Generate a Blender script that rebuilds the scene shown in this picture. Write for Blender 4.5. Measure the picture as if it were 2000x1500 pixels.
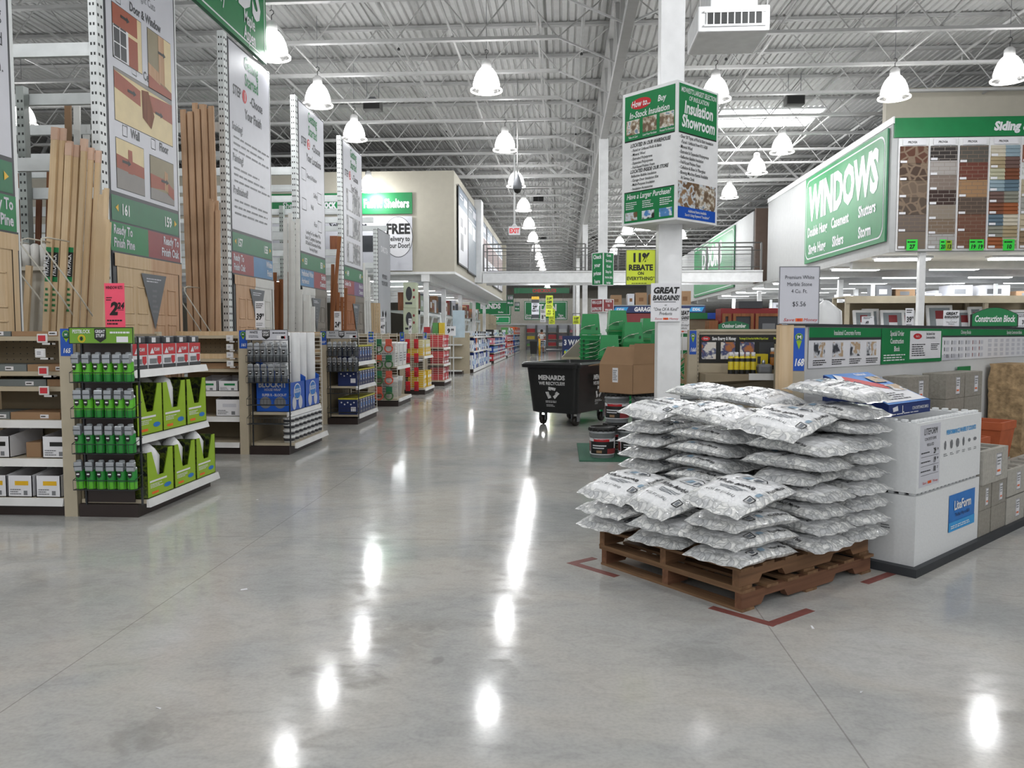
import bpy, bmesh, math, random
from mathutils import Vector, Matrix, Euler, noise
R = math.radians
rnd = random.Random(7)
scn = bpy.context.scene
COL = scn.collection
for _o in list(bpy.data.objects):
    bpy.data.objects.remove(_o)

# ---------------------------------------------------------------- camera
CAMZ, FPX = 1.42, 1560.0
cam_data = bpy.data.cameras.new('camera')
cam_data.sensor_width = 36.0
cam_data.lens = 36.0 * FPX / 2000.0
cam_data.clip_end = 300
cam = bpy.data.objects.new('camera', cam_data)
COL.objects.link(cam)
cam.location = (0, 0, CAMZ)
cam.rotation_euler = (R(90 - 3.59), 0, R(3.56))
scn.camera = cam
CAMR = cam.rotation_euler.to_matrix()

# ---------------------------------------------------------------- view, world, light levels
scn.view_settings.view_transform = 'Standard'
scn.view_settings.look = 'None'
scn.view_settings.gamma = 1.0
scn.view_settings.use_curve_mapping = False
scn.view_settings.exposure = 0.34
scn.cycles.use_denoising = True
scn.cycles.max_bounces = 6
scn.cycles.diffuse_bounces = 3
scn.cycles.glossy_bounces = 3
scn.cycles.transmission_bounces = 4
scn.cycles.transparent_max_bounces = 8
scn.cycles.caustics_reflective = False
scn.cycles.caustics_refractive = False
scn.cycles.sample_clamp_indirect = 6.0
PENDANT_W = 92.0          # watts of one high-bay lamp
TROFFER_W = 34.0           # watts of one fluorescent ceiling lamp
world = bpy.data.worlds.new('world')
scn.world = world
world.use_nodes = True
_bg = world.node_tree.nodes['Background']
_bg.inputs[0].default_value = (0.94, 0.97, 1.0, 1)
_bg.inputs[1].default_value = 0.62


def ray(px, py):
    return CAMR @ Vector(((px - 1000) / FPX, (750 - py) / FPX, -1.0))


def at(px, py, Y):
    """point at depth Y seen at a photo position"""
    d = ray(px, py)
    return Vector((0, 0, CAMZ)) + d * (Y / d.y)


def atx(px, py, X):
    d = ray(px, py)
    return Vector((0, 0, CAMZ)) + d * (X / d.x)


def atz(px, py, Z=0.0):
    d = ray(px, py)
    return Vector((0, 0, CAMZ)) + d * ((Z - CAMZ) / d.z)


# ---------------------------------------------------------------- materials
def lin(c):
    if isinstance(c, str):
        c = [int(c[i:i + 2], 16) / 255 for i in (0, 2, 4)]
    return tuple((x / 12.92 if x <= .04045 else ((x + .055) / 1.055) ** 2.4) for x in c)


MATS = {}


def mat(name, col, rough=.55, metal=0.0, scale=6.0, amt=.06, bump=0.0, emit=0.0, spec=.5, coat=0.0, stretch=None):
    """procedural paint / plastic / paper: base colour broken up by a little noise"""
    if name in MATS:
        return MATS[name]
    m = bpy.data.materials.new(name)
    m.use_nodes = True
    nt = m.node_tree
    b = nt.nodes['Principled BSDF']
    c = lin(col)
    tc = nt.nodes.new('ShaderNodeTexCoord')
    nz = nt.nodes.new('ShaderNodeTexNoise')
    nz.inputs['Scale'].default_value = scale
    nz.inputs['Detail'].default_value = 4
    if stretch:
        mp = nt.nodes.new('ShaderNodeMapping')
        mp.inputs['Scale'].default_value = stretch
        nt.links.new(tc.outputs['Object'], mp.inputs['Vector'])
        nt.links.new(mp.outputs[0], nz.inputs['Vector'])
    else:
        nt.links.new(tc.outputs['Object'], nz.inputs['Vector'])
    rp = nt.nodes.new('ShaderNodeValToRGB')
    rp.color_ramp.elements[0].position = .3
    rp.color_ramp.elements[1].position = .7
    rp.color_ramp.elements[0].color = (*[x * (1 - amt) for x in c], 1)
    rp.color_ramp.elements[1].color = (*[min(1, x * (1 + amt)) for x in c], 1)
    nt.links.new(nz.outputs['Fac'], rp.inputs['Fac'])
    nt.links.new(rp.outputs[0], b.inputs['Base Color'])
    b.inputs['Roughness'].default_value = rough
    b.inputs['Metallic'].default_value = metal
    b.inputs['Specular IOR Level'].default_value = spec
    if coat:
        b.inputs['Coat Weight'].default_value = coat
        b.inputs['Coat Roughness'].default_value = .12
    if bump:
        bp = nt.nodes.new('ShaderNodeBump')
        bp.inputs['Strength'].default_value = bump
        bp.inputs['Distance'].default_value = .01
        nt.links.new(nz.outputs['Fac'], bp.inputs['Height'])
        nt.links.new(bp.outputs[0], b.inputs['Normal'])
    if emit:
        b.inputs['Emission Color'].default_value = (*c, 1)
        b.inputs['Emission Strength'].default_value = emit
        m.cycles.emission_sampling = 'NONE'
    MATS[name] = m
    return m


def wood(name, c1, c2, rough=.6, scale=3.0, axis='Z'):
    st = {'Z': (9, 9, .5), 'X': (.5, 9, 9), 'Y': (9, .5, 9)}[axis]
    m = mat(name, c1, rough, 0, scale, 0, bump=.15, stretch=st)
    for n in m.node_tree.nodes:
        if n.type == 'VALTORGB':
            n.color_ramp.elements[0].color = (*lin(c2), 1)
            n.color_ramp.elements[1].color = (*lin(c1), 1)
        if n.type == 'TEX_NOISE':
            n.inputs['Distortion'].default_value = .6
            n.inputs['Detail'].default_value = 6
    return m


def picture(name, cols, scale=9.0):
    """a small printed photograph: blotches of a few flat colours"""
    if name in MATS:
        return MATS[name]
    m = mat(name, cols[0], .45, 0, scale, 0)
    for n in m.node_tree.nodes:
        if n.type == 'VALTORGB':
            r = n.color_ramp
            r.interpolation = 'EASE'
            r.elements[0].color = (*lin(cols[0]), 1)
            r.elements[0].position = 0
            r.elements[1].color = (*lin(cols[1]), 1)
            r.elements[1].position = .42
            for i, c in enumerate(cols[2:]):
                e = r.elements.new(.5 + i * .5 / max(1, len(cols) - 2) * .45)
                e.color = (*lin(c), 1)
    return m


# ---------------------------------------------------------------- mesh builder
_TXT = {}


def text_geo(s, bold=.012, spacing=1.0):
    """glyph triangles of a string, 1 unit high capitals, starting at x = 0"""
    k = (s, bold, spacing)
    if k in _TXT:
        return _TXT[k]
    cu = bpy.data.curves.new('txt', 'FONT')
    cu.body = s
    cu.size = 1.0
    cu.offset = bold
    cu.space_character = spacing
    cu.resolution_u = 2
    cu.fill_mode = 'FRONT'
    o = bpy.data.objects.new('txt', cu)
    COL.objects.link(o)
    dg = bpy.context.evaluated_depsgraph_get()
    me = o.evaluated_get(dg).to_mesh()
    vs = [(v.co.x / .73, v.co.y / .73) for v in me.vertices]
    fs = [tuple(p.vertices) for p in me.polygons]
    o.evaluated_get(dg).to_mesh_clear()
    bpy.data.objects.remove(o)
    bpy.data.curves.remove(cu)
    w = max([v[0] for v in vs], default=0)
    _TXT[k] = (vs, fs, w)
    return _TXT[k]


class MB:
    def __init__(s):
        s.v, s.f, s.m, s.s, s.mats = [], [], [], [], []
        s.M = Matrix.Identity(4)

    def mi(s, m):
        if m not in s.mats:
            s.mats.append(m)
        return s.mats.index(m)

    def add(s, vs, fs, m, smooth=False):
        b, i = len(s.v), s.mi(m)
        M = s.M
        s.v.extend(M @ Vector(v) for v in vs)
        for f in fs:
            s.f.append(tuple(b + k for k in f))
            s.m.append(i)
            s.s.append(smooth)
        return s

    def box(s, x0, x1, y0, y1, z0, z1, m):
        if x0 > x1: x0, x1 = x1, x0
        if y0 > y1: y0, y1 = y1, y0
        if z0 > z1: z0, z1 = z1, z0
        return s.add([(x0, y0, z0), (x1, y0, z0), (x1, y1, z0), (x0, y1, z0), (x0, y0, z1), (x1, y0, z1), (x1, y1, z1), (x0, y1, z1)],
                     [(0, 3, 2, 1), (4, 5, 6, 7), (0, 1, 5, 4), (1, 2, 6, 5), (2, 3, 7, 6), (3, 0, 4, 7)], m)

    def bbox(s, x0, x1, y0, y1, z0, z1, m, b=.006):
        """box with its edges eased"""
        bm = bmesh.new()
        bmesh.ops.create_cube(bm, size=1)
        for v in bm.verts:
            v.co = Vector((x0 + (v.co.x + .5) * (x1 - x0), y0 + (v.co.y + .5) * (y1 - y0), z0 + (v.co.z + .5) * (z1 - z0)))
        bmesh.ops.bevel(bm, geom=bm.edges[:], offset=b, segments=2, profile=.5, affect='EDGES')
        bm.verts.index_update()
        s.add([v.co.copy() for v in bm.verts], [tuple(v.index for v in f.verts) for f in bm.faces], m)
        bm.free()
        return s

    def hexa(s, p, m):
        """eight corners: bottom four (ccw), top four"""
        return s.add(p, [(0, 3, 2, 1), (4, 5, 6, 7), (0, 1, 5, 4), (1, 2, 6, 5), (2, 3, 7, 6), (3, 0, 4, 7)], m)

    def bar(s, p, q, w, h, m, up=(0, 0, 1)):
        p, q = Vector(p), Vector(q)
        d = (q - p).normalized()
        up = Vector(up)
        if abs(d.dot(up)) > .98:
            up = Vector((0, 1, 0))
        a = d.cross(up).normalized() * (w / 2)
        b = a.cross(d).normalized() * (h / 2)
        return s.hexa([p - a - b, p + a - b, q + a - b, q - a - b, p - a + b, p + a + b, q + a + b, q - a + b], m)

    def tube(s, p, q, r, m, n=8, r2=None, caps=True):
        return s.path([p, q], r, m, n, r2, caps)

    def path(s, pts, r, m, n=6, r2=None, caps=True):
        pts = [Vector(p) for p in pts]
        vs, fs = [], []
        a = None
        for i, p in enumerate(pts):
            d = (pts[min(i + 1, len(pts) - 1)] - pts[max(i - 1, 0)]).normalized()
            if a is None:
                a = d.cross(Vector((0, 0, 1)) if abs(d.z) < .9 else Vector((1, 0, 0))).normalized()
            else:
                a = (a - d * a.dot(d)).normalized()
            b = d.cross(a)
            rr = r if r2 is None else r + (r2 - r) * i / (len(pts) - 1)
            vs += [p + (a * math.cos(t) + b * math.sin(t)) * rr for t in [2 * math.pi * k / n for k in range(n)]]
        for i in range(len(pts) - 1):
            for k in range(n):
                fs.append((i * n + k, i * n + (k + 1) % n, (i + 1) * n + (k + 1) % n, (i + 1) * n + k))
        if caps:
            fs.append(tuple(range(n - 1, -1, -1)))
            fs.append(tuple(range((len(pts) - 1) * n, len(pts) * n)))
        return s.add(vs, fs, m, n > 5)

    def lathe(s, prof, c, m, n=20, cap0=False, cap1=False):
        vs, fs = [], []
        for (r, z) in prof:
            vs += [(c[0] + r * math.cos(2 * math.pi * k / n), c[1] + r * math.sin(2 * math.pi * k / n), c[2] + z) for k in range(n)]
        for i in range(len(prof) - 1):
            for k in range(n):
                fs.append((i * n + k, i * n + (k + 1) % n, (i + 1) * n + (k + 1) % n, (i + 1) * n + k))
        if cap0: fs.append(tuple(range(n - 1, -1, -1)))
        if cap1: fs.append(tuple(range((len(prof) - 1) * n, len(prof) * n)))
        return s.add(vs, fs, m, True)

    def build(s, name, parent=None, bevel=0):
        me = bpy.data.meshes.new(name)
        me.from_pydata([tuple(v) for v in s.v], [], s.f)
        for m in s.mats:
            me.materials.append(m)
        me.polygons.foreach_set('material_index', s.m)
        me.polygons.foreach_set('use_smooth', s.s)
        me.update()
        o = bpy.data.objects.new(name, me)
        COL.objects.link(o)
        if parent is not None:
            o.parent = parent
        if bevel:
            md = o.modifiers.new('bevel', 'BEVEL')
            md.width = bevel
            md.segments = 2
            md.limit_method = 'ANGLE'
        return o


class Board(MB):
    """flat printed board: O lower left corner, u to the reader's right, w up; prints lie on it in thin layers"""

    def __init__(s, O, u, W, H, base, w=(0, 0, 1), thick=.012, eps=.0015, edge=None):
        super().__init__()
        s.O, s.u, s.w = Vector(O), Vector(u).normalized(), Vector(w).normalized()
        s.n = s.u.cross(s.w)          # towards the reader
        s.W, s.H, s.eps = W, H, eps
        p = lambda x, y, d: s.O + s.u * x + s.w * y + s.n * d
        s.p = p
        if thick:
            s.hexa([p(0, 0, -thick), p(W, 0, -thick), p(W, H, -thick), p(0, H, -thick), p(0, 0, 0), p(W, 0, 0), p(W, H, 0), p(0, H, 0)], edge or base)
            if edge:
                s.rect(0, 0, W, H, base, .3)

    def rect(s, x0, y0, x1, y1, m, layer=1):
        d = s.eps * layer
        return s.add([s.p(x0, y0, d), s.p(x1, y0, d), s.p(x1, y1, d), s.p(x0, y1, d)], [(0, 1, 2, 3)], m)

    def poly(s, pts, m, layer=1):
        d = s.eps * layer
        return s.add([s.p(x, y, d) for x, y in pts], [tuple(range(len(pts)))], m)

    def ell(s, cx, cy, rx, ry, m, layer=1, n=24):
        return s.poly([(cx + rx * math.cos(2 * math.pi * k / n), cy + ry * math.sin(2 * math.pi * k / n)) for k in range(n)], m, layer)

    def ring(s, x0, y0, x1, y1, t, m, layer=1):
        s.rect(x0, y0, x1, y0 + t, m, layer)
        s.rect(x0, y1 - t, x1, y1, m, layer)
        s.rect(x0, y0 + t, x0 + t, y1 - t, m, layer)
        return s.rect(x1 - t, y0 + t, x1, y1 - t, m, layer)

    def text(s, x, y, h, t, m, al='c', wmax=None, squash=.8, bold=.012, layer=2, slant=0.0, rot=0.0):
        vs, fs, w = text_geo(t, bold)
        k = h * squash
        if wmax and w * k > wmax:
            k = wmax / max(w, 1e-6)
        x0 = {'c': -w * k / 2, 'l': 0, 'r': -w * k}[al]
        d = s.eps * layer
        ca, sa = math.cos(rot), math.sin(rot)
        out = []
        for a, b in vs:
            X, Y = x0 + a * k + slant * b * h, b * h
            out.append(s.p(x + X * ca - Y * sa, y + X * sa + Y * ca, d))
        return s.add(out, fs, m)

    def lines(s, x0, x1, y0, y1, n, m, layer=2, fill=.45, rag=.35):
        """print too small to read: rows of short dashes"""
        r = random.Random(int((x0 + y0 * 7 + n) * 1000))
        st = (y1 - y0) / n
        for i in range(n):
            yb = y1 - (i + 1) * st + st * (1 - fill) / 2
            e = x0 + (x1 - x0) * (1 - rag * r.random())
            x = x0
            while x < e:
                L = min(e, x + (x1 - x0) * r.uniform(.06, .2))
                s.rect(x, yb, L, yb + st * fill, m, layer)
                x = L + (x1 - x0) * .025
        return s


# ---------------------------------------------------------------- things, parts, labels
ORD = 'first second third fourth fifth sixth seventh eighth ninth tenth eleventh twelfth thirteenth fourteenth fifteenth sixteenth'.split()


def tag(o, label=None, cat=None, group=None, kind=None):
    if label: o['label'] = label
    if cat: o['category'] = cat
    if group: o['group'] = group
    if kind: o['kind'] = kind
    return o


def thing(name, label, cat, loc=(0, 0, 0), rz=0, group=None):
    o = bpy.data.objects.new(name, None)
    o.empty_display_size = .1
    COL.objects.link(o)
    o.location = loc
    o.rotation_euler = (0, 0, rz)
    return tag(o, label, cat, group)


def struct(o):
    o['kind'] = 'structure'
    return o


KIDS = {}


def copy_tree(o, label=None, loc=None, rot=None, parent=None):
    c = o.copy()
    COL.objects.link(c)
    if parent is not None:
        c.parent = parent
    for ch in o.children:
        copy_tree(ch, parent=c)
    if label: c['label'] = label
    if loc is not None: c.location = loc
    if rot is not None: c.rotation_euler = rot
    return c


U_L, U_F, U_R = (0, 1, 0), (1, 0, 0), (0, -1, 0)      # boards facing +X, the camera, -X

# ---------------------------------------------------------------- palette
M_WHITE = mat('white_paint', 'e6e7e8', .45)
M_CEIL = mat('roof_paint', 'c3c3c2', .6, amt=.05)
M_STEEL = mat('joist_paint', 'b2b2b1', .5)
M_WALLB = mat('beige_wall_paint', 'b9b4a6', .7, amt=.03)
M_WALLW = mat('white_wall_paint', 'd2d3d3', .5, amt=.03)
M_BEIGE = mat('beige_shelf_enamel', 'b5aa94', .5)
M_BEIGE2 = mat('beige_peg_panel', '8d8069', .6)
M_KICK = mat('dark_brown_kick_plate', '2b1f1c', .45)
M_LIP = mat('white_price_channel', 'd9d9d8', .4)
M_RACK = mat('white_rack_steel', 'dfe3e3', .4)
M_RACKG = mat('grey_green_rack_steel', 'a9b0ac', .45)
M_HOLE = mat('slot_hole_dark', '3c3d3d', .8)
M_GREEN = mat('sign_green', '0f7a43', .45)
M_GREEN2 = mat('sign_dark_green', '1d6b45', .45)
M_RED = mat('sign_red', 'c0242b', .45)
M_MAROON = mat('sign_maroon', '8a3236', .45)
M_SKY = mat('sign_sky_blue', '4a7ba6', .45)
M_BLUE = mat('tag_blue', '1250b4', .4)
M_NAVY = mat('navy_print', '1b2c5e', .4)
M_YEL = mat('sign_yellow', 'd8e83a', .45)
M_GOLD = mat('gold_yellow', 'e2b21d', .45)
M_BLACK = mat('black_print', '141414', .5)
M_FRAME = mat('dark_sign_frame', '33353a', .45)
M_PAPER = mat('white_print_paper', 'e4e4e8', .45, amt=.02)
M_GREYP = mat('light_grey_print', 'c9cad2', .4, amt=.02)
M_GREYD = mat('mid_grey_print', '75777b', .5)
M_LGREEN = mat('lime_green_print', '8fb51c', .45)
M_CARD = mat('brown_cardboard', '997a5c', .75, amt=.05)
M_CARDD = mat('dark_cardboard', '7d5a3e', .8)
M_WIRE = mat('black_wire', '22262a', .4)
M_WIREW = mat('cream_wire', 'd6d2c6', .4)
M_CHROME = mat('chrome_metal', 'b8bcc0', .25, 1.0)
M_PINK = mat('fluorescent_pink_card', 'ff5a78', .5)
M_PINE = wood('pine_wood', 'd4bc9a', 'c5a880')
M_OAK = wood('oak_wood', 'caa788', 'b68f6c')
M_OAKD = wood('stained_wood', '9a6136', '7c4725')
M_BROWN = wood('brown_wood', '8f5a3c', '6e3f28')
M_WTRIM = mat('primed_white_trim', 'e3e2de', .5)


def mtag(S, n, W=.1, H=.3):
    S.ell(W / 2, H * .79, W * .33, W * .33, M_LGREEN, 1)
    S.poly([(W * .25, H * .7), (W * .75, H * .7), (W / 2, H * .5)], M_LGREEN, 1)
    S.ell(W / 2, H * .79, W * .27, W * .27, M_GREEN2, 2)
    S.text(W / 2, H * .75, H * .075, 'M', M_WHITE, 'c', W * .5, 1.2, .05, 3)
    S.text(W / 2, H * .12, H * .17, n, M_WHITE, 'c', W * .85, .85, .035, 2, .15)
M_LITEB = mat('bright_blue_print', '1f74c4', .4)
M_LITEC = mat('light_blue_print', '2f9bdc', .4)
M_ORANGE_ = mat('orange_print', 'ee6a1f', .45)
M_WHITEP = mat('white_plastic', 'e0e1e2', .35)
# ================================================================ floor
def floor_material():
    m = bpy.data.materials.new('polished_concrete')
    m.use_nodes = True
    nt = m.node_tree
    N, L = nt.nodes.new, nt.links.new
    b = nt.nodes['Principled BSDF']
    tc = N('ShaderNodeTexCoord')
    def nz(scale, det, dist=0, stretch=(1, 1, 1)):
        mp = N('ShaderNodeMapping'); mp.inputs['Scale'].default_value = stretch
        L(tc.outputs['Object'], mp.inputs[0])
        n = N('ShaderNodeTexNoise'); n.inputs['Scale'].default_value = scale; n.inputs['Detail'].default_value = det
        n.inputs['Distortion'].default_value = dist
        L(mp.outputs[0], n.inputs['Vector'])
        return n
    def ramp(src, stops):
        r = N('ShaderNodeValToRGB')
        r.color_ramp.elements[0].position, r.color_ramp.elements[0].color = stops[0][0], (*lin(stops[0][1]), 1)
        r.color_ramp.elements[1].position, r.color_ramp.elements[1].color = stops[-1][0], (*lin(stops[-1][1]), 1)
        for p, c in stops[1:-1]:
            e = r.color_ramp.elements.new(p); e.color = (*lin(c), 1)
        L(src, r.inputs['Fac'])
        return r
    def mix(kind, fac, a, c):
        x = N('ShaderNodeMix'); x.data_type = 'RGBA'; x.blend_type = kind
        if isinstance(fac, float): x.inputs[0].default_value = fac
        else: L(fac, x.inputs[0])
        L(a, x.inputs[6])
        if isinstance(c, tuple): x.inputs[7].default_value = c
        else: L(c, x.inputs[7])
        return x.outputs[2]
    big = nz(.9, 8, .7)
    fine = nz(6, 8, 1.5, (1, 1.6, 1))
    spk = nz(60, 3)
    c = ramp(big.outputs['Fac'], [(.3, 'a1a3a3'), (.45, 'b1b1ae'), (.58, 'bab7b1'), (.72, 'c1c1bf')]).outputs[0]
    f2 = ramp(fine.outputs['Fac'], [(.32, '8d8c88'), (.55, 'ffffff')]).outputs[0]
    c = mix('MULTIPLY', .14, c, f2)
    s2 = ramp(spk.outputs['Fac'], [(.3, 'b5b5b5'), (.6, 'ffffff')]).outputs[0]
    c = mix('MULTIPLY', .2, c, s2)
    # scuffed dark stains
    st = nz(1.25, 5, 2.2, (1.0, .8, 1))
    sm = ramp(st.outputs['Fac'], [(.69, '000000'), (.76, 'ffffff')]).outputs[0]
    smf = N('ShaderNodeMath'); smf.operation = 'MULTIPLY'; smf.inputs[1].default_value = .3
    L(sm, smf.inputs[0])
    c = mix('MIX', smf.outputs[0], c, (*lin('5c5a57'), 1))
    # a few scuffs and a smeared footprint where the photo shows them
    sc_n = nz(9, 6, 1.0)
    for (px, py, ax, ay, k) in ((652, 1312, .16, .04, .5), (705, 1326, .1, .03, .4), (770, 1255, .22, .1, .28), (820, 1218, .3, .05, .2), (272, 1440, .1, .06, .28), (340, 1410, .2, .08, .2), (1355, 1285, .18, .09, .22), (60, 1160, .4, .2, .16), (650, 1150, .3, .05, .1)):
        q = atz(px, py)
        mp = N('ShaderNodeMapping'); mp.vector_type = 'POINT'
        mp.inputs['Location'].default_value = (-q.x / ax, -q.y / (ay * 2.2), 0); mp.inputs['Scale'].default_value = (1 / ax, 1 / (ay * 2.2), 1)
        L(tc.outputs['Object'], mp.inputs[0])
        ln = N('ShaderNodeVectorMath'); ln.operation = 'LENGTH'; L(mp.outputs[0], ln.inputs[0])
        ad = N('ShaderNodeMath'); ad.operation = 'MULTIPLY_ADD'; L(sc_n.outputs['Fac'], ad.inputs[0]); ad.inputs[1].default_value = -2.2; L(ln.outputs['Value'], ad.inputs[2])
        mrg = N('ShaderNodeMapRange'); L(ad.outputs[0], mrg.inputs[0])
        mrg.inputs[1].default_value, mrg.inputs[2].default_value, mrg.inputs[3].default_value, mrg.inputs[4].default_value = -.7, .1, k, 0
        c = mix('MIX', mrg.outputs[0], c, (*lin('6b6966'), 1))
    # saw-cut joints: X = 1.01 + 3.11 k and Y = 5.4 + 7.0 k
    sx = N('ShaderNodeSeparateXYZ'); L(tc.outputs['Object'], sx.inputs[0])
    def joint(src, off, pitch, half):
        a = N('ShaderNodeMath'); a.operation = 'SUBTRACT'; L(src, a.inputs[0]); a.inputs[1].default_value = off - pitch / 2
        w = N('ShaderNodeMath'); w.operation = 'FLOORED_MODULO'; L(a.outputs[0], w.inputs[0]); w.inputs[1].default_value = pitch
        d = N('ShaderNodeMath'); d.operation = 'SUBTRACT'; L(w.outputs[0], d.inputs[0]); d.inputs[1].default_value = pitch / 2
        e = N('ShaderNodeMath'); e.operation = 'ABSOLUTE'; L(d.outputs[0], e.inputs[0])
        g = N('ShaderNodeMath'); g.operation = 'LESS_THAN'; L(e.outputs[0], g.inputs[0]); g.inputs[1].default_value = half
        return g.outputs[0]
    jx, jy = joint(sx.outputs[0], 1.01, 3.11, .0033), joint(sx.outputs[1], 5.4, 7.0, .003)
    mx = N('ShaderNodeMath'); mx.operation = 'MAXIMUM'; L(jx, mx.inputs[0]); L(jy, mx.inputs[1])
    jf = N('ShaderNodeMath'); jf.operation = 'MULTIPLY'; jf.inputs[1].default_value = .4; L(mx.outputs[0], jf.inputs[0])
    c = mix('MIX', jf.outputs[0], c, (*lin('5a5550'), 1))
    L(c, b.inputs['Base Color'])
    rr = N('ShaderNodeMapRange'); L(fine.outputs['Fac'], rr.inputs[0])
    rr.inputs[1].default_value, rr.inputs[2].default_value, rr.inputs[3].default_value, rr.inputs[4].default_value = .3, .7, .075, .16
    L(rr.outputs[0], b.inputs['Roughness'])
    b.inputs['Specular IOR Level'].default_value = .14
    bp = N('ShaderNodeBump'); bp.inputs['Strength'].default_value = .05; bp.inputs['Distance'].default_value = .02
    wav = nz(2.2, 2)
    L(wav.outputs['Fac'], bp.inputs['Height']); L(bp.outputs[0], b.inputs['Normal'])
    return m


b = MB()
M_FLOOR = floor_material()
b.box(-34, 36, -14, 96, -.1, 0, M_FLOOR)
struct(b.build('floor'))

# ================================================================ roof deck
ZD, YFAR = 7.72, 95.0
b = MB()
vs, x = [], -34.0
prof = [(0, 0), (.088, 0), (.104, .034), (.136, .034)]
while x < 36:
    for dx, dz in prof:
        vs.append((x + dx, dz))
    x += .1524
n = len(vs)
b.add([(x, -14, ZD + z) for x, z in vs] + [(x, 96, ZD + z) for x, z in vs], [(i, i + 1, n + i + 1, n + i) for i in range(n - 1)], M_CEIL)
b.box(-34, 36, -14, 96, ZD + .06, ZD + .1, M_CEIL)
struct(b.build('ceiling'))

# ---- bar joists (one per row), 1.83 m apart
b = MB()
ZT, ZB = 7.66, 6.75
for (xa, xb) in ((-33, -16), (-16, 1.01), (1.01, 18), (18, 35)):
    b.bar((xa, -.03, ZT), (xb, -.03, ZT), .045, .06, M_STEEL)
    b.bar((xa, .03, ZT), (xb, .03, ZT), .045, .06, M_STEEL)
    b.bar((xa + 1.1, 0, ZB), (xb - 1.1, 0, ZB), .1, .055, M_STEEL)
    k = 10
    st = (xb - xa - 2.2) / k
    for i in range(k):
        x0 = xa + 1.1 + i * st
        b.tube((x0, 0, ZB), (x0 + st / 2, 0, ZT), .014, M_STEEL, 5)
        b.tube((x0 + st / 2, 0, ZT), (x0 + st, 0, ZB), .014, M_STEEL, 5)
    for s_, x0 in ((1, xa), (-1, xb)):
        b.tube((x0 + s_ * 1.1, 0, ZB), (x0, 0, ZT), .014, M_STEEL, 5)
        b.bar((x0 + s_ * 1.1, 0, ZB), (x0 + s_ * .08, 0, 6.3), .03, .03, M_STEEL)
j0 = struct(b.build('roof_joist'))
j0.location.y = 16.6 - 1.83 * 6
for k in range(-5, 43):
    j = j0.copy(); COL.objects.link(j); j.location.y = 16.6 + 1.83 * k

# ---- girder trusses along the column lines
b = MB()
for zc, hh in ((7.6, .12), (6.25, .14)):
    b.bar((0, -14, zc), (0, 95, zc), .16, hh, M_STEEL)
y = -13.0
while y < 94:
    b.bar((0, y, 6.25), (0, y + .915, 7.6), .09, .05, M_STEEL)
    b.bar((0, y + .915, 7.6), (0, y + 1.83, 6.25), .09, .05, M_STEEL)
    y += 1.83
g0 = struct(b.build('roof_girder'))
g0.location.x = 1.01
for x in (-16, 18):
    g = g0.copy(); COL.objects.link(g); g.location.x = x
# cross girder above the mezzanine front
for (yy, xa, xb) in ((26.4, -15.9, .9), (27.5, 1.1, 17.9)):
    b = MB()
    for zc, hh in ((7.3, .1), (6.55, .1)):
        b.bar((xa, yy, zc), (xb, yy, zc), .1, hh, M_STEEL)
    x, fl = xa, 0
    while x < xb - .7:
        z0, z1 = (6.55, 7.3) if fl else (7.3, 6.55)
        b.bar((x, yy, z0), (x + .75, yy, z1), .05, .07, M_STEEL)
        x += .75; fl = 1 - fl
    struct(b.build('roof_girder'))
# bridging pipes along the aisle, and the sprinkler mains
b = MB()
for x in (-30, -26, -22.5, -19, -13.3, -10.5, -7.7, -5, -2.0, -.45, 3.8, 6.6, 9.4, 12.2, 15, 20, 23, 26, 30):
    b.bar((x, -13, 7.58), (x, 95, 7.58), .035, .035, M_STEEL)
    b.bar((x, -13, 6.8), (x, 95, 6.8), .035, .035, M_STEEL)
struct(b.build('roof_bridging'))
for q, x in enumerate((-6.4, -3.3, .38, 3.4, 8.4)):
    b = MB()
    b.tube((x, -13, 7.32), (x, 95, 7.32), .035, M_STEEL, 8)
    o = tag(b.build('sprinkler_pipe'), 'white sprinkler pipe along the roof, ' + ['far left over the trim racks', 'over the endcap displays', 'just left of the square columns', 'just right of the square columns', 'far right over the siding wall'][q], 'pipe', 'sprinkler pipes under the roof')
    for k in range(9):
        y = 12.5 + k * 3.3 + q * .5
        b = MB()
        b.tube((x, y, 7.32), (x, y, 7.17), .018, M_STEEL, 6)
        b.lathe([(.03, -.2), (.03, -.17), (.012, -.15)], (x, y, 7.32), M_HOLE, 8, True, True)
        b.build('sprinkler_head', o)

# ---- skylights
M_SKYL = mat('daylit_skylight', 'ffffff', .5, emit=9.0)
for i, (x0, x1, y0, y1) in enumerate(((3.6, 7.3, 23.15, 25.0), (4.2, 6.6, 37.0, 38.8), (-10.5, -7.5, 52, 54), (4.2, 6.6, 48.0, 49.8))):
    b = MB()
    b.box(x0, x1, y0, y1, ZD - .03, ZD - .005, M_SKYL)
    for (a, c, d, e) in ((x0 - .06, x0, y0 - .06, y1 + .06), (x1, x1 + .06, y0 - .06, y1 + .06), (x0, x1, y0 - .06, y0), (x0, x1, y1, y1 + .06)):
        b.box(a, c, d, e, ZD - .05, ZD, M_WHITE)
    struct(b.build('window_%d' % (i + 1)))
    ld = bpy.data.lights.new('skylight_daylight', 'AREA')
    ld.shape, ld.size, ld.size_y, ld.energy = 'RECTANGLE', x1 - x0, y1 - y0, 45
    lo = bpy.data.objects.new('skylight_daylight', ld); COL.objects.link(lo)
    lo.location = ((x0 + x1) / 2, (y0 + y1) / 2, ZD - .06)

# ================================================================ outer walls
for nm, a in (('wall_back', (-34, 36, 95, 95.2)), ('wall_left', (-34.2, -34, -14, 95)), ('wall_right', (36, 36.2, -14, 95))):
    b = MB()
    b.box(*a, 0, 7.9, M_WALLB)
    struct(b.build(nm))

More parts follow.
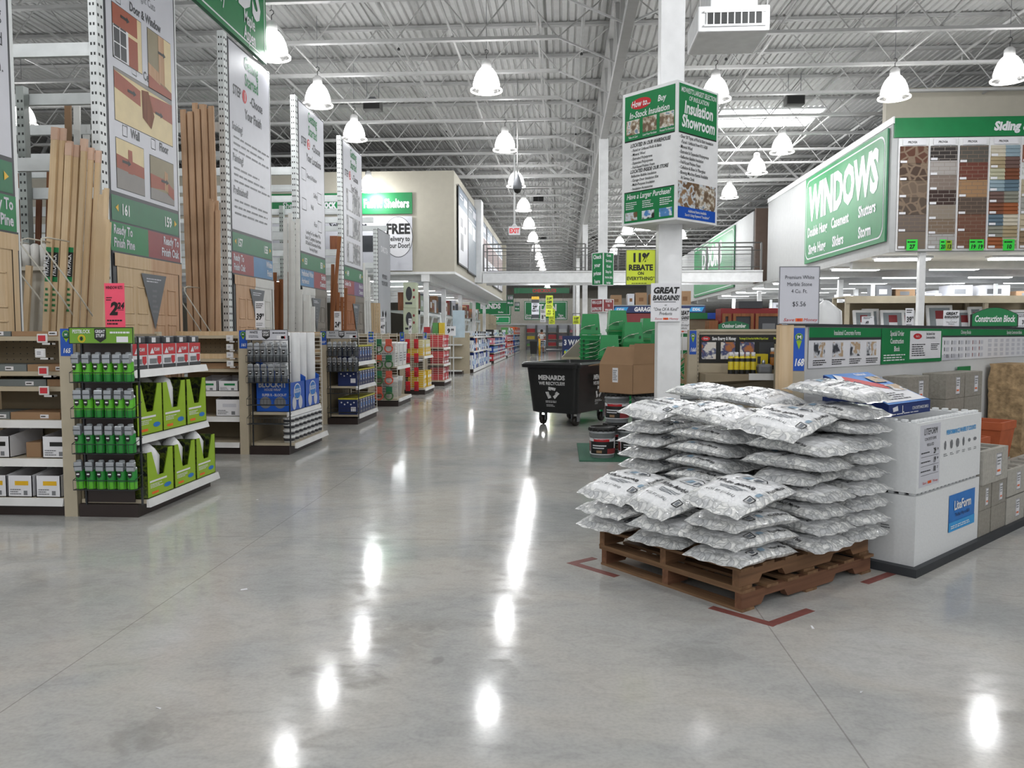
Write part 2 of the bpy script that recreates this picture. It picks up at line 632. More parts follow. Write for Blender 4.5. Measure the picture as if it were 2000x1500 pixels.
# ================================================================ square columns
def column(y, x=1.01, w=.222, zt=6.2):
    b = MB()
    b.bbox(x - w / 2, x + w / 2, y - w / 2, y + w / 2, .02, zt, M_WHITE, .012)
    b.box(x - w * .8, x + w * .8, y - w * .8, y + w * .8, 0, .02, M_WHITE)
    return struct(b.build('pillar'))
for y in (7.72, 20.1, 35.5, 51, 66):
    column(y)
for y in (20.1, 35.5, 51):
    column(y, 18); column(y, -16)

# ================================================================ pendants
def shade_material():
    m = bpy.data.materials.new('acrylic_lamp_shade')
    m.use_nodes = True
    nt = m.node_tree
    nt.nodes.remove(nt.nodes['Principled BSDF'])
    N, L = nt.nodes.new, nt.links.new
    out = nt.nodes['Material Output']
    tr, em, mx, gl, mx2 = N('ShaderNodeBsdfTransparent'), N('ShaderNodeEmission'), N('ShaderNodeMixShader'), N('ShaderNodeBsdfGlossy'), N('ShaderNodeMixShader')
    gl.inputs['Roughness'].default_value = .1
    em.inputs[0].default_value = (1, .985, .97, 1)
    tc, sp, mr, wv = N('ShaderNodeTexCoord'), N('ShaderNodeSeparateXYZ'), N('ShaderNodeMapRange'), N('ShaderNodeMapRange')
    L(tc.outputs['Object'], sp.inputs[0])
    # the acrylic glows most round the lamp near its top
    L(sp.outputs[2], mr.inputs[0])
    mr.inputs[1].default_value, mr.inputs[2].default_value, mr.inputs[3].default_value, mr.inputs[4].default_value = .06, .24, .45, 7.0
    L(mr.outputs[0], em.inputs[1])
    L(sp.outputs[2], wv.inputs[0])
    wv.inputs[1].default_value, wv.inputs[2].default_value, wv.inputs[3].default_value, wv.inputs[4].default_value = .04, .24, .45, .8
    L(wv.outputs[0], mx.inputs[0]); L(tr.outputs[0], mx.inputs[1]); L(em.outputs[0], mx.inputs[2])
    mx2.inputs[0].default_value = .06
    L(mx.outputs[0], mx2.inputs[1]); L(gl.outputs[0], mx2.inputs[2])
    L(mx2.outputs[0], out.inputs[0])
    m.cycles.emission_sampling = 'NONE'
    return m
M_SHADE = shade_material()
M_LAMP = mat('lit_lamp', 'fffaf2', .5, emit=22.0)
M_RIM = mat('lit_lamp_rim', 'fffaf4', .4, emit=2.2)
LAMP = bpy.data.lights.new('pendant_light', 'POINT')
LAMP.energy = PENDANT_W
LAMP.shadow_soft_size = .17
LAMP.color = (.975, .985, 1.0)


def pendant_proto():
    t = thing('pendant_lamp', 'x', 'lamp', (0, 0, 0), 0, 'high bay pendant lamps')
    b = MB()   # origin at the rim centre
    b.lathe([(.28, 0), (.265, .05), (.25, .13), (.225, .22), (.185, .31), (.13, .385), (.085, .42)], (0, 0, 0), M_SHADE, 28)
    b.build('lamp_shade', t)
    b = MB()
    b.lathe([(.276, -.012), (.302, -.014), (.302, .012), (.28, .014), (.276, -.012)], (0, 0, 0), M_RIM, 28)
    b.build('rim', t)
    b = MB()
    b.lathe([(.01, .12), (.055, .16), (.075, .24), (.06, .33), (.04, .4)], (0, 0, 0), M_LAMP, 14, True)
    b.build('bulb', t)
    b = MB()
    b.lathe([(.088, .415), (.095, .42), (.09, .53), (.05, .57), (.012, .58)], (0, 0, 0), M_LIP, 14, True, True)
    b.build('ballast_housing', t)
    b = MB()
    b.path([(0, 0, .57), (0, 0, .66), (.035, 0, .69), (.035, 0, .73), (0, 0, .75), (-.03, 0, .73)], .007, M_HOLE, 6)
    b.build('hook', t)
    b = MB()
    b.tube((0, 0, .74), (0, 0, 1.76), .005, M_GREYD, 5)
    b.build('suspension_wire', t)
    lo = bpy.data.objects.new('pendant_light', LAMP)
    COL.objects.link(lo); lo.parent = t; lo.location = (0, 0, -.06)
    return t


pp = pendant_proto()
ZR = 5.98
PEND = []
for k in range(15):
    PEND.append((-1.43, 15.25 + 4.88 * k, '%s pendant lamp along the row above the main aisle' % ORD[k]))
for k, (x, y) in enumerate(((-4.78, 13.2), (-4.88, 16.0), (-4.88, 18.8), (-5.62, 23.2))):
    PEND.append((x, y, 'glowing pendant lamp over the sign panels, %s counted from the camera' % ORD[k]))
PEND.append((-11.75, 17.05, 'glowing pendant lamp far left above the timber racks'))
PEND.append((2.97, 16.1, 'glowing pendant lamp just behind the square insulation sign'))
PEND.append((6.4, 16.2, 'glowing pendant lamp in front of the siding wall'))
PEND.append((8.0, 15.2, 'glowing pendant lamp nearest the siding letters at upper right'))
for k, (x, y) in enumerate(((5.51, 20.8), (5.5, 23.4), (5.58, 27.5), (5.6, 33.5), (5.65, 38.9), (2.97, 37), (2.97, 42), (2.97, 46.5), (5.65, 44))):
    PEND.append((x, y, 'glowing pendant lamp, %s in the rows between the columns and the windows sign' % ORD[k]))
for i, (x, y, l) in enumerate(PEND):
    if i == 0:
        pp.location = (x, y, ZR); pp['label'] = l
    else:
        o_ = copy_tree(pp, l, (x, y, ZR - (.42 if y == 23.2 else 0)))
        if y == 23.2:
            b = MB(); b.tube((0, 0, 1.7), (0, 0, 2.18), .005, M_GREYD, 5); b.build('suspension_wire', o_)
for k, (x, y) in enumerate([(-20, y) for y in (12, 20, 28, 36)] + [(-8, y) for y in (47, 55, 63, 71)] + [(9, y) for y in (72, 80)]):  # added lamps, mostly out of sight, to brighten the dark roof
    copy_tree(pp, ('pendant lamp in the far left row beyond the trim racks, %s back' % ORD[k]) if x == -20 else ('pendant lamp deep in the store past the bridge, %s back' % ORD[k % 4]) if x == -8 else 'pendant lamp deep in the store at right, %s' % ('nearer', 'farther')[y > 75], (x, y, ZR))
# the same lamps go on behind and beside the camera
k = 0
for x in (-11.8, -4.8, -1.41, 3.0, 8.05, 12.5):
    for y in (10.0, 5.2, .4, -4.4, -9.2):
        if y > 7 and x not in (-11.8, 3.0): continue
        k += 1
        copy_tree(pp, 'pendant lamp overhead behind the photographer', (x, y, ZR))
# ================================================================ tall trim racks with end panels (left)
PX = -4.8
PAN = [(5.3, 6.82), (8.3, 9.85), (11.44, 13.08), (14.5, 16.08), (17.46, 19.15), (20.75, 22.25)]
M_PH = [picture('photo_of_trim_a', ['8a4a2c', 'd9b27a', 'a8623c', '4a3a2e'], 6), picture('photo_of_trim_b', ['b98a58', '8a5030', 'e0d2b0', '6b6456'], 5), picture('photo_of_trim_c', ['a06a58', 'd8cfae', '7a5a48', '8f8a84'], 4)]
M_PHG = picture('grey_room_photo', ['8d8d92', 'a9a9ad', '6d6d72', 'b9b9bd'], 5)
M_DOORW = mat('white_door_finish', 'c9c9c6', .5)
M_DOORG = mat('grey_door_finish', '77716a', .5)
M_TRI = mat('slate_pennant', '5c6066', .5)


def holes_x(b, x, y0, y1, z0, z1):
    z = z0
    while z < z1:
        for y in (y0, y1):
            b.box(x, x + .003, y - .011, y + .011, z, z + .026, M_HOLE)
        z += .1


def upright(y, zt, k, x=PX, parent=None):
    b = MB()
    b.box(x - .09, x, y - .13, y, 0, zt, M_RACK)
    z = .2
    while z < zt - .05:
        for yy in (y - .1, y - .04):
            b.box(x, x + .003, yy - .012, yy + .012, z, z + .028, M_HOLE)
        for xx in (x - .065, x - .03):
            b.box(xx - .008, xx + .008, y - .133, y - .13, z, z + .028, M_HOLE)
        z += .1
    return b.build('upright', parent)


def door_half(S, x0, x1, y0, y1, m, panels=True):
    w = x1 - x0
    S.rect(x0, y0, x1, y1, m, 1)
    if panels:
        for (a, c) in ((.14, .46), (.56, .88)):
            for (d, e) in ((.04, .3), (.34, .62), (.68, .86)):
                X0, X1, Y0, Y1 = x0 + a * w, x0 + c * w, y0 + d * (y1 - y0), y0 + e * (y1 - y0)
                dd = S.eps
                # moulded frame round a sunk panel
                for (p, q, r_, s_) in ((X0, Y0, X1, Y0 + .02), (X0, Y1 - .02, X1, Y1), (X0, Y0, X0 + .02, Y1), (X1 - .02, Y0, X1, Y1)):
                    S.hexa([S.p(p, q, dd), S.p(r_, q, dd), S.p(r_, s_, dd), S.p(p, s_, dd), S.p(p + .006, q + .006, .012), S.p(r_ - .006, q + .006, .012), S.p(r_ - .006, s_ - .006, .012), S.p(p + .006, s_ - .006, .012)], m)


SPEC = [
    ('162', '160', ('Ready To', 'Finish Pine'), M_LGREEN, ('Ready To', 'Finish Pine'), M_GREEN, M_PINE, M_PINE),
    ('161', '159', ('Ready To', 'Finish Pine'), M_GREEN, ('Ready To', 'Finish Oak'), M_MAROON, M_PINE, M_OAK),
    ('157', '155', ('Ready To', 'Finish Oak'), M_MAROON, ('White', 'Finish'), M_SKY, M_OAK, M_DOORW),
    ('153', '151', ('Prefinished White', 'Hardwood'), M_SKY, ('English', 'Chestnut'), M_MAROON, M_DOORW, M_DOORG),
    ('149', '147', ('Golden Oak', 'Finish'), M_MAROON, ('Mocha &', 'Chestnut'), mat('sign_plum', '6a5078', .5), M_OAKD, M_DOORG),
    None]
RNAME = ['at the left picture edge', 'nearest with trim photos', 'second, step one finishes', 'third, step two locations', 'fourth, step three styles', 'fifth, grey poster']
for k, (ya, yb) in enumerate(PAN):
    W = yb - ya
    t = thing('lumber_rack', 'white tall trim rack with end panel, ' + RNAME[k], 'rack', (0, 0, 0), 0, 'tall trim racks along the left')
    zt = 5.73 if k < 2 else 5.71
    if k == 5: zt = 4.2
    if k == 0: zt = 4.7
    upright(ya, zt, k, parent=t)
    b = MB(); b.box(PX - .09, PX - .02, yb, yb + .08, 0, zt, M_RACK); b.build('upright', t)
    # second frame further left and the beams between
    for yy in (ya, yb):
        b = MB(); b.box(PX - 2.0, PX - 1.9, yy - .1, yy, 0, 4.5, M_RACKG)
        z = .3
        while z < 4.4:
            for xx in (PX - 1.975, PX - 1.925): b.box(xx - .01, xx + .01, yy - .103, yy - .1, z, z + .03, M_HOLE)
            z += .1
        b.build('rear_upright', t)
    for z in (3.2, 4.37):
        for yy in (ya - .1, yb + .03):
            b = MB(); b.box(PX - 5.5, PX - .09, yy, yy + .05, z - .07, z + .07, M_RACK); b.box(PX - 5.5, PX - .09, yy - .012, yy, z - .07, z - .01, M_RACK); b.build('beam', t)
    b = MB(); b.box(PX - 5.5, PX - .1, ya - .68, yb + (.75 if k == 1 else .05), 0, .32, M_RACKG); b.build('bin_deck', t)
    S = Board((PX + .004, ya, .35), U_L, W, zt - .38, M_FRAME, thick=.03, eps=.003)
    S.M = Matrix.Identity(4)
    H = zt - .38
    z = lambda v: v - .35
    if k < 5:
        sp = SPEC[k]
        m1, m2 = W / 2, W
        pt = min(z(5.74), H - .03)
        S.rect(.03, z(2.95), W - .03, pt, M_GREYP)
        S.rect(.03, z(2.64), W - .03, z(2.91), M_GREEN2)
        S.text(.3, z(2.72), .12, sp[0], M_WHITE, 'c', .3, .75, .03); S.poly([(.1, z(2.78)), (.16, z(2.74)), (.16, z(2.82))], M_GOLD, 2)
        S.text(W - .3, z(2.72), .12, sp[1], M_WHITE, 'c', .3, .75, .03); S.poly([(W - .08, z(2.78)), (W - .14, z(2.82)), (W - .14, z(2.74))], M_GOLD, 2)
        S.rect(.0, z(2.31), m1, z(2.62), sp[3]); S.rect(m1, z(2.31), W, z(2.62), sp[5])
        for i in range(2):
            S.text(.05, z(2.5 - i * .14), .1, sp[2][i], M_GREYP, 'l', m1 - .1, .72, .03); S.text(W - .04, z(2.5 - i * .14), .1, sp[4][i], M_GREYP, 'r', m1 - .1, .72, .03)
    else:
        S.rect(.02, .3, W - .02, H - .02, mat('grey_poster', 'a6a9b0', .45, amt=.05, scale=1.5))
        S.text(W / 2, z(3.6), .16, 'DAKOTA', M_PAPER, 'c', W * .6, .9, .02); S.text(W / 2, z(2.9), .12, 'WE BUILD', M_FRAME, 'c', W * .6, .8, .01); S.text(W / 2, z(2.72), .12, 'YOUR IDEAS', M_FRAME, 'c', W * .6, .8, .01)
        for i in range(2):
            S.ell(.5 + i * .35, z(1.95), .07, .09, M_FRAME); S.poly([(.38 + i * .35, z(.8)), (.62 + i * .35, z(.8)), (.6 + i * .35, z(1.75)), (.4 + i * .35, z(1.75))], M_GREYD, 2)
    if k == 1:
        S.text(W / 2 + .3, z(5.33), .1, 'Plinth Blocks', M_FRAME, 'r', .9, .75, .03); S.text(W / 2 + .3, z(5.2), .09, 'Straight Cuts', M_GREYD, 'r', .8, .75, 0)
        for (x, zz, l) in ((.85, 5.0, 'Door & Window'), (.9, 4.33, 'Ceiling'), (.55, 3.6, 'Wall'), (1.2, 3.6, 'Floor')):
            S.text(x, z(zz), .1, l, M_FRAME, 'c', .8, .72, .03); S.ring(x - .1 - .08 * len(l) * .5, z(zz) - .02, x - .08 * len(l) * .5, z(zz) + .1, .008, M_GREYD)
        CR, TN, RB, GR = [mat(*q) for q in (('photo_cream', 'dcc99a', .5), ('photo_olive_wall', '8f8468', .5), ('photo_red_wood', '9a4a2e', .5), ('photo_grey', '8b8682', .5))]
        for (x0, z0, x1, z1, bg, shp) in ((.15, 4.38, .74, 4.95, CR, (((0, .62), (.85, .62), (.85, 1), (0, 1), RB), ((.52, 0), (.85, 0), (.85, .55), (.52, .55), RB), ((.0, .0), (.45, .0), (.45, .62), (0, .62), M_FRAME), ((.45, 0), (.52, 0), (.52, .62), (.45, .62), M_PAPER))),
                                          (.88, 4.28, 1.42, 4.95, TN, (((0, 0), (1, 0), (1, .12), (0, .22), RB), ((0, .22), (.5, .14), (.5, .34), (0, .42), M_OAK), ((.45, .2), (.7, .16), (.7, 1), (.45, 1), M_OAK), ((.7, .18), (1, .12), (1, 1), (.7, 1), CR))),
                                          (.15, 3.72, 1.42, 4.27, CR, (((0, .62), (.42, .5), (.42, .82), (0, .95), RB), ((.5, .55), (1, .48), (1, .9), (.5, .84), RB), ((.45, .3), (.6, .15), (.66, .45), (.56, .9), (.44, .86), M_BROWN), ((0, .95), (1, .9), (1, 1), (0, 1), GR))),
                                          (.15, 3.0, .72, 3.53, CR, (((0, 0), (1, 0), (1, .42), (0, .42), GR), ((0, .4), (1, .36), (1, .6), (0, .68), RB), ((.4, .36), (.58, .36), (.56, .85), (.42, .85), RB))),
                                          (.86, 3.0, 1.42, 3.5, TN, (((0, 0), (1, 0), (1, .22), (0, .26), GR), ((0, .25), (.6, .3), (.6, .55), (0, .58), RB), ((.6, .3), (.74, .26), (.74, .72), (.6, .76), M_OAK), ((.74, .22), (1, .12), (1, .38), (.74, .5), RB)))):
            S.rect(x0 - .008, z(z0) - .008, x1 + .008, z(z1) + .008, M_FRAME, 1.5); S.rect(x0, z(z0), x1, z(z1), bg, 2)
            for q, sh_ in enumerate(shp):
                S.poly([(x0 + u_ * (x1 - x0), z(z0) + v_ * (z1 - z0)) for u_, v_ in sh_[:-1]], sh_[-1], 2.2 + .15 * q)
        for i in range(3): S.rect(.15 + i * .13, z(4.38), .165 + i * .13, z(4.73), M_PAPER, 2.9); S.rect(.15, z(4.38) + i * .16, .42, z(4.393) + i * .16, M_PAPER, 2.9)
        for (x, zz) in ((.4, 4.86), (1.2, 4.75), (.5, 4.1), (1.1, 4.02), (.35, 3.3), (1.2, 3.25)):
            S.poly([(x - .09, z(zz) - .015), (x + .03, z(zz) - .015), (x + .03, z(zz) - .035), (x + .09, z(zz)), (x + .03, z(zz) + .035), (x + .03, z(zz) + .015), (x - .09, z(zz) + .015)], M_BLACK, 3)
    if k == 0:
        for i, l in enumerate(('Staining', 'Unfinished', 'Wood Design.')): S.text(W - .1, z(4.1 - i * .22), .12, l, M_FRAME, 'r', 1.1, .8, 0)
    if k in (2, 3, 4):
        n = k - 1
        h0 = 5.42
        S.text(W / 2 + .05, z(h0), .19, 'Getting', M_GREEN, 'c', .85, .7, .02); S.text(W / 2 + .05, z(h0 - .25), .19, 'Started', M_GREEN, 'c', .85, .7, .02)
        S.text(.3, z(h0 - .5), .15, 'STEP', M_FRAME, 'c', .36, .7, .02); S.ell(.58, z(h0 - .43), .085, .1, M_RED, 2); S.text(.58, z(h0 - .49), .13, str(n), M_WHITE, 'c', .1, .8, .03, 3); S.text(1.05, z(h0 - .5), .15, '-Choose', M_FRAME, 'c', .66, .7, .02)
        S.text(W / 2 + .1, z(h0 - .75), .15, ('Your Finish', 'Your Locations', 'Your Style')[n - 1], M_FRAME, 'c', 1.2, .7, .02)
        if n == 1:
            for i, (l, c) in enumerate((('Staining?', 4.4), ('Painting?', 3.95), ('Prefinished?', 3.48))):
                S.text(.1, z(c), .12, l, M_GREYD, 'l', .8, .7, .02); S.lines(.14, W - .08, z(c - .33), z(c - .05), 3, M_GREYD, 2, .3)
        elif n == 2:
            for i, (l, c) in enumerate((('Door & Window', 4.35), ('Ceiling', 4.05), ('Wall', 3.8), ('Floor', 3.5))):
                S.text(.75 + .2 * (i % 2), z(c), .09, l, M_GREYD, 'c', .7, .7, .02); x = .15 + .95 * (i % 2); S.ring(x, z(c) - .08, x + .25, z(c) + .14, .012, M_GREYD)
            for i, l in enumerate(('Looking For Even More? We', 'Stock A Complete Assortment', 'Of Small & Decorative Profiles', 'For Any Project')): S.text(W / 2, z(3.3 - i * .1), .075, l, M_FRAME, 'c', W - .2, .75, .01)
        else:
            for i in range(3):
                S.rect(.25, z(3.02 + i * .58), W - .25, z(3.5 + i * .58), M_PHG, 2); S.rect(.4, z(3.06 + i * .58), .75, z(3.46 + i * .58), M_GREYP, 3); S.rect(.9, z(3.2 + i * .58), 1.15, z(3.4 + i * .58), M_GREYD, 3)
    S.build('end_panel', t)
    if k < 5:
        S = Board((PX + .02, ya, .45), U_L, W, 1.86, M_FRAME, thick=.012, eps=.004)
        door_half(S, .07, W / 2, 0, 1.75, sp[6], k != 3); door_half(S, W / 2, W - .1, 0, 1.75, sp[7])
        S.rect(.02, 1.7, W / 2, 1.84, sp[6], 3); S.rect(W / 2, 1.7, W - .02, 1.84, sp[7], 3); S.rect(W - .1, 0, W - .03, 1.7, sp[7], 3)
        S.poly([(W * .35, 1.66), (W * .72, 1.66), (W * .535, 1.02)], M_TRI, 4.5); S.lines(W * .42, W * .64, 1.56, 1.62, 2, M_GREYP, 5); S.lines(W * .5, W * .58, 1.2, 1.5, 5, M_GREYD, 5)
        S.build('door_sample', t)['label'] = 'sample door in two finishes with grey pennant'

# big hanging green sign above the racks
S = Board((PX + .05, 6.86, 5.74), U_L, 6.0, 1.7, M_GREEN, thick=.06, eps=.004, edge=M_GREEN2)
S.ring(.06, .06, 5.94, 1.64, .025, M_PAPER)
S.text(5.75, .55, .72, 'BLENDS', M_PAPER, 'r', 4.2, .75, .03)
for (x, zz, l) in ((4.15, .3, 'Cherry'), (5.3, .33, 'Maple'), (5.3, .1, 'Aspen')): S.text(x, zz, .2, l, M_PAPER, 'c', 1.0, .65, .02)
for yy in (1.0, 5.0): S.tube((PX + .02, 6.86 + yy, 7.4), (PX + .02, 6.86 + yy, 7.73), .01, M_STEEL)
tag(S.build('hanging_sign'), 'big green hanging sign with white letters, maple and aspen, at upper left', 'sign')

# ---- standing trim boards: every board a thing
bb = random.Random(3)
BPROTO = {}
def trim(m, x, y, z0, z1, w, th, lean, label, group, lean2=0.0, rz=0.0, cap=None, sticker=False):
    key = (m.name, round(w, 3), round(th, 3), round(z1 - z0, 2), bool(cap), sticker)
    if key in BPROTO:
        o = copy_tree(BPROTO[key])
    else:
        b = MB(); b.box(-w / 2, w / 2, -th / 2, th / 2, 0, z1 - z0, m)
        o = b.build('timber_board'); BPROTO[key] = o
        if cap:
            b = MB(); b.box(-w / 2 - .002, w / 2 + .002, -th / 2 - .002, th / 2 + .002, z1 - z0 - .12, z1 - z0 + .002, cap); b.build('end_wrap', o)
        if sticker:
            h = (2.35 - z0)
            S = Board((-w * .42, -th / 2 - .001, h - .75), U_F, w * .84, .7, M_PAPER, thick=0)
            S.rect(0, .35, w * .84, .7, M_GREEN); S.rect(0, .4, w * .84, .65, M_BLACK, 2); S.text(w * .55, .52, .055, 'PROPACK', M_WHITE, 'c', .22, .8, .02, 3, 0, math.pi / 2); S.lines(.01, w * .7, .03, .3, 5, M_GREEN, 2)
            S.build('sticker', o)
    o.location = (x, y, z0 + .008)
    o.rotation_euler = (lean2, lean, rz)
    tag(o, label, 'board', group)
    return o
M_WRAP = mat('pinkish_end_wrap', 'cfae98', .6)
G = 'pine boards beside the nearest panel'
for i in range(9):
    sx = at(66, 640, 7.85).x + i * .052
    zt = 3.5 - (0, .0, .12, .16, .17, .1, .12, .2, .22)[i]
    trim(M_PINE, sx, 7.9 + (i % 3) * .04, .32, zt, .066 if i < 6 else .05, .028, .085, 'tall pine board with wrapped top, %s from left, left of the nearest panel' % ORD[i], G, 0, 0, M_WRAP, i in (0, 1, 4))
for i in range(7):
    trim(M_PINE, at(165, 640, 7.75).x + i * .035, 7.8 - i * .03, .32, 2.75 + bb.uniform(-.25, .3), .04, .025, .07, 'narrow pine board %s from left, crowded against the nearest upright' % ORD[i], 'narrow pine boards by the nearest upright')
for i in range(8):
    trim(M_PINE, -6.25 + i * .085, 7.9 + (i % 2) * .06, .32, 1.9 + bb.uniform(0, .35), .06, .03, .1, 'short pine board, %s from left, left of the tall wrapped boards' % ORD[i], 'short pine boards at far left')
for i in range(10):
    trim(M_BROWN if i % 2 else M_OAKD, -7.4 + i * .16, 10.45 + bb.uniform(-.1, .1), .32, 3.0 + bb.uniform(-.4, 1.1), .07, .03, .06, 'brown stained board, %s from left, in the dim row behind the pine boards' % ORD[i], 'brown boards in the back row')
for i in range(8):
    trim(M_WTRIM if i % 3 else M_CARD, -7.0 + i * .13, 11.0, .32, 4.4 + bb.uniform(-.25, .25), .09, .03, .02, 'white or brown wrapped board, %s from left, standing tall behind the grey post' % ORD[i], 'tall boards behind the grey post')
for i in range(9):
    trim(M_OAK, at(374, 640, 11.0).x + i * .05, 11.0 + (i % 2) * .05, .32, 4.62 - (.1, .14, .13, .0, .1, .02, .04, .08, .06)[i] * (1 + 0 * i), .075, .03, -.01, 'tall oak board, %s from left, left of the second panel' % ORD[i], 'tall oak boards by the second panel')
for i in range(6):
    trim(M_OAK, at(412, 640, 10.9).x + i * .028, 10.85 - (i % 3) * .04, .32, 3.45 - bb.uniform(0, .6), .06, .028, .02, 'shorter oak board, %s from left, in front of the tall oak boards' % ORD[i], 'shorter oak boards by the second panel')
for i in range(6):
    trim(M_OAKD, at(525, 640, 14.2).x + i * .06, 14.22 + (i % 2) * .045, .32, 3.0 - bb.uniform(0, .7), .07, .03, .02, 'honey stained board, %s from left, right of the second panel' % ORD[i], 'honey stained boards')
for i in range(8):
    trim(M_WTRIM, at(556, 640, 14.0).x + i * .068, 14.0 + (i % 2) * .06, .32, (3.45, 3.55, 3.4, 3.45, 2.2, 2.0, 2.1, 1.9)[i], .07, .03, .015, 'white primed trim board, %s from left, left of the third panel' % ORD[i], 'white primed boards')
for i in range(6):
    trim(M_OAKD, at(640, 640, 17.0).x + i * .07, 16.9 + (i % 3) * .05, .32, (3.5, 2.9, 2.5, 2.3, 2.2, 2.4)[i], .07, .035, .1 if i == 0 else .03, 'dark oak board, %s from left, left of the fourth panel' % ORD[i], 'dark oak boards by the fourth panel')
for i in range(8):
    trim(M_WTRIM if i < 4 else M_PINE, at(712, 640, 20.3).x + i * .06, 20.3, .32, 3.4 - .18 * i if i < 4 else 2.2, .05, .03, -.02, 'thin %s board, %s from left, left of the grey poster' % ('white' if i < 4 else 'golden', ORD[i]), 'thin boards left of the grey poster')
# wire dividers that hold the boards apart
for i, (x, y, z) in enumerate(((-5.5, 7.9, 2.35), (-5.2, 7.8, 2.35), (-4.97, 7.75, 2.35), (-5.12, 10.7, 2.05), (-4.97, 10.65, 2.05))):
    b = MB(); b.path([(x, y + .1, z), (x, y - .25, z), (x - .01, y - .32, z - .02), (x, y - .34, z - .08), (x + .15, y, z - .55), (x + .22, y + .1, z - .75)], .008, M_WIREW, 6)
    tag(b.build('wire_divider'), ['bent wire divider hoop between the short and tall pine boards', 'bent wire divider hoop in front of the tall pine boards', 'bent wire divider hoop beside the nearest upright', 'bent wire divider hoop low on the tall oak boards', 'bent wire divider hoop beside the second upright'][i], 'divider', 'wire dividers between boards')
dr = thing('dowel_rack', 'row of white capped dowels on a wire rail behind the short pine boards', 'rack', (0, 0, 0))
for i in range(14):
    b = MB(); b.lathe([(.04, 0), (.045, .22), (.02, .24)], (-6.6 + i * .1, 8.1, 2.121), M_WTRIM, 10, True, True); b.build('cap', dr)
b = MB()
b.box(-6.7, -5.2, 8.05, 8.15, 2.08, 2.12, M_WIREW); b.box(-6.7, -5.2, 8.13, 8.15, .322, 2.3, M_WIREW)
b.build('rail', dr)
# cards hanging above the low shelves
G2 = 'price cards above the low shelves'
def d_pink(S, W, H):
    S.text(W / 2, H * .87, H * .07, 'WINDOW KITS', M_BLACK, 'c', W * .85, .75, .02); S.lines(W * .08, W * .4, H * .6, H * .7, 2, M_BLACK, 1)
    S.text(W * .45, H * .3, H * .28, '2', M_BLACK, 'c', W * .4, .9, .05, 2, .15); S.text(W * .8, H * .43, H * .14, '24', M_BLACK, 'c', W * .34, .8, .04, 2, .15); S.rect(W * .66, H * .39, W * .95, H * .4, M_BLACK)
    S.lines(W * .1, W * .9, H * .05, H * .2, 2, M_BLACK, 1)

# ================================================================ low shelf units with end displays (left of the aisle)
LX = -3.16
LOW = [5.92, 9.14, 12.3, 15.42, 18.46, 21.58]
TAGN = ['165', '161', '157', '153', '149', '145']
WHICH = ['nearest', 'second', 'third', 'fourth', 'fifth', 'sixth']
M_TAGR = mat('red_price_flag', 'c4303c', .5)


def shelf(parent, x0, x1, y0, y1, z, lip, th=.03):
    """board with a price channel along one edge: lip 'y' faces the camera, 'x' faces the aisle"""
    b = MB(); b.box(x0, x1, y0, y1, z - th, z, M_BEIGE); b.build('shelf_board', parent)
    b = MB()
    if lip == 'e': b.box(x0, x1, y0 - .006, y0, z - .035, z - .001, M_BEIGE)
    elif lip == 'y':
        b.hexa([(x0, y0 - .03, z - .06), (x1, y0 - .03, z - .06), (x1, y0, z - .06), (x0, y0, z - .06), (x0, y0 - .012, z), (x1, y0 - .012, z), (x1, y0, z), (x0, y0, z)], M_LIP)
    else:
        b.hexa([(x1, y0, z - .06), (x1 + .03, y0, z - .06), (x1 + .03, y1, z - .06), (x1, y1, z - .06), (x1, y0, z), (x1 + .012, y0, z), (x1 + .012, y1, z), (x1, y1, z)], M_LIP)
    b.build('price_channel', parent)


def low_unit(k):
    y0 = LOW[k]
    t = thing('gondola_shelf', 'low beige gondola shelf run, %s from the camera, ending at the aisle' % WHICH[k], 'shelf', (LX, y0, 0), 0, 'low gondola shelves on the left')
    xl = -1.5
    b = MB(); b.box(-.62, -.515, -.0, .09, 0, 1.44, M_BEIGE); b.box(-.62, -.515, .63, .72, 0, 1.44, M_BEIGE); b.build('end_upright', t)
    S = Board((-.605, -.002, 1.25), U_F, .095, .21, M_BLUE, thick=.006); mtag(S, TAGN[k], .095, .21); S.build('aisle_tag', t)
    b = MB(); b.box(xl, -.6, .55, .6, .1, 1.42, M_BEIGE2)
    if k < 2:
        for i in range(13):
            for j in range(8): b.box(xl + .06 + i * .06, xl + .068 + i * .06, .548, .55, 1.0 + j * .05, 1.008 + j * .05, M_HOLE)
    b.build('back_panel', t)
    b = MB(); b.box(xl, -.6, .03, 1.25, 0, .11, M_KICK); b.build('kick_plate', t)
    for z, d in ((.14, .0), (.44, .06), (.74, .1), (1.0, .15), (1.12, .18), (1.4, .2)):
        shelf(t, xl, -.63, .02 + d, .55, z, 'y' if z < .8 else 'e', .03 if z < .8 else .018)
    return t


def endcap(k, zs, side=True, back=True):
    y0 = LOW[k]
    t = thing('endcap_display', 'endcap stand facing the aisle, %s from the camera' % WHICH[k], 'stand', (LX, y0, 0), 0, 'endcap stands along the aisle')
    b = MB(); b.box(-.5, -.03, .0, 1.28, 0, .1, M_KICK); b.build('kick_plate', t)
    if back:
        b = MB(); b.box(-.508, -.49, .05, 1.24, .1, 1.42, M_BEIGE2); b.build('back_panel', t)
    b = MB(); b.box(-.508, -.47, 1.24, 1.3, 0, 1.44, M_BEIGE); b.build('upright', t)
    for i, z in enumerate(zs):
        shelf(t, -.49, (.03 if k < 2 else -.03) if i == 0 else -.06, .02, 1.29, z, 'x')
    return t


LU = [low_unit(k) for k in range(6)]
EC = [endcap(0, (.135, .62, 1.14)), endcap(1, (.135, .5)), endcap(2, (.15, .6, .98)), endcap(3, (.15, .78)), endcap(4, (.15, .9)), endcap(5, (.15, .6, 1.05))]

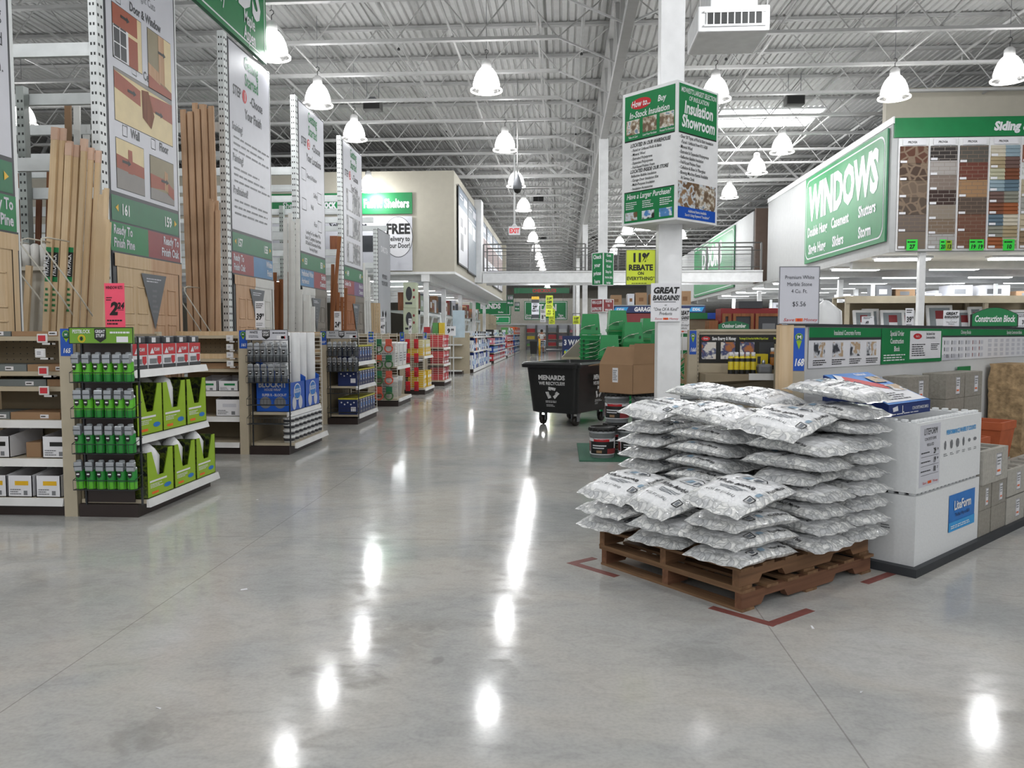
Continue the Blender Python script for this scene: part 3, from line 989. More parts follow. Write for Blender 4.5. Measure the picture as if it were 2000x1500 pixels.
# ---- wire side racks with foam cans
M_CANG = mat('lime_can_print', '5fb531', .35, scale=30, amt=.15)
M_CANGD = mat('deep_green_can_print', '2a8a3a', .35)
M_CANS = mat('silver_can', 'a9adb2', .3, .7)
M_CANGR = mat('grey_can_print', '7f8488', .35)
M_CANK = mat('charcoal_can_print', '4c5054', .35)


def can_proto(mb, md, group):
    t = thing('foam_can', 'x', 'can', (0, 0, 0), 0, group)
    b = MB(); b.lathe([(.033, 0), (.035, .004), (.035, .055)], (0, 0, 0), md, 16, True); b.lathe([(.0351, .055), (.0351, .148)], (0, 0, 0), mb, 16); b.lathe([(.035, .148), (.035, .16), (.026, .172)], (0, 0, 0), M_CANS, 16, False, True)
    b.build('can_body', t)
    b = MB(); b.lathe([(.02, .17), (.022, .2), (.02, .218), (.01, .222)], (0, 0, 0), M_CANGR, 12, True, True); b.build('cap', t)
    b = MB(); b.bbox(-.031, .031, -.036, .0, .135, .208, M_CANS, .007); b.box(-.031, .031, -.037, -.036, .17, .178, M_CANK); b.build('nozzle_pack', t)
    S = Board((-.016, -.0375, .085), U_F, .032, .05, M_FRAME, thick=0); S.poly([(0, .05), (.032, .05), (.032, .015), (.016, 0), (0, .015)], M_BLACK, 1); S.rect(.005, .025, .027, .035, M_PAPER, 2); S.build('crest', t)
    return t
CANP = {}


def side_rack(k, rows, mats, empties=(), header=None):
    y0 = LOW[k] - .11
    t = thing('wire_rack', 'black wire side rack with header hanging on the %s endcap' % WHICH[k], 'rack', (LX + (.055, .03, .03)[k], y0, 0), 0, 'wire side racks')
    b = MB()
    for x in (-.485, -.04): b.box(x - .006, x + .006, .09, .105, .1, 1.4, M_WIRE)
    b.box(-.5, -.1, .1, .108, .12, 1.36, M_KICK) if k == 0 else None  # added dark sheet: the shaded gap behind the cans put in as colour
    b.build('frame', t)
    for z in list(rows) + list(empties):
        b = MB()
        for zz, ins in ((z - .004, 0), (z + .07, 0)):
            for p, q in (((-.5, -.045), (-.02, -.045)), ((-.5, .09), (-.5, -.045)), ((-.02, .09), (-.02, -.045))):
                b.tube((*p, zz + (.04 if (p[1] > 0 and zz > z) else 0)), (*q, zz), .0028, M_WIRE, 5)
        for i in range(13): b.tube((-.5 + .04 * i, -.045, z - .004), (-.5 + .04 * i, -.045, z + .07), .0018, M_WIRE, 4)
        for i in range(5): b.tube((-.5, -.045 + i * .033, z - .005), (-.02, -.045 + i * .033, z - .005), .0022, M_WIRE, 4)
        b.build('basket', t)
    w = .5
    S = Board((-.51, -.02, 1.345), U_F, w, .125, header[0], thick=.012)
    S.ring(0, 0, w, .125, .006, M_BLACK, .7)
    S.text(.1, .08, .028, header[1], M_PAPER if k == 0 else M_FRAME, 'c', .14, .8, .02)
    S.poly([(.2, .115), (.29, .115), (.29, .04), (.245, .01), (.2, .04)], M_BLACK, 1)
    S.text(.245, .082, .024, 'GREAT', M_PAPER, 'c', .08, .75, .03, 2); S.text(.245, .05, .024, 'STUFF', M_PAPER, 'c', .08, .75, .03, 2)
    if k == 0: S.ell(.1, .04, .03, .03, M_GOLD, 1); S.ell(.1, .04, .022, .022, M_LGREEN, 2); S.ell(.1, .04, .012, .015, M_BLACK, 3)
    else: S.lines(.04, .17, .03, .06, 2, M_FRAME, 1); S.rect(.42, .02, .47, .05, M_TAGR, 1)
    S.lines(.32, .48, .07, .1, 1, M_PAPER if k == 0 else M_FRAME, 1); S.rect(.37, .012, .46, .055, M_PAPER, 1)
    S.build('header_sign', t)
    for ri, z in enumerate(rows):
        for i in range(6):
            key = mats[ri % len(mats)]
            cn = ('green', 'grey')[k > 0]
            if key not in CANP:
                CANP[key] = can_proto(*key, '%s foam cans in the wire racks' % cn); o = CANP[key]
            else:
                o = copy_tree(CANP[key])
            o['group'] = 'foam cans in the %s wire rack' % WHICH[k]
            o['label'] = '%s foam can, %s from left, %s row of the %s wire rack' % (cn, ORD[i], ('top', 'second', 'third', 'bottom')[ri], WHICH[k])
            tilt = -.06 if (k == 0 and ri == 3 and i == 0) else rnd.uniform(-.02, .02)
            o.location = (LX + (.055, .03, .03)[k] - .46 + i * .08, y0 + .0, z + .001)
            o.rotation_euler = (0, tilt, rnd.uniform(-.2, .2))
    return t
cg, cgd = (M_CANG, M_CANGD), (M_CANGD, M_CANGD)
side_rack(0, (1.06, .79, .52, .245), [(M_CANG, M_CANGD), (M_CANG, M_CANGD), (M_CANGD, M_CANGD), (M_CANGD, M_CANG)], (), (mat('leaf_green_print', '6f9f2e', .4), 'PESTBLOCK'))
side_rack(1, (1.1, .86), [(M_CANGR, M_CANK)], (.6, .38), (M_GREYP, 'WHITE'))
side_rack(2, (1.08, .84), [(M_CANK, M_CANK)], (.5, .2), (mat('mid_grey_header', 'b2b4b8', .4), 'BLACK'))

# ---- goods on the shelf sides facing the camera
def open_carton(parent_label, x, y, z, w, d, h, stripe, rz=0, m=M_PAPER, cat='box'):
    t = thing('open_carton', parent_label, cat, (x, y, z), rz, 'white open cartons on the low shelves')
    b = MB()
    b.box(0, w, 0, .006, 0, h, m); b.box(0, w, d - .006, d, 0, h + .05, m); b.box(0, w, 0, d, 0, .006, m)
    for xx in (0, w - .006):
        b.hexa([(xx, 0, 0), (xx + .006, 0, 0), (xx + .006, d, 0), (xx, d, 0), (xx, 0, h), (xx + .006, 0, h), (xx + .006, d, h + .05), (xx, d, h + .05)], m)
    b.build('carton_body', t)
    S = Board((.01, -.001, 0), U_F, w - .02, h, m, thick=0)
    S.rect(w * .25, h * .55, w * .8, h * .75, stripe, 1); S.rect(w * .6, h * .1, w * .75, h * .3, M_GREYD, 1); S.lines(w * .05, w * .5, h * .1, h * .4, 3, M_GREYD, 1)
    S.build('carton_print', t)
    for i in range(4):
        b = MB(); b.box(.02 + i * (w - .04) / 4, .02 + (i + .8) * (w - .04) / 4, .01, d - .01, .01, h * (.6 + .12 * (i % 3)), M_CARDD); b.build('trim_piece', t)
    return t
Y = LOW[0]
for i, x in enumerate((-1.31, -1.10, -.87)):
    open_carton('white open carton with orange stripe, %s from left, bottom shelf by tag 165' % ORD[i], LX + x, Y + .035, .141, .2, .48, .17, M_GOLD)
for i, (x, st) in enumerate(((-1.33, M_BLACK), (-.85, M_BLACK))):
    open_carton('white open carton with black stripe, %s, above the orange striped cartons' % ('left one', 'right one by the upright')[i], LX + x, Y + .1, .441, .21, .42, .17, st)
b = MB(); b.box(LX - 1.09, LX - .97, Y + .14, Y + .5, .441, .56, M_CARD); tag(b.build('brown_carton'), 'plain brown carton wedged between the black striped cartons', 'box')
M_BOXG = mat('grey_long_carton', '6f7677', .55)
fi = 0
for sz, items in ((.741, ((-1.4, -1.16, M_BOXG), (-1.15, -.74, M_CARD), (-.725, -.64, M_CARDD))), (1.001, ((-1.48, -1.32, M_CARD), (-1.31, -.88, M_BOXG), (-.87, -.64, M_CARD))), (1.121, ((-1.48, -1.04, M_BOXG), (-1.03, -.64, M_CARD))), (1.401, ((-1.48, -1.16, M_BOXG), (-1.15, -.64, M_CARD)))):
    for (xa_, xb_, m) in items:
        fi += 1
        t = thing('long_carton', '%s long flat carton, %s on the %s shelf beside tag 165' % ('grey' if m is M_BOXG else 'brown', ('left', 'middle', 'right')[[q[0] for q in items].index(xa_) + (1 if len(items) == 2 and xa_ == items[-1][0] else 0)], {.741: 'third', 1.001: 'fourth', 1.121: 'fifth', 1.401: 'top'}[sz]), 'box', (LX + xa_, Y + .17 + (.05 if sz > .9 else 0), sz), 0, 'flat cartons on the nearest low shelf')
        b = MB(); b.box(0, xb_ - xa_, 0, .3, 0, .055 if sz < 1.3 else .04, m); b.build('carton_body', t)
        S = Board((.0, -.001, .0), U_F, xb_ - xa_, .05, m, thick=0); S.rect((xb_ - xa_) * .6, .008, (xb_ - xa_) * .6 + .07, .038, M_PAPER, 1); S.lines((xb_ - xa_) * .6 + .008, (xb_ - xa_) * .6 + .062, .012, .034, 1, M_BLACK, 2); S.build('end_label', t)
def flag(x, y, z, red, label):
    t = thing('price_flag', label, 'price tag', (x, y, z), 0, 'price flags on the low shelves')
    b = MB(); b.bbox(-.042, .042, -.012, 0, -.035, .035, M_LIP, .005); b.box(-.004, .075, -.004, .0, -.05, -.036, M_LIP); b.box(.06, .075, -.004, .04, -.05, -.036, M_LIP); b.build('holder', t)
    S = Board((-.03, -.0125, -.022), U_F, .06, .045, M_TAGR if red else M_PAPER, thick=0)
    S.rect(0, 0, .06, .045, M_TAGR if red else M_PAPER, 1)
    if not red: S.lines(.008, .052, .008, .038, 2, M_GREYD, 2)
    S.build('price_ticket', t)
for i, (z, red) in enumerate(((1.385, 1), (1.27, 0), (1.13, 1), (1.005 - .03, 1))):
    flag(LX - .82, Y + .08 + .03 * (i != 1), z, red, '%s price flag, %s from the top beside tag 165' % ('red' if red else 'white', ORD[i]))
for i, z in enumerate((1.37, 1.265, 1.17, 1.07)):
    flag(LX - .76, LOW[1] + .1, z, 0, 'white price flag, %s from the top beside tag 161' % ORD[i])
Y = LOW[1]
for i, x in enumerate((-1.18, -.92)):
    open_carton('white open carton with green stripe, %s, on the second low shelf' % ('left', 'right')[i], LX + x, Y + .12, .741, .24, .4, .12, M_GREEN)
open_carton('plain white open carton low on the second low shelf', LX - .95, Y + .1, .441, .3, .4, .2, M_GREYP)
for k in (1, 2):
    for i, (z, m, h) in enumerate(((1.001, M_CARD, .07), (1.121, M_PINE, .06), (1.401, M_PINE, .05))):
        b = MB(); b.box(-1.48, -.68, .24, .54, 0, h, m)
        o = b.build('stacked_board'); o.location = (LX, LOW[k], z)
        tag(o, 'flat wooden board on the %s shelf of the %s low shelf run' % (('fourth', 'fifth', 'top')[i], WHICH[k]), 'board', 'boards lying on the low shelves')
for i in range(3):
    b = MB(); b.box(-1.3 + i * .02, -.66, .1 + i * .03, .5, 0, .035, (M_PINE, M_WTRIM, M_CARD)[i])
    o = b.build('stacked_board'); o.location = (LX, LOW[2], .441 + .036 * i); tag(o, 'short board, %s in the low pile on the third low shelf run' % ('bottom', 'middle', 'top')[i], 'board', 'boards lying on the low shelves')

# ---- endcap 1: red cartons, green display boxes
M_REDB = mat('red_box_print', 'c5202c', .4); M_LIMEB = mat('lime_box_print', '93b71e', .4); M_PHB = picture('leafy_garden_photo', ['1c2410', '2c3a14', '5a6a1a', '0f140c'], 18)
Y = LOW[0]
def red_box(i):
    t = thing('red_carton', 'red and black carton, %s from the camera, on the top endcap shelf' % ORD[i], 'box', (LX - .27, Y + .06 + i * .235, 1.141), 0, 'red cartons on the nearest endcap')
    b = MB(); b.box(0, .2, 0, .215, 0, .2, M_PAPER); b.build('carton_body', t)
    S = Board((.201, 0, 0), U_L, .215, .2, M_PAPER, thick=0)
    S.rect(0, .11, .215, .2, M_REDB); S.rect(0, 0, .215, .03, M_FRAME); S.rect(.02, .04, .13, .08, M_GREYD); S.text(.13, .14, .03, 'FOAM', M_PAPER, 'c', .12, .8, .03, 2); S.poly([(.14, .1), (.2, .1), (.2, .05), (.17, .03), (.14, .05)], M_REDB, 2); S.poly([(.02, .12), (.06, .17), (.09, .12)], M_PAPER, 2)
    S.build('front_print', t)
    b = MB(); b.bbox(.05, .2, .02, .2, .201, .262, M_FRAME, .01); b.box(.15, .202, .06, .12, .21, .25, M_PAPER); b.build('black_top_pack', t)
for i in range(5): red_box(i)
S = Board((LX - .27, Y + .059, 1.141), U_F, .2, .2, M_PAPER, thick=0)
def lime_box(x, y, z, w, d, h, label, fill, tall=True):
    t = thing('display_carton', label, 'box', (x, y, z), 0, 'lime green display cartons on the nearest endcap')
    b = MB()
    b.box(0, d, 0, w, 0, .006, M_LIMEB)
    for yy in (0, w - .006):        # sides with a printed garden photo
        b.box(0, d, yy, yy + .006, 0, h, M_PHB)
    b.box(0, .006, 0, w, 0, h, M_PHB)
    b.build('carton_body', t)
    S = Board((d, 0, 0), U_L, w, h, M_LIMEB, thick=0, eps=.002)
    S.v, S.f, S.m, S.s = [], [], [], []
    for dd in (0, -.006):
        S.add([S.p(0, 0, dd), S.p(w, 0, dd), S.p(w, h, dd), S.p(w * .82, h, dd), S.p(w * .62, h * .45, dd), S.p(w * .38, h * .45, dd), S.p(w * .18, h, dd), S.p(0, h, dd)], [(0, 5, 6, 7), (0, 1, 4, 5), (1, 2, 3, 4)] if dd == 0 else [(7, 6, 5, 0), (5, 4, 1, 0), (4, 3, 2, 1)], M_LIMEB)
    S.rect(w * .08, h * .33, w * .72, h * .37, M_PAPER); S.lines(w * .1, w * .6, h * .2, h * .3, 3, M_PAPER, 1); S.ell(w * .75, h * .17, w * .14, h * .05, M_LITEB, 1); S.rect(w * .15, h * .07, w * .4, h * .12, M_ORANGE_, 1)
    S.build('cut_out_front', t)
    for i in range(3 if fill else 1):
        b = MB()
        cx, cy = d * (.3 + .35 * (i % 2)), w * (.25 + .25 * i)
        r0 = w * .22
        prof = [(r0 * .9, h * .05), (r0, h * .5), (r0 * 1.05, h * .85), (r0 * .8, h * (1.02 if fill else .75)), (r0 * .3, h * (1.12 if fill else .85)), (0.002, h * (1.14 if fill else .87))]
        b.lathe(prof, (cx, cy, 0), M_WHITEP, 12, True)
        for q, v in enumerate(b.v): b.v[q] = v + noise.noise_vector(v * 18) * .012
        b.build('wrapped_pack', t)['label'] = 'white plastic wrapped pack'
    return t
M_ORANGE_ = mat('orange_print', 'ee6a1f', .45)
for i, (yy, w, f) in enumerate(((.04, .40, 0), (.45, .40, 1), (.87, .38, 0))):
    lime_box(LX - .36, Y + yy, .621, w, .32, .4, 'tall lime display carton, %s from the camera, middle endcap shelf' % ORD[i], f)
for i, (yy, w, f) in enumerate(((.04, .42, 1), (.48, .38, 1), (.88, .38, 1))):
    lime_box(LX - .31, Y + yy, .136, w, .34, .36, 'lime display carton with bulging white packs, %s from the camera, bottom endcap shelf' % ORD[i], f)

# ---- endcap 2: blue cartons with white rolls, tubs below
Y = LOW[1]
M_TUB = mat('white_tub_print', 'dcdcda', .4); M_BLUEB = mat('vivid_blue_carton', '1a55b8', .4)
for i in range(2):
    t = thing('roll_carton', 'blue carton of white wrap rolls, %s, on the second endcap' % ('nearer one', 'farther one')[i], 'box', (LX - .44, Y + .06 + i * .6, .501), 0, 'blue roll cartons')
    b = MB(); w, d, h = .56, .4, .62
    b.box(0, .006, 0, w, 0, h, M_BLUEB); b.box(0, d, 0, w, 0, .006, M_BLUEB)
    for yy in (0, w - .006): b.hexa([(0, yy, 0), (d, yy, 0), (d, yy + .006, 0), (0, yy + .006, 0), (0, yy, h), (d, yy, h * .62), (d, yy + .006, h * .62), (0, yy + .006, h)], M_BLUEB)
    b.box(d - .006, d, 0, w, 0, h * .55, M_BLUEB); b.build('carton_body', t)
    S = Board((d + .001, 0, 0), U_L, w, h * .55, M_BLUEB, thick=0)
    S.ell(w * .5, h * .36, .13, .1, M_PAPER, 1); S.ell(w * .5, h * .36, .115, .085, M_LITEB, 2); S.text(w * .5, h * .34, .05, 'BLOCK-IT', M_PAPER, 'c', .22, .8, .03, 3); S.ell(w * .3, .09, .07, .08, M_GREYP, 1); S.ell(w * .7, .09, .07, .08, M_GREYP, 1); S.build('front_print', t)
    S = Board((0, -.001, 0), U_F, d, h * .6, M_BLUEB, thick=0)
    S.text(d * .5, h * .47, .07, 'BLOCK-IT', M_GREYP, 'c', d * .85, .8, .04, 1); S.text(d * .5, h * .4, .03, 'HOUSE WRAP', M_GREYP, 'c', d * .5, .8, .02, 1); S.text(d * .55, h * .3, .03, 'SUPER R - BLOCK-IT', M_GREYP, 'c', d * .8, .8, .03, 1)
    S.ell(d * .28, .11, .07, .07, M_GREYD, 1); S.ell(d * .72, .11, .07, .07, M_GREYD, 1); S.build('side_print', t)
    for j in range(4):
        b = MB(); b.lathe([(.06, .01), (.066, .02), (.066, .93), (.06, .94), (.02, .94)], (.12 + .18 * (j % 2), .1 + .35 * (j // 2) + .05 * (j % 2), 0), M_WHITEP, 18, True, True)
        o = b.build('wrap_roll', t); o['label'] = 'white roll'
tub = None
for r_ in range(4):
    for i in range(8):
        lab = 'small white tub, %s from camera, %s layer under the blue cartons' % (ORD[i], ('bottom', 'second', 'third', 'top')[r_])
        if tub is None:
            tub = thing('tub', lab, 'tub', (0, 0, 0), 0, 'white tubs on the second endcap')
            b = MB(); b.lathe([(.06, 0), (.068, .062)], (0, 0, 0), M_TUB, 16, True); b.build('tub_body', tub)
            b = MB(); b.lathe([(.072, .058), (.072, .072), (.06, .074)], (0, 0, 0), M_WHITEP, 16, True, True); b.build('lid', tub)
            b = MB(); b.lathe([(.0645, .02), (.0675, .05)], (0, 0, 0), M_FRAME, 16); b.build('label_band', tub)
            o = tub
        else: o = copy_tree(tub, lab)
        o.location = (LX - .065, Y + .11 + i * .152, .136 + r_ * .0745)

# ---- endcap 3: navy and yellow cartons in rows
Y = LOW[2]
nb = None
for r_, (z, n) in enumerate(((.151, 7), (.601, 7), (.981, 6))):
    for i in range(n):
        lab = 'navy carton with yellow edge, %s from camera, %s shelf of the third endcap' % (ORD[i], ('bottom', 'middle', 'top')[r_])
        if nb is None:
            nb = thing('navy_carton', lab, 'box', (0, 0, 0), 0, 'navy cartons on the third endcap')
            b = MB(); b.box(-.3, 0, 0, .16, 0, .26, M_NAVY); b.box(-.301, .001, -.001, .161, .235, .26, mat('yellow_edge', 'c9c33a', .4)); b.build('carton_body', nb)
            S = Board((.002, 0, 0), U_L, .16, .26, M_NAVY, thick=0); S.ell(.08, .14, .045, .06, M_GREYP, 1); S.rect(.05, .11, .11, .17, M_LITEB, 2); S.rect(.02, .02, .14, .05, M_GREYD, 1); S.lines(.02, .14, .2, .23, 1, M_PAPER, 1); S.build('front_print', nb)
            S = Board((-.3, -.002, 0), U_F, .3, .26, M_NAVY, thick=0)
            for q in range(5): S.ell(.05 + q * .05, .19 - .03 * (q % 2), .012, .012, M_PAPER, 1)
            S.rect(.2, .05, .28, .12, M_PAPER, 1); S.build('side_print', nb)
            o = nb
        else: o = copy_tree(nb, lab)
        if r_ == 2 and i == 3: continue_ = True
        o.location = (LX - .05, Y + .05 + i * .172, z)

# ---- endcap 4: white buckets, hoses on a wire grid
Y = LOW[3]
def grid_panel(y, x0, x1, z0, z1, label, parent=None):
    b = MB()
    n = int((z1 - z0) / .05)
    for i in range(n + 1): b.tube((x0, y, z0 + i * .05), (x1, y, z0 + i * .05), .004, M_WIREW, 4)
    for i in range(4): b.tube((x0 + (x1 - x0) * i / 3, y + .006, z0), (x0 + (x1 - x0) * i / 3, y + .006, z1), .006, M_WIREW, 5)
    return tag(b.build('wire_grid'), label, 'grid panel', 'cream wire grid panels on the endcaps')
for k in (3, 4, 5):
    b_ = grid_panel(LOW[k] - .02, LX - .5, LX - .04, .12, 1.44, 'cream wire grid panel on the near side of the %s endcap' % WHICH[k])
grid_panel(LOW[1] + 1.34, LX - .5, LX - .04, .12, 1.44, 'cream wire grid panel on the far side of the second endcap')
grid_panel(LOW[2] + 1.34, LX - .5, LX - .04, .12, 1.44, 'cream wire grid panel on the far side of the third endcap')
def bucket(x, y, z, s, label, lid=True):
    t = thing('bucket', label, 'bucket', (x, y, z), 0, 'white buckets on the fourth endcap')
    b = MB(); b.lathe([(.13 * s, 0), (.15 * s, .3 * s), (.158 * s, .3 * s), (.158 * s, .33 * s), (.152 * s, .36 * s)], (0, 0, 0), M_WHITEP, 24, True, not lid); b.build('bucket_body', t)
    if lid:
        b = MB(); b.lathe([(.16 * s, .355 * s), (.162 * s, .385 * s), (.14 * s, .39 * s)], (0, 0, 0), M_WHITEP, 24, True, True); b.build('lid', t)
    S = Board((-.06 * s, -.148 * s, .09 * s), U_F, .12 * s, .14 * s, M_GREYP, thick=.0); S.lines(0, .12 * s, 0, .14 * s, 4, M_GREYD, 1); S.build('label_print', t)
    b = MB(); b.path([(.15 * s, 0, .3 * s), (.1 * s, -.13 * s, .2 * s), (-.1 * s, -.13 * s, .2 * s), (-.15 * s, 0, .3 * s)], .004, M_WIREW, 5); b.build('bail_handle', t)
bucket(LX - .26, Y + .3, .151, 1.05, 'white bucket on the bottom shelf of the fourth endcap, nearer'); bucket(LX - .26, Y + .75, .151, 1.05, 'white bucket on the bottom shelf of the fourth endcap, farther')
for i in range(3):
    t = thing('storage_tub', 'white square tub with lid, %s from camera, upper shelf of the fourth endcap' % ORD[i], 'tub', (LX - .27, Y + .25 + i * .4, .781), 0, 'white square tubs')
    b = MB(); b.hexa([(-.16, -.16, 0), (.16, -.16, 0), (.16, .16, 0), (-.16, .16, 0), (-.18, -.18, .42), (.18, -.18, .42), (.18, .18, .42), (-.18, .18, .42)], M_WHITEP); b.build('tub_body', t)
    b = MB(); b.bbox(-.19, .19, -.19, .19, .42, .47, M_WHITEP, .012); b.build('lid', t)
    S = Board((-.13, -.171, .08), U_F, .26, .2, M_GREYP, thick=0); S.lines(0, .26, 0, .2, 4, M_GREYD, 1); S.build('label_print', t)
    S = Board((.1711, -.13, .08), U_L, .26, .2, M_GREYP, thick=0); S.lines(0, .26, 0, .2, 4, M_GREYD, 1); S.build('label_print', t)
M_HOSE = mat('green_hose', '3f6b3a', .5); M_SALMON = mat('salmon_pack', 'c9553f', .5)
for i in range(8):
    r_, c = i // 2, i % 2
    t = thing('hose_pack', 'coiled %s hose pack, %s row %s, on the fourth endcap grid' % (('green', 'red')[(r_ + c) % 2 and r_ != 1], ('top', 'second', 'third', 'bottom')[r_], ('left', 'right')[c]), 'hose', (LX - .4 + c * .2, Y - .06, 1.2 - r_ * .31), 0, 'hose packs on the grid')
    b = MB(); b.box(-.06, .06, .0, .03, -.02, .12, (M_GREEN2, M_SALMON)[(r_ + c) % 2]); b.build('header_card', t)
    b = MB()
    for q in range(2): b.path([(.075 * math.cos(a), .0 + .012 * q, -.06 + .075 * math.sin(a)) for a in [2 * math.pi * j / 14 for j in range(15)]], .014, (M_HOSE, M_SALMON)[(r_ + c) % 2 and r_ != 1], 6)
    b.build('hose_coil', t)

# ---- endcap 5 and 6: yellow and red cartons
def box_rows(k, zs, ny, nx, w, d, h, mats, cname, group, jit=.0):
    proto = {}
    for r_, z in enumerate(zs):
        for i in range(ny):
            for q in range(nx):
                m = mats[(r_ + i * 3 + q) % len(mats)]
                lab = '%s carton, %s along, %s, %s shelf of the %s endcap' % (cname, ORD[i], ('lower', 'upper', 'uppermost')[q], ('bottom', 'middle', 'top')[r_], WHICH[k])
                if m not in proto:
                    o = thing('%s_carton' % cname.split()[0], lab, 'box', (0, 0, 0), 0, group)
                    b = MB(); b.box(-d, 0, 0, w, 0, h, m); b.build('carton_body', o)
                    S = Board((.001, 0, 0), U_L, w, h, m, thick=0); S.rect(w * .15, h * .15, w * .85, h * .5, M_PAPER, 1); S.lines(w * .2, w * .8, h * .6, h * .9, 2, M_PAPER, 1); S.build('front_print', o)
                    proto[m] = o
                else: o = copy_tree(proto[m], lab)
                o.location = (LX - .06 - jit * rnd.random(), LOW[k] + .05 + i * (w + .012), z + q * (h + .001))
M_YB = mat('yellow_carton', 'dfb81c', .4); M_YB2 = mat('cream_yellow_carton', 'd6cf9a', .4)
box_rows(4, (.151, .901), 4, 2, .28, .36, .19, [M_YB, M_YB, M_YB2], 'yellow', 'yellow cartons on the fifth endcap', .04)
M_RB2 = mat('dark_red_carton', '9c1c26', .4)
box_rows(5, (.151, .601, 1.051), 6, 2, .17, .34, .17, [M_REDB, M_RB2, M_REDB], 'red', 'red cartons on the sixth endcap', .03)
for i in range(8):
    r_, c = i // 2, i % 2
    t = thing('blister_pack', 'small red blister pack, %s row %s, on the fifth endcap grid' % (('top', 'second', 'third', 'bottom')[r_], ('left', 'right')[c]), 'pack', (LX - .42 + c * .2, LOW[4] - .055, 1.2 - r_ * .33), 0, 'red blister packs')
    b = MB(); b.box(-.05, .05, .01, .03, -.12, .1, M_REDB); b.build('card', t)
    b = MB(); b.bbox(-.035, .035, -.02, .01, -.1, .02, M_RB2, .012); b.build('blister', t)
for o in COL.objects:      # the nearest unit stands a little further back from the aisle than the others
    if o.parent is None and o.location.x < -2.5 and 5.5 < o.location.y < 7.4 and o.location.z < 2: o.location.x -= .08
# cards and goods on top of the low shelves
def topcard(px0, py0, px1, py1, Y_, draw, label, base=None, group=None, zb=1.4):
    p0, p1 = at(px0, py1, Y_), at(px1, py0, Y_)
    S = Board(p0, U_F, p1.x - p0.x, p1.z - p0.z, base or M_PAPER, thick=.006)
    draw(S, S.W, S.H)
    S.box(p0.x + S.W / 2 - .006, p0.x + S.W / 2 + .006, Y_ + .007, Y_ + .02, zb, p0.z + S.H * .6, M_LIP)
    return tag(S.build('price_card'), label, 'card', group)
def d_pr(big, sup):
    def f(S, W, H):
        S.lines(W * .1, W * .9, H * .72, H * .93, 3, M_BLACK, 1); S.text(W * .38, H * .3, H * .24, big, M_BLACK, 'c', W * .6, .75, .04, 2, .1); S.text(W * .8, H * .42, H * .12, sup, M_BLACK, 'c', W * .3, .7, .03); S.lines(W * .1, W * .9, H * .06, H * .2, 2, M_GREYD, 1)
    return f
topcard(206, 553, 242, 640, LOW[0] + .6, d_pink, 'fluorescent pink 2.24 window kits price card above tag 165', M_PINK)
topcard(499, 588, 516, 640, LOW[1] + .6, d_pr('39', '99'), 'white 39.99 price card in front of the second sample door', None, G2)
topcard(653, 608, 666, 652, LOW[2] + .6, d_pr('24', '99'), 'white 24.99 price card in front of the dark oak boards', None, G2)
topcard(743, 619, 752, 652, LOW[3] + .6, d_pr('41', '99'), 'white 41.99 price card at the foot of the grey poster', None, G2)
topcard(798, 622, 804, 652, LOW[4] + .6, d_pr('9', '49'), 'narrow white price card right of the grey poster', None, G2)
# ================================================================ upper storey block on the left, walkway bridge
BX = -3.2
b = MB()
b.box(-22, BX, 23.8, 43, 3.25, 6.24, M_WALLB)
struct(b.build('wall_mezzanine_left'))
b = MB()
b.box(-22, BX + .02, 23.78, 43.02, 3.2, 3.27, M_WHITE)
for k in range(7): b.box(-22, -4.3, 24.3 + k * 2.8, 24.5 + k * 2.8, 3.05, 3.2, M_WHITE)
b.box(-4.2, -3.95, 23.8, 43, 2.98, 3.2, M_WHITE)
struct(b.build('ceiling_mezzanine_left'))
b = MB(); b.box(-34, -3.0, 43, 43.2, 3.25, 6.24, M_WALLB); struct(b.build('wall_mezzanine_end'))
for i, y in enumerate((23.95, 27.5, 32, 37, 42)):
    b = MB(); b.bbox(-4.15, -4.0, y - .075, y + .075, 0, 2.98, M_WHITE, .01); struct(b.build('pillar'))
# fabric shelter banner on the block's front
p0, p1 = at(531, 420, 23.76), at(805, 376, 23.76)
S = Board((p0.x, 23.74, p0.z), U_F, p1.x - p0.x, p1.z - p0.z, M_GREEN, thick=.03, eps=.004)
W, H = S.W, S.H
S.text(.35, H * .3, H * .3, 'Shelter', M_PAPER, 'l', .8, .8, .01); S.text(1.0, H * .3, H * .3, 'Logic', M_GOLD, 'l', .5, .8, .01)
S.text(W * .98, H * .3, H * .42, 'In Stock & More Fabric Shelters', M_PAPER, 'r', W * .7, .8, .04)
tag(S.build('banner'), 'long green fabric shelters banner on the beige upper wall', 'banner')
p0, p1 = at(531, 530, 23.76), at(805, 421, 23.76)
S = Board((p0.x, 23.74, p0.z), U_F, p1.x - p0.x, p1.z - p0.z - .02, M_GREYP, thick=.03, eps=.004)
W, H = S.W, S.H
S.text(W * .55, H * .78, H * .13, 'Select Styles', M_FRAME, 'c', W * .4, .8, .03)
for i in range(4): S.rect(.3 + i * .75, H * .35, .9 + i * .75, H * .65, (M_CARD, M_GREYD, M_BROWN, M_FRAME)[i], 1)
S.ell(.75, H * .8, .25, .14, M_FRAME, 1); S.ell(.75, H * .8, .2, .1, M_GREYP, 2); S.lines(.6, .9, H * .77, H * .83, 1, M_FRAME, 3)
q = at(778, 463, 23.76)
cx, cz = q.x - p0.x, q.z - p0.z
S.ell(cx, cz, .44, .6, M_FRAME, 1, 36); S.ell(cx, cz, .425, .585, M_PAPER, 2, 36)
S.text(cx, cz + .1, .3, 'FREE', M_BLACK, 'c', .72, .9, .04, 3); S.text(cx, cz - .12, .15, 'Delivery to', M_BLACK, 'c', .7, .8, .02, 3); S.text(cx, cz - .32, .15, 'Your Door!', M_BLACK, 'c', .7, .8, .02, 3)
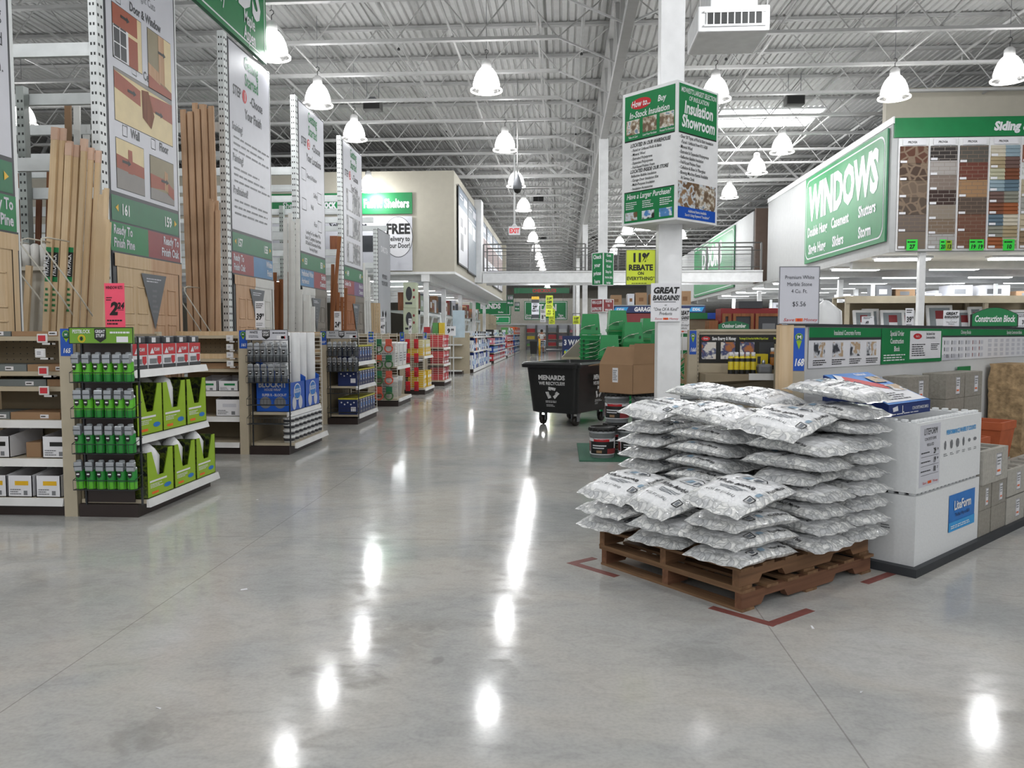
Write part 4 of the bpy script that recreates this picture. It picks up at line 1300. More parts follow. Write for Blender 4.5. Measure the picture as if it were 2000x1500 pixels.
tag(S.build('banner'), 'pale grey lower banner with round FREE delivery mark on the beige upper wall', 'banner')
# posters along the block's aisle face
def wall_poster(y0, y1, z0, z1, kind, label):
    S = Board((BX + .06, y0, z0), U_L, y1 - y0, z1 - z0, M_GREYP, thick=.02, eps=.004, edge=M_FRAME)
    W, H = S.W, S.H
    S.ring(0, 0, W, H, .05, M_FRAME)
    S.rect(.05, H * .74, W - .05, H - .05, mat('steel_blue_print', '6d7a88', .5))
    S.lines(W * .12, W * .46, H * .84, H * .92, 2, M_PAPER, 3); S.rect(W * .55, H * .82, W * .9, H * .92, M_GREYP, 2)
    if kind == 0:
        S.rect(W * .2, H * .5, W * .45, H * .62, M_GREYD, 1); S.rect(W * .2, H * .2, W * .5, H * .42, M_GREYD, 1); S.rect(W * .6, H * .45, W * .8, H * .55, M_GREYD, 1)
    elif kind == 1:
        S.rect(.05, .05, W - .05, H * .72, mat('steel_grey_poster', '9aa2aa', .5), 1); S.rect(W * .1, H * .55, W * .4, H * .7, M_PAPER, 2); S.rect(W * .5, H * .5, W * .85, H * .68, M_PAPER, 2)
    else:
        S.rect(.05, H * .4, W - .05, H * .72, mat('muted_pink_photo', '8d7775', .6, amt=.2, scale=3), 1); S.lines(W * .15, W * .85, H * .1, H * .35, 4, M_GREYD, 1)
    tag(S.build('wall_poster'), label, 'poster', 'posters along the upper wall')
ys = [atx(x, 500, BX).y for x in (892, 911, 928)]
wall_poster(ys[0], ys[1] - .1, 3.55, 5.95, 0, 'tall white poster with blue head, first along the upper wall')
wall_poster(ys[1], ys[2] - .05, 3.5, 5.95, 1, 'tall steel grey poster, second along the upper wall')
for i in range(4): wall_poster(30.6 + i * 3.0, 33.3 + i * 3.0, 3.6, 5.9, 2, 'poster beyond the walkway, %s from the bridge' % ORD[i])
b = MB(); b.box(BX - .02, BX + .25, 29.3, 30.1, 3.3, 6.3, M_WHITE); struct(b.build('pillar'))

# bridge
BYA, BYB = 29.6, 31.2
b = MB()
b.box(-2.93, 7.25, BYA, BYA + .12, 3.34, 3.68, M_WHITE); b.box(-2.93, 7.25, BYA - .06, BYA + .2, 3.3, 3.34, M_WHITE); b.box(-2.93, 7.25, BYA - .06, BYA + .2, 3.68, 3.72, M_WHITE)
b.box(-2.93, 7.25, BYA + .121, BYB - .121, 3.5, 3.66, M_WHITE); b.box(-2.93, 7.25, BYB - .12, BYB, 3.3, 3.72, M_WHITE)
o = b.build('walkway_bridge'); tag(o, 'white steel walkway bridge crossing above the aisle', 'bridge')
M_RAIL = mat('grey_steel_rail', '6f6f6e', .45)
def railing(y, x0, x1, label):
    t = thing('railing', label, 'railing', (0, 0, 0), 0, 'railings on the walkway bridge')
    b = MB(); b.tube((x0, y, 4.72), (x1, y, 4.72), .025, M_RAIL, 8); b.build('top_rail', t)
    b = MB()
    for z in (4.45, 3.85): b.tube((x0, y, z), (x1, y, z), .018, M_RAIL, 6)
    for k in range(9): b.tube((x0, y, 3.9 + k * .06), (x1, y, 3.9 + k * .06), .004, M_RAIL, 4)
    b.build('rail_cables', t)
    n = int((x1 - x0) / 1.5)
    for i in range(n + 1):
        x = x0 + (x1 - x0) * i / n
        b = MB(); b.box(x - .03, x + .03, y - .03, y + .03, 3.72, 4.72, M_RAIL); b.build('post', t)
railing(BYA + .08, -2.9, .85, 'steel railing on the near edge of the bridge, left of the columns')
railing(BYA + .08, 1.2, 7.2, 'steel railing on the near edge of the bridge, right of the columns')
railing(BYB - .08, -2.9, 7.2, 'steel railing on the far edge of the bridge')
# strip lamps under the storeys
M_TUBE = mat('lit_fluorescent', 'fbfdff', .4, emit=7.0)
TL = bpy.data.lights.new('strip_light', 'AREA'); TL.shape = 'RECTANGLE'; TL.size, TL.size_y, TL.energy, TL.color = 1.2, .25, TROFFER_W, (.95, .98, 1)
TPRO = None
def strip(x, y, z, label, rz=0, group='fluorescent strip lamps', light=True):
    t = thing('strip_lamp', label, 'lamp', (x, y, z), rz, group)
    b = MB(); b.box(-.64, .64, -.17, .17, .03, .08, M_WHITE); b.build('housing', t)
    b = MB()
    b.bbox(-.6, .6, -.13, .13, -.012, .028, M_TUBE, .012)
    b.build('tube', t)
    if light:
        lo = bpy.data.objects.new('strip_light', TL); COL.objects.link(lo); lo.parent = t; lo.location = (0, 0, -.04)
    return t
k = 0
for y in (25.75, 28.55, 31.35, 34.15, 36.95, 39.75, 41.95):
    for x in (-5.6, -9.5):
        k += 1
        strip(x, y, 3.117, 'strip lamp under the left upper storey, %s row deep, %s' % (ORD[(k - 1) // 2], ('nearer the aisle', 'farther left')[(k - 1) % 2]), 0, 'strip lamps under the left upper storey')
strip(-.7, BYA + .8, 3.417, 'strip lamp under the bridge over the main aisle', 0, 'strip lamps under the bridge'); strip(4.3, BYA + .8, 3.417, 'strip lamp under the bridge right of the columns', 0, 'strip lamps under the bridge')
strip(2.2, BYA + .8, 3.417, 'strip lamp under the bridge just behind the yellow rebate sign', 0, 'strip lamps under the bridge')

# racks under the storey with boxed goods
r4 = random.Random(21)
PALC = [M_CARD, M_CARDD, M_GREYP, M_FRAME, M_BROWN, M_PAPER, mat('dusk_blue_box', '3c4a66', .5), mat('dusty_red_box', '8a2f33', .5), mat('sage_box', '8fa08a', .5), mat('charcoal_box', '2f3033', .5)]
CNAME = {id(m): n for m, n in zip(PALC, ('brown', 'dark brown', 'grey', 'charcoal', 'red-brown', 'white', 'dusk blue', 'dusty red', 'sage', 'black'))}
for r_, (y0, y1) in enumerate(((24.6, 28.8), (29.4, 33.6), (34.2, 38.4), (39, 43))):
    t = thing('storage_rack', 'white steel storage rack under the upper storey, %s from camera' % ORD[r_], 'rack', (0, 0, 0), 0, 'storage racks under the left upper storey')
    for y in (y0, y1):
        b = MB(); b.box(-4.5, -4.4, y, y + .1, 0, 2.2, M_RACK); b.build('upright', t)
    b = MB(); b.box(-4.46, -4.4, y0, y1, 2.02, 2.14, M_RACK); b.box(-5.6, -4.4, y0, y1, 2.12, 2.15, M_RACKG); b.build('upper_shelf', t)
    b = MB(); b.box(-5.6, -4.4, y0, y1, 0, .2, M_RACKG); b.box(-4.46, -4.4, y0, y1, 1.0, 1.1, M_RACK); b.build('lower_beams', t)
    for s_ in range(3):
        ya_ = y0 + s_ * (y1 - y0) / 3
        b = MB(); b.bar((-4.43, ya_, 1.1), (-4.43, ya_ + (y1 - y0) / 3, 2.0), .05, .05, M_RACK); b.build('brace', t)
    y = y0 + .12; n = 0
    while y < y1 - .35:
        w = min(r4.uniform(.25, .5), y1 - y - .03); h = r4.uniform(.3, .68); m = r4.choice(PALC)
        b = MB(); b.box(-5.1, -4.45, 0, w, 0, h, m); b.box(-4.449, -4.448, w * .2, w * .8, h * .3, h * .7, r4.choice(PALC))
        o = b.build('stock_box'); o.location = (0, y, 2.151)
        tag(o, '%s stock box, %s along the top of the %s storage rack' % (CNAME[id(m)], ORD[min(n, 15)], ORD[r_]), 'box', 'boxes on the left storage racks')
        y += w + r4.uniform(.02, .08); n += 1
for i in range(2):
    p0, p1 = at(788, 640 - i * 48, 22.6), at(812, 594 - i * 48, 22.6)
    t = thing('grill_carton', 'pale carton with dark kettle picture, %s of two beside the grey poster' % ('lower', 'upper')[i], 'box', (p0.x, 22.6, 1.441 + i * .72))
    b = MB(); b.box(0, p1.x - p0.x, 0, .4, 0, .715, mat('pale_green_carton', 'b9c2a8', .5)); b.build('carton_body', t)
    S = Board((0, -.001, 0), U_F, p1.x - p0.x, .715, M_GREYP, thick=0); S.ell(.16, .4, .09, .2, M_FRAME, 1); S.rect(.05, .1, .25, .16, M_FRAME, 1); S.ell(.3, .5, .03, .04, M_MAROON, 1); S.ell(.3, .3, .03, .04, M_MAROON, 1); S.build('carton_print', t)
# ================================================================ upper storey block on the right: windows and siding wall
RX = 7.3
M_WALLR = mat('off_white_upper_wall', 'b9bbbb', .6, amt=.03)
b = MB()
b.box(RX, 30, 18.5, 29.2, 3.32, 6.15, M_WALLR); b.box(RX - .03, RX, 18.4, 29.2, 6.05, 6.2, M_WHITE)
struct(b.build('wall_mezzanine_right'))
b = MB(); b.box(RX, 30, 18.9, 19.1, 6.15, 6.95, M_WALLB); struct(b.build('wall_upper_right'))
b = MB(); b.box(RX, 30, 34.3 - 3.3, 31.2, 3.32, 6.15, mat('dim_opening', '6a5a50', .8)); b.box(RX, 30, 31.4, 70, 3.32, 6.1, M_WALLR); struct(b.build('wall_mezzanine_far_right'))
b = MB()
M_SOFF = mat('grey_soffit_paint', 'b4b5b5', .6)
b.box(RX, 30, 18.5, 70, 3.24, 3.32, M_SOFF)
for k in range(17): b.box(RX + .05, 30, 20.9 + k * 2.9, 21.1 + k * 2.9, 3.06, 3.24, M_SOFF)
struct(b.build('ceiling_mezzanine_right'))
def big_sign(y0, y1, z0, z1, word, subs, label):
    S = Board((RX - .06, y1, z0), U_R, y1 - y0, z1 - z0, M_GREEN, thick=.04, eps=.006, edge=M_GREEN2)
    W, H = S.W, S.H
    def rrect(i, m, lay):
        pts = []
        r_ = .28
        for cx, cy, a0 in ((W - i - r_, H - i - r_, 0), (i + r_, H - i - r_, 90), (i + r_, i + r_, 180), (W - i - r_, i + r_, 270)):
            for k in range(7):
                a = R(a0 + 15 * k); pts.append((cx + r_ * math.cos(a), cy + r_ * math.sin(a)))
        S.poly(pts, m, lay)
    rrect(.1, M_PAPER, 1); rrect(.135, M_GREEN, 2)
    S.text(W / 2, H * .5, H * .38, word, M_PAPER, 'c', W * .86, 1.1, .05, 3)
    for (x, y, l) in subs: S.text(W * x, H * y, H * .11, l, M_PAPER, 'c', W * .3, .85, .03, 3)
    tag(S.build('wall_sign'), label, 'sign')
big_sign(18.62, 24.6, 3.5, 6.0, 'WINDOWS', ((.2, .3, 'Double Hung'), (.2, .1, 'Single Hung'), (.51, .3, 'Casement'), (.49, .1, 'Sliders'), (.82, .3, 'Shutters'), (.8, .1, 'Storm')), 'large green WINDOWS sign on the white upper wall')
big_sign(34.5, 44.7, 3.4, 6.0, 'DOORS', ((.2, .25, 'Entry'),), 'large green DOORS sign seen edge-on beyond the bridge')
# siding display face
FY = 18.47
p0, p1 = at(1748, 269, FY), at(2000, 227, FY)
S = Board((RX + .02, FY - .03, p0.z), U_F, 6.5, p1.z - p0.z, M_GREEN, thick=.05, eps=.006)
S.text(at(1940, 250, FY).x - RX - .02, S.H * .3, S.H * .45, 'Siding & Stone', M_PAPER, 'l', 3.0, .9, .05, 1, .15)
tag(S.build('siding_banner'), 'green Siding banner across the top of the stone sample wall', 'banner')
ztop, zbot = p0.z - .02, at(1800, 490, FY).z
def swatch_mat(n, c1, c2, kind):
    if n in MATS: return MATS[n]
    m = mat(n, c1, .8)
    nt = m.node_tree
    tc = [x for x in nt.nodes if x.type == 'TEX_COORD'][0]
    bs = nt.nodes['Principled BSDF']
    if kind == 'stone':
        v = nt.nodes.new('ShaderNodeTexVoronoi'); v.feature = 'DISTANCE_TO_EDGE'; v.inputs['Scale'].default_value = 5.5
        mp = nt.nodes.new('ShaderNodeMapping'); mp.inputs['Scale'].default_value = (1, 0, 1); nt.links.new(tc.outputs['Object'], mp.inputs[0]); nt.links.new(mp.outputs[0], v.inputs['Vector'])
        r_ = nt.nodes.new('ShaderNodeValToRGB'); nt.links.new(v.outputs['Distance'], r_.inputs['Fac']); r_.color_ramp.elements[0].position = .06; r_.color_ramp.elements[1].position = .12
        r_.color_ramp.elements[0].color = (*lin(c2), 1); r_.color_ramp.elements[1].color = (*lin(c1), 1); nt.links.new(r_.outputs[0], bs.inputs['Base Color'])
    else:
        br_ = nt.nodes.new('ShaderNodeTexBrick'); br_.inputs['Scale'].default_value = 1
        br_.inputs['Brick Width'].default_value, br_.inputs['Row Height'].default_value, br_.inputs['Mortar Size'].default_value = .24, .085, .006
        mp = nt.nodes.new('ShaderNodeMapping'); mp.inputs['Rotation'].default_value = (R(90), 0, 0); nt.links.new(tc.outputs['Object'], mp.inputs[0]); nt.links.new(mp.outputs[0], br_.inputs['Vector'])
        br_.inputs['Color1'].default_value = (*lin(c1), 1); br_.inputs['Color2'].default_value = (*lin(c1), 1); br_.inputs['Mortar'].default_value = (*lin(c2), 1); nt.links.new(br_.outputs[0], bs.inputs['Base Color'])
    return m
SW = [
    ('stone', 'river stone', ['5b3a2c', '4a3a30', '6b5c4e', '54483e', '6a5f58', '786c60'], '7f6d5c'),
    ('brick', 'dark ledge', ['35302e', 'a39e9a', '7d6f66', '3a2a26', '8a7f72', '7a6857', 'a8a6a4'], '8f8780'),
    ('brick', 'brick', ['55524c', '6a3b30', '9c7a58', '55483f', '6e4b3c', '73503e'], '7d6a5c'),
    ('lap', 'lap siding', ['c9c2b0', 'a89878', 'b6b49a', '8fa3ad', '6e5750', '7a4a34', '5f7482', '8a8a7e', '9a5a36'], '8f8f88'),
    ('lap', 'pale lap siding', ['8a5a48', 'd8dad8', 'b3a890', 'a0a09a', 'c2b59c', '8f7a60'], '8f8f88')]
xs = [at(x, 380, FY).x for x in (1752, 1811, 1868, 1928, 1990, 2054)]
for c, (kind, nm, cols, mort) in enumerate(SW):
    x0, x1 = xs[c] + .03, xs[c + 1] - .03
    t = thing('stone_sample_board', '%s sample board, %s of the siding wall' % (nm, ('leftmost', 'second', 'third', 'fourth', 'rightmost')[c]), 'sample board', (0, 0, 0), 0, 'siding sample boards')
    b = MB(); b.box(xs[c], xs[c + 1] - .005, FY - .02, FY + .01, zbot, ztop, M_WHITE); b.build('backing', t)
    n = len(cols); hh = (ztop - zbot - .22) / n
    for i, cl in enumerate(cols):
        z1 = ztop - .18 - i * hh
        if kind == 'stone' and i >= 4: mm = swatch_mat('sw_%s_b' % cl, cl, mort, 'brick')
        else: mm = swatch_mat('sw_%s_%d' % (cl, c), cl, mort, 'stone' if kind == 'stone' else 'brick')
        b = MB()
        if kind == 'lap':
            for q in range(3):
                za, zb = z1 - hh * (q + 1) / 3, z1 - hh * q / 3
                mq = mat('lap_%s_%d' % (cl, c), cl, .7)
                m2 = mat('lapb_%s_%d' % (cols[(i + 1) % n], c), cols[(i + 3) % n], .7)
                xm = (x0 + x1) / 2
                for xa_, xb_, m_ in ((x0, xm, mq), (xm, x1, m2)):
                    b.hexa([(xa_, FY - .06, za), (xb_, FY - .06, za), (xb_, FY - .02, za), (xa_, FY - .02, za), (xa_, FY - .03, zb), (xb_, FY - .03, zb), (xb_, FY - .02, zb), (xa_, FY - .02, zb)], m_)
        else:
            b.box(x0, x1, FY - .05, FY - .02, z1 - hh + .004, z1, mm)
        b.build('swatch', t)
        b = MB(); b.box(x0, x0 + .14, FY - .065, FY - .06, z1 - hh + .01, z1 - hh + .06, M_PAPER); b.build('name_strip', t)
    S = Board((x0 + .05, FY - .055, ztop - .16), U_F, x1 - x0 - .1, .13, M_PAPER, thick=.004); S.text(.1, .04, .05, 'PROVIA', M_BLACK, 'l', .2, .9, .03, 1, .1); S.build('header_card', t)
G3 = 'bright green price cards under the siding samples'
M_FGREEN = mat('fluorescent_green_card', '3be04a', .5)
for i, (x, pr_) in enumerate(((1781, '27'), (1841, '20'), (1853, '13'), (1900, '19'), (1914, '19'), (1970, '10'))):
    p = at(x, 489, FY - .08)
    wc = (.24, .125, .125, .155, .155, .24)[i]
    S = Board((p.x - wc / 2, FY - .08, p.z), U_F, wc, .24 if x != 1853 else .22, M_FGREEN if i != 2 else M_LGREEN, thick=.006, eps=.004)
    S.lines(.02, wc - .02, .15, .22, 1, M_BLACK, 1); S.text(wc / 2, .04, .09, pr_, M_BLACK, 'c', wc * .7, .9, .04, 1, .1)
    tag(S.build('price_card'), 'bright green price card at the foot of the siding wall, %s from left' % ORD[i], 'card', G3)
# pillars and lamps under the storey
for (x, y) in ((8.06, 18.62), (8.45, 25), (10.7, 30), (13.5, 18.62), (14, 25), (7.6, 31.5), (8, 38), (12, 38)):
    b = MB(); b.bbox(x - .07, x + .07, y - .07, y + .07, 0, 3.06 if y != 18.62 else 3.24, M_WHITE, .01); struct(b.build('pillar'))
n = 0
for j, y in enumerate((19.5, 22.5, 25.7, 28.6, 31.6, 34.6, 37.6)):
    for i, x in enumerate((8.0, 10.6, 13.2, 15.8, 18.4)):
        if j > 4 and i > 3: continue
        strip(x, y, 3.157, 'strip lamp under the siding wall storey, row %s deep, %s from left' % (ORD[j], ORD[i]), 0, 'strip lamps under the siding wall storey')

# stock under the storey: beige rack of window units, white racks further in
M_GLASS = mat('window_unit_glass', '8f979b', .15)
def window_unit(x, y, z, w, h, label, lean=.1, glass=None):
    t = thing('window_unit', label, 'window', (x, y, z), 0, 'window units for sale')
    t.rotation_euler = (lean, 0, 0)
    b = MB()
    for (a, c, d, e) in ((0, w, 0, .06), (0, w, h - .06, h), (0, .06, .06, h - .06), (w - .06, w, .06, h - .06), (.06, w - .06, h * .48, h * .52)): b.box(a, c, 0, .06, d, e, M_WHITE)
    b.build('frame', t)
    b = MB(); b.box(.06, w - .06, .025, .035, .06, h - .06, glass or M_GLASS); b.build('pane', t)
    b = MB(); b.box(w * .35, w * .7, .02, .024, h * .7, h * .88, M_MAROON); b.box(w * .35, w * .7, .019, .02, h * .55, h * .7, M_PAPER); b.build('sticker', t)
t = thing('display_rack', 'beige steel rack of window units behind the block display', 'rack', (0, 0, 0))
ry = 19.6
xa, xb = at(1652, 600, ry).x, at(2000, 600, ry).x + .6
for x in (xa, xa + 3.2, xb):
    b = MB(); b.box(x, x + .09, ry, ry + .09, 0, 2.29, M_BEIGE); b.box(x, x + .09, ry + .9, ry + .99, 0, 2.29, M_BEIGE); b.build('upright', t)
b = MB(); b.box(xa, xb, ry - .03, ry - .001, 2.15, 2.29, M_BEIGE); b.box(xa, xb, ry - .03, ry + .98, 2.291, 2.32, M_BEIGE); b.build('top_beam', t)
b = MB(); b.box(xa, xb, ry, ry + .95, .96, 1.0, M_BEIGE); b.build('shelf', t)
b = MB(); b.box(xa, xb, ry + 1.0, ry + 1.03, 1.0, 2.2, M_BEIGE2); b.build('back_panel', t)
for i, (px, w, h) in enumerate(((1665, .3, .5), (1688, .25, .52), (1718, .35, .5), (1752, .3, .5), (1808, .38, .56), (1868, .3, .5), (1890, .2, .54), (1935, .35, .5), (1972, .35, .5))):
    window_unit(at(px, 640, ry + .35).x, ry + .12 + .18 * (i % 2), 1.02, w * 1.6, h * 2.0, 'white framed window unit leaning on the beige rack, %s from left' % ORD[i], -.22)
r5 = random.Random(5)
for r_, (y, x0, x1, zs) in enumerate(((22.9, 8.6, 15.2, (1.6, 2.42)), (26.3, 8.8, 18, (1.6, 2.45)), (33, 8.4, 20, (1.6, 2.4)))):
    t = thing('storage_rack', 'white storage rack under the siding wall, %s back' % ORD[r_], 'rack', (0, 0, 0), 0, 'white storage racks on the right')
    nb_ = max(2, int((x1 - x0) / 2.4))
    for i in range(nb_ + 1):
        x = x0 + (x1 - x0) * i / nb_
        b = MB(); b.box(x, x + .08, y, y + .08, 0, 2.8, M_RACK); b.build('upright', t)
    for z in zs:
        b = MB(); b.box(x0, x1, y, y + .05, z - .1, z, M_RACK); b.box(x0, x1, y, y + .9, z - .03, z, M_RACK); b.build('shelf_beam', t)
    b = MB(); b.box(x0, x1, y + .05, y + .9, 0, .2, M_RACK); b.build('bottom_shelf', t)
    for zi, z in enumerate((.2,) + zs):
        x = x0 + .15; n = 0
        while x < x1 - .5:
            w, h = r5.uniform(.3, .8), r5.uniform(.12, .36) if zi else 1.0
            m = r5.choice([M_GREYP, M_PAPER, M_PAPER, M_CARD, PALC[6], M_GREYD])
            b = MB(); b.box(0, w, .1, .75, 0, h, m); b.box(w * .2, w * .7, .098, .1, h * .3, h * .7, M_GREYD if m is not M_GREYD else M_PAPER)
            o = b.build('stock_box'); o.location = (x, y, z + .001)
            tag(o, '%s stock box, %s along the %s level of the %s right storage rack' % ({id(M_GREYP): 'pale grey', id(M_PAPER): 'white', id(M_CARD): 'brown', id(PALC[6]): 'dusk blue', id(M_GREYD): 'mid grey'}[id(m)], ORD[min(15, n)], ('bottom', 'middle', 'top')[zi], ORD[r_]), 'box', 'boxes on the right storage racks')
            x += w + r5.uniform(.03, .3); n += 1
# big bag of sealant buckets and sample pieces seen between sign and post
p = at(1612, 645, 9.5)
b = MB(); b.lathe([(.02, 0), (.16, .03), (.2, .2), (.17, .38), (.08, .46), (.03, .5)], (p.x, 9.5, 1.3), M_WHITEP, 14, True, True)
for i, v in enumerate(b.v): b.v[i] = v + noise.noise_vector(v * 8) * .03
b.box(p.x - .5, p.x + .6, 9.3, 9.8, 0, 1.3, M_BEIGE)
tag(b.build('bagged_display'), 'white plastic wrapped bundle on a beige stand right of the price sign', 'bundle')
# ================================================================ pallet of marble stone bags
PF = Vector((.92, 4.06, 0))
PA = math.atan2(.636, .772)
M_PALW = wood('worn_pallet_wood', '8a6648', '5f442f', .75, 2.5, 'X')
M_PALD = wood('reddish_pallet_wood', '7f5840', '5e3d2a', .75, 2.5, 'X')
M_PALY = wood('worn_pallet_board', '8b6a4c', '62472f', .75, 2.5, 'Y')
M_TAPE = mat('red_floor_tape', '7d4741', .6, amt=.12, scale=25)


def pallet(z, wd, label, dx=0, dy=0):
    t = thing('pallet', label, 'pallet', (PF.x + dx, PF.y + dy, z), PA)
    h = .112
    for i, v in enumerate((.0, .505, 1.01)):            # stringers along u with fork notches
        b = MB()
        w = .042
        segs = [(0, .16, 0), (.16, .39, .04), (.39, .81, 0), (.81, 1.04, .04), (1.04, 1.2, 0)]
        for (a, c, zz) in segs:
            b.box(a, c, v, v + w, .014 + zz, h - .016, wd)
        for a in (.16, .81):
            b.hexa([(a, v, .014), (a + .03, v, .054), (a + .03, v + w, .054), (a, v + w, .014), (a, v, .054), (a + .03, v, .0545), (a + .03, v + w, .0545), (a, v + w, .054)], wd)
            b.hexa([(a + .23, v, .014), (a + .23, v + w, .014), (a + .2, v + w, .054), (a + .2, v, .054), (a + .23, v, .054), (a + .23, v + w, .054), (a + .2, v + w, .0545), (a + .2, v, .0545)], wd)
        b.build('stringer', t)
    r = random.Random(int(z * 100))
    for i, u in enumerate((0, .19, .37, .56, .74, .92, 1.1)):
        b = MB()
        j = r.uniform(-.012, .012)
        b.box(u, u + .1 + r.uniform(-.01, .01), -.012 + j, 1.066 + j, h - .016, h, M_PALY)
        b.build('deck_board', t)
    for u in (0, .55, 1.1):
        b = MB()
        b.box(u, u + .1, -.005, 1.058, 0, .014, M_PALY)
        b.build('bottom_board', t)
    return t


pallet(0, M_PALD, 'worn reddish wooden pallet resting on the concrete floor, lower of two')
pallet(.112, M_PALW, 'worn brown wooden pallet carrying the bags, upper of two', -.012, .012)

# tape corner marks
def tape(p, q, r_, label):
    b = MB()
    p, q, r_ = [Vector((*x, .0)) for x in (p, q, r_)]
    for a, c in ((p, q), (q, r_)):
        d = (c - a).normalized(); n = Vector((-d.y, d.x, 0)) * .026
        a2, c2 = a - d * (.026 if a is q else 0), c + d * (.026 if c is q else 0)
        if a is q: a2 = q + d * .026
        z = Vector((0, 0, .0012))
        b.hexa([a2 - n, c2 - n, c2 + n, a2 + n, a2 - n + z, c2 - n + z, c2 + n + z, a2 + n + z], M_TAPE)
    tag(b.build('floor_tape'), label, 'tape', 'red tape corner marks on the floor')
def fl(x, y):
    q = atz(x, y); return (q.x, q.y)
tape(fl(1388, 1186), fl(1505, 1219), fl(1583, 1191), 'red floor tape corner in front of the pallet nose')
tape(fl(1205, 1126), fl(1118, 1100), fl(1162, 1090), 'red floor tape corner at the left end of the pallet')
tape(fl(1688, 1139), fl(1752, 1116), fl(1712, 1108), 'red floor tape corner between pallet and white foam boxes')

# ---- bags
def bag_material():
    m = bpy.data.materials.new('clear_bag_of_white_stone')
    m.use_nodes = True
    nt = m.node_tree
    N, L = nt.nodes.new, nt.links.new
    b = nt.nodes['Principled BSDF']
    tc = N('ShaderNodeTexCoord')
    nz = N('ShaderNodeTexNoise'); nz.inputs['Scale'].default_value = 14; L(tc.outputs['Object'], nz.inputs['Vector'])
    ad = N('ShaderNodeMixRGB'); ad.blend_type = 'LINEAR_LIGHT'; ad.inputs[0].default_value = .035
    L(tc.outputs['Object'], ad.inputs[1]); L(nz.outputs['Color'], ad.inputs[2])
    vo = N('ShaderNodeTexVoronoi'); vo.inputs['Scale'].default_value = 27; L(ad.outputs[0], vo.inputs['Vector'])
    ve = N('ShaderNodeTexVoronoi'); ve.feature = 'DISTANCE_TO_EDGE'; ve.inputs['Scale'].default_value = 27; L(ad.outputs[0], ve.inputs['Vector'])
    cr = N('ShaderNodeValToRGB'); L(vo.outputs['Color'], cr.inputs['Fac'])
    cr.color_ramp.elements[0].color = (*lin('b9bbbe'), 1); cr.color_ramp.elements[1].color = (*lin('efefed'), 1)
    cr.color_ramp.elements[0].position = .15; cr.color_ramp.elements[1].position = .6
    er = N('ShaderNodeValToRGB'); L(ve.outputs['Distance'], er.inputs['Fac'])
    er.color_ramp.elements[0].color = (*lin('a9acae'), 1); er.color_ramp.elements[1].color = (1, 1, 1, 1)
    er.color_ramp.elements[0].position = .0; er.color_ramp.elements[1].position = .13
    mu = N('ShaderNodeMixRGB'); mu.blend_type = 'MULTIPLY'; mu.inputs[0].default_value = .75
    L(cr.outputs[0], mu.inputs[1]); L(er.outputs[0], mu.inputs[2])
    # white print on the upward face; overhead light is put into its white too
    sx = N('ShaderNodeSeparateXYZ'); L(tc.outputs['Object'], sx.inputs[0])
    def band(src, half, soft):
        a = N('ShaderNodeMath'); a.operation = 'ABSOLUTE'; L(src, a.inputs[0])
        r = N('ShaderNodeMapRange'); L(a.outputs[0], r.inputs[0])
        r.inputs[1].default_value, r.inputs[2].default_value, r.inputs[3].default_value, r.inputs[4].default_value = half - soft, half, 1, 0
        return r.outputs[0]
    p = N('ShaderNodeMath'); p.operation = 'MULTIPLY'; L(band(sx.outputs[0], .225, .02), p.inputs[0]); L(band(sx.outputs[1], .155, .02), p.inputs[1])
    zz = N('ShaderNodeMapRange'); L(sx.outputs[2], zz.inputs[0])
    zz.inputs[1].default_value, zz.inputs[2].default_value = .045, .06
    p2 = N('ShaderNodeMath'); p2.operation = 'MULTIPLY'; L(p.outputs[0], p2.inputs[0]); L(zz.outputs[0], p2.inputs[1])
    p3 = N('ShaderNodeMath'); p3.operation = 'MULTIPLY'; p3.inputs[1].default_value = .9; L(p2.outputs[0], p3.inputs[0])
    mx = N('ShaderNodeMixRGB'); L(p3.outputs[0], mx.inputs[0]); L(mu.outputs[0], mx.inputs[1]); mx.inputs[2].default_value = (*lin('f8f9fb'), 1)
    L(mx.outputs[0], b.inputs['Base Color'])
    b.inputs['Roughness'].default_value = .35
    b.inputs['Coat Weight'].default_value = .55; b.inputs['Coat Roughness'].default_value = .15
    n2 = N('ShaderNodeTexNoise'); n2.inputs['Scale'].default_value = 30; n2.inputs['Detail'].default_value = 3; n2.inputs['Distortion'].default_value = 1.2
    L(tc.outputs['Object'], n2.inputs['Vector'])
    sb = N('ShaderNodeMath'); sb.operation = 'MULTIPLY_ADD'; sb.inputs[1].default_value = 1.1
    L(ve.outputs['Distance'], sb.inputs[0]); L(n2.outputs['Fac'], sb.inputs[2])
    bp = N('ShaderNodeBump'); bp.inputs['Strength'].default_value = .55; bp.inputs['Distance'].default_value = .012
    L(sb.outputs[0], bp.inputs['Height']); L(bp.outputs[0], b.inputs['Normal'])
    return m
M_BAG = bag_material()
M_INK = mat('bag_black_ink', '26262a', .4)
M_INKG = mat('bag_grey_ink', '70757c', .4)
M_INKB = mat('bag_blue_ink', '8fa9bd', .4)
BL, BW, BT = .555, .388, .082


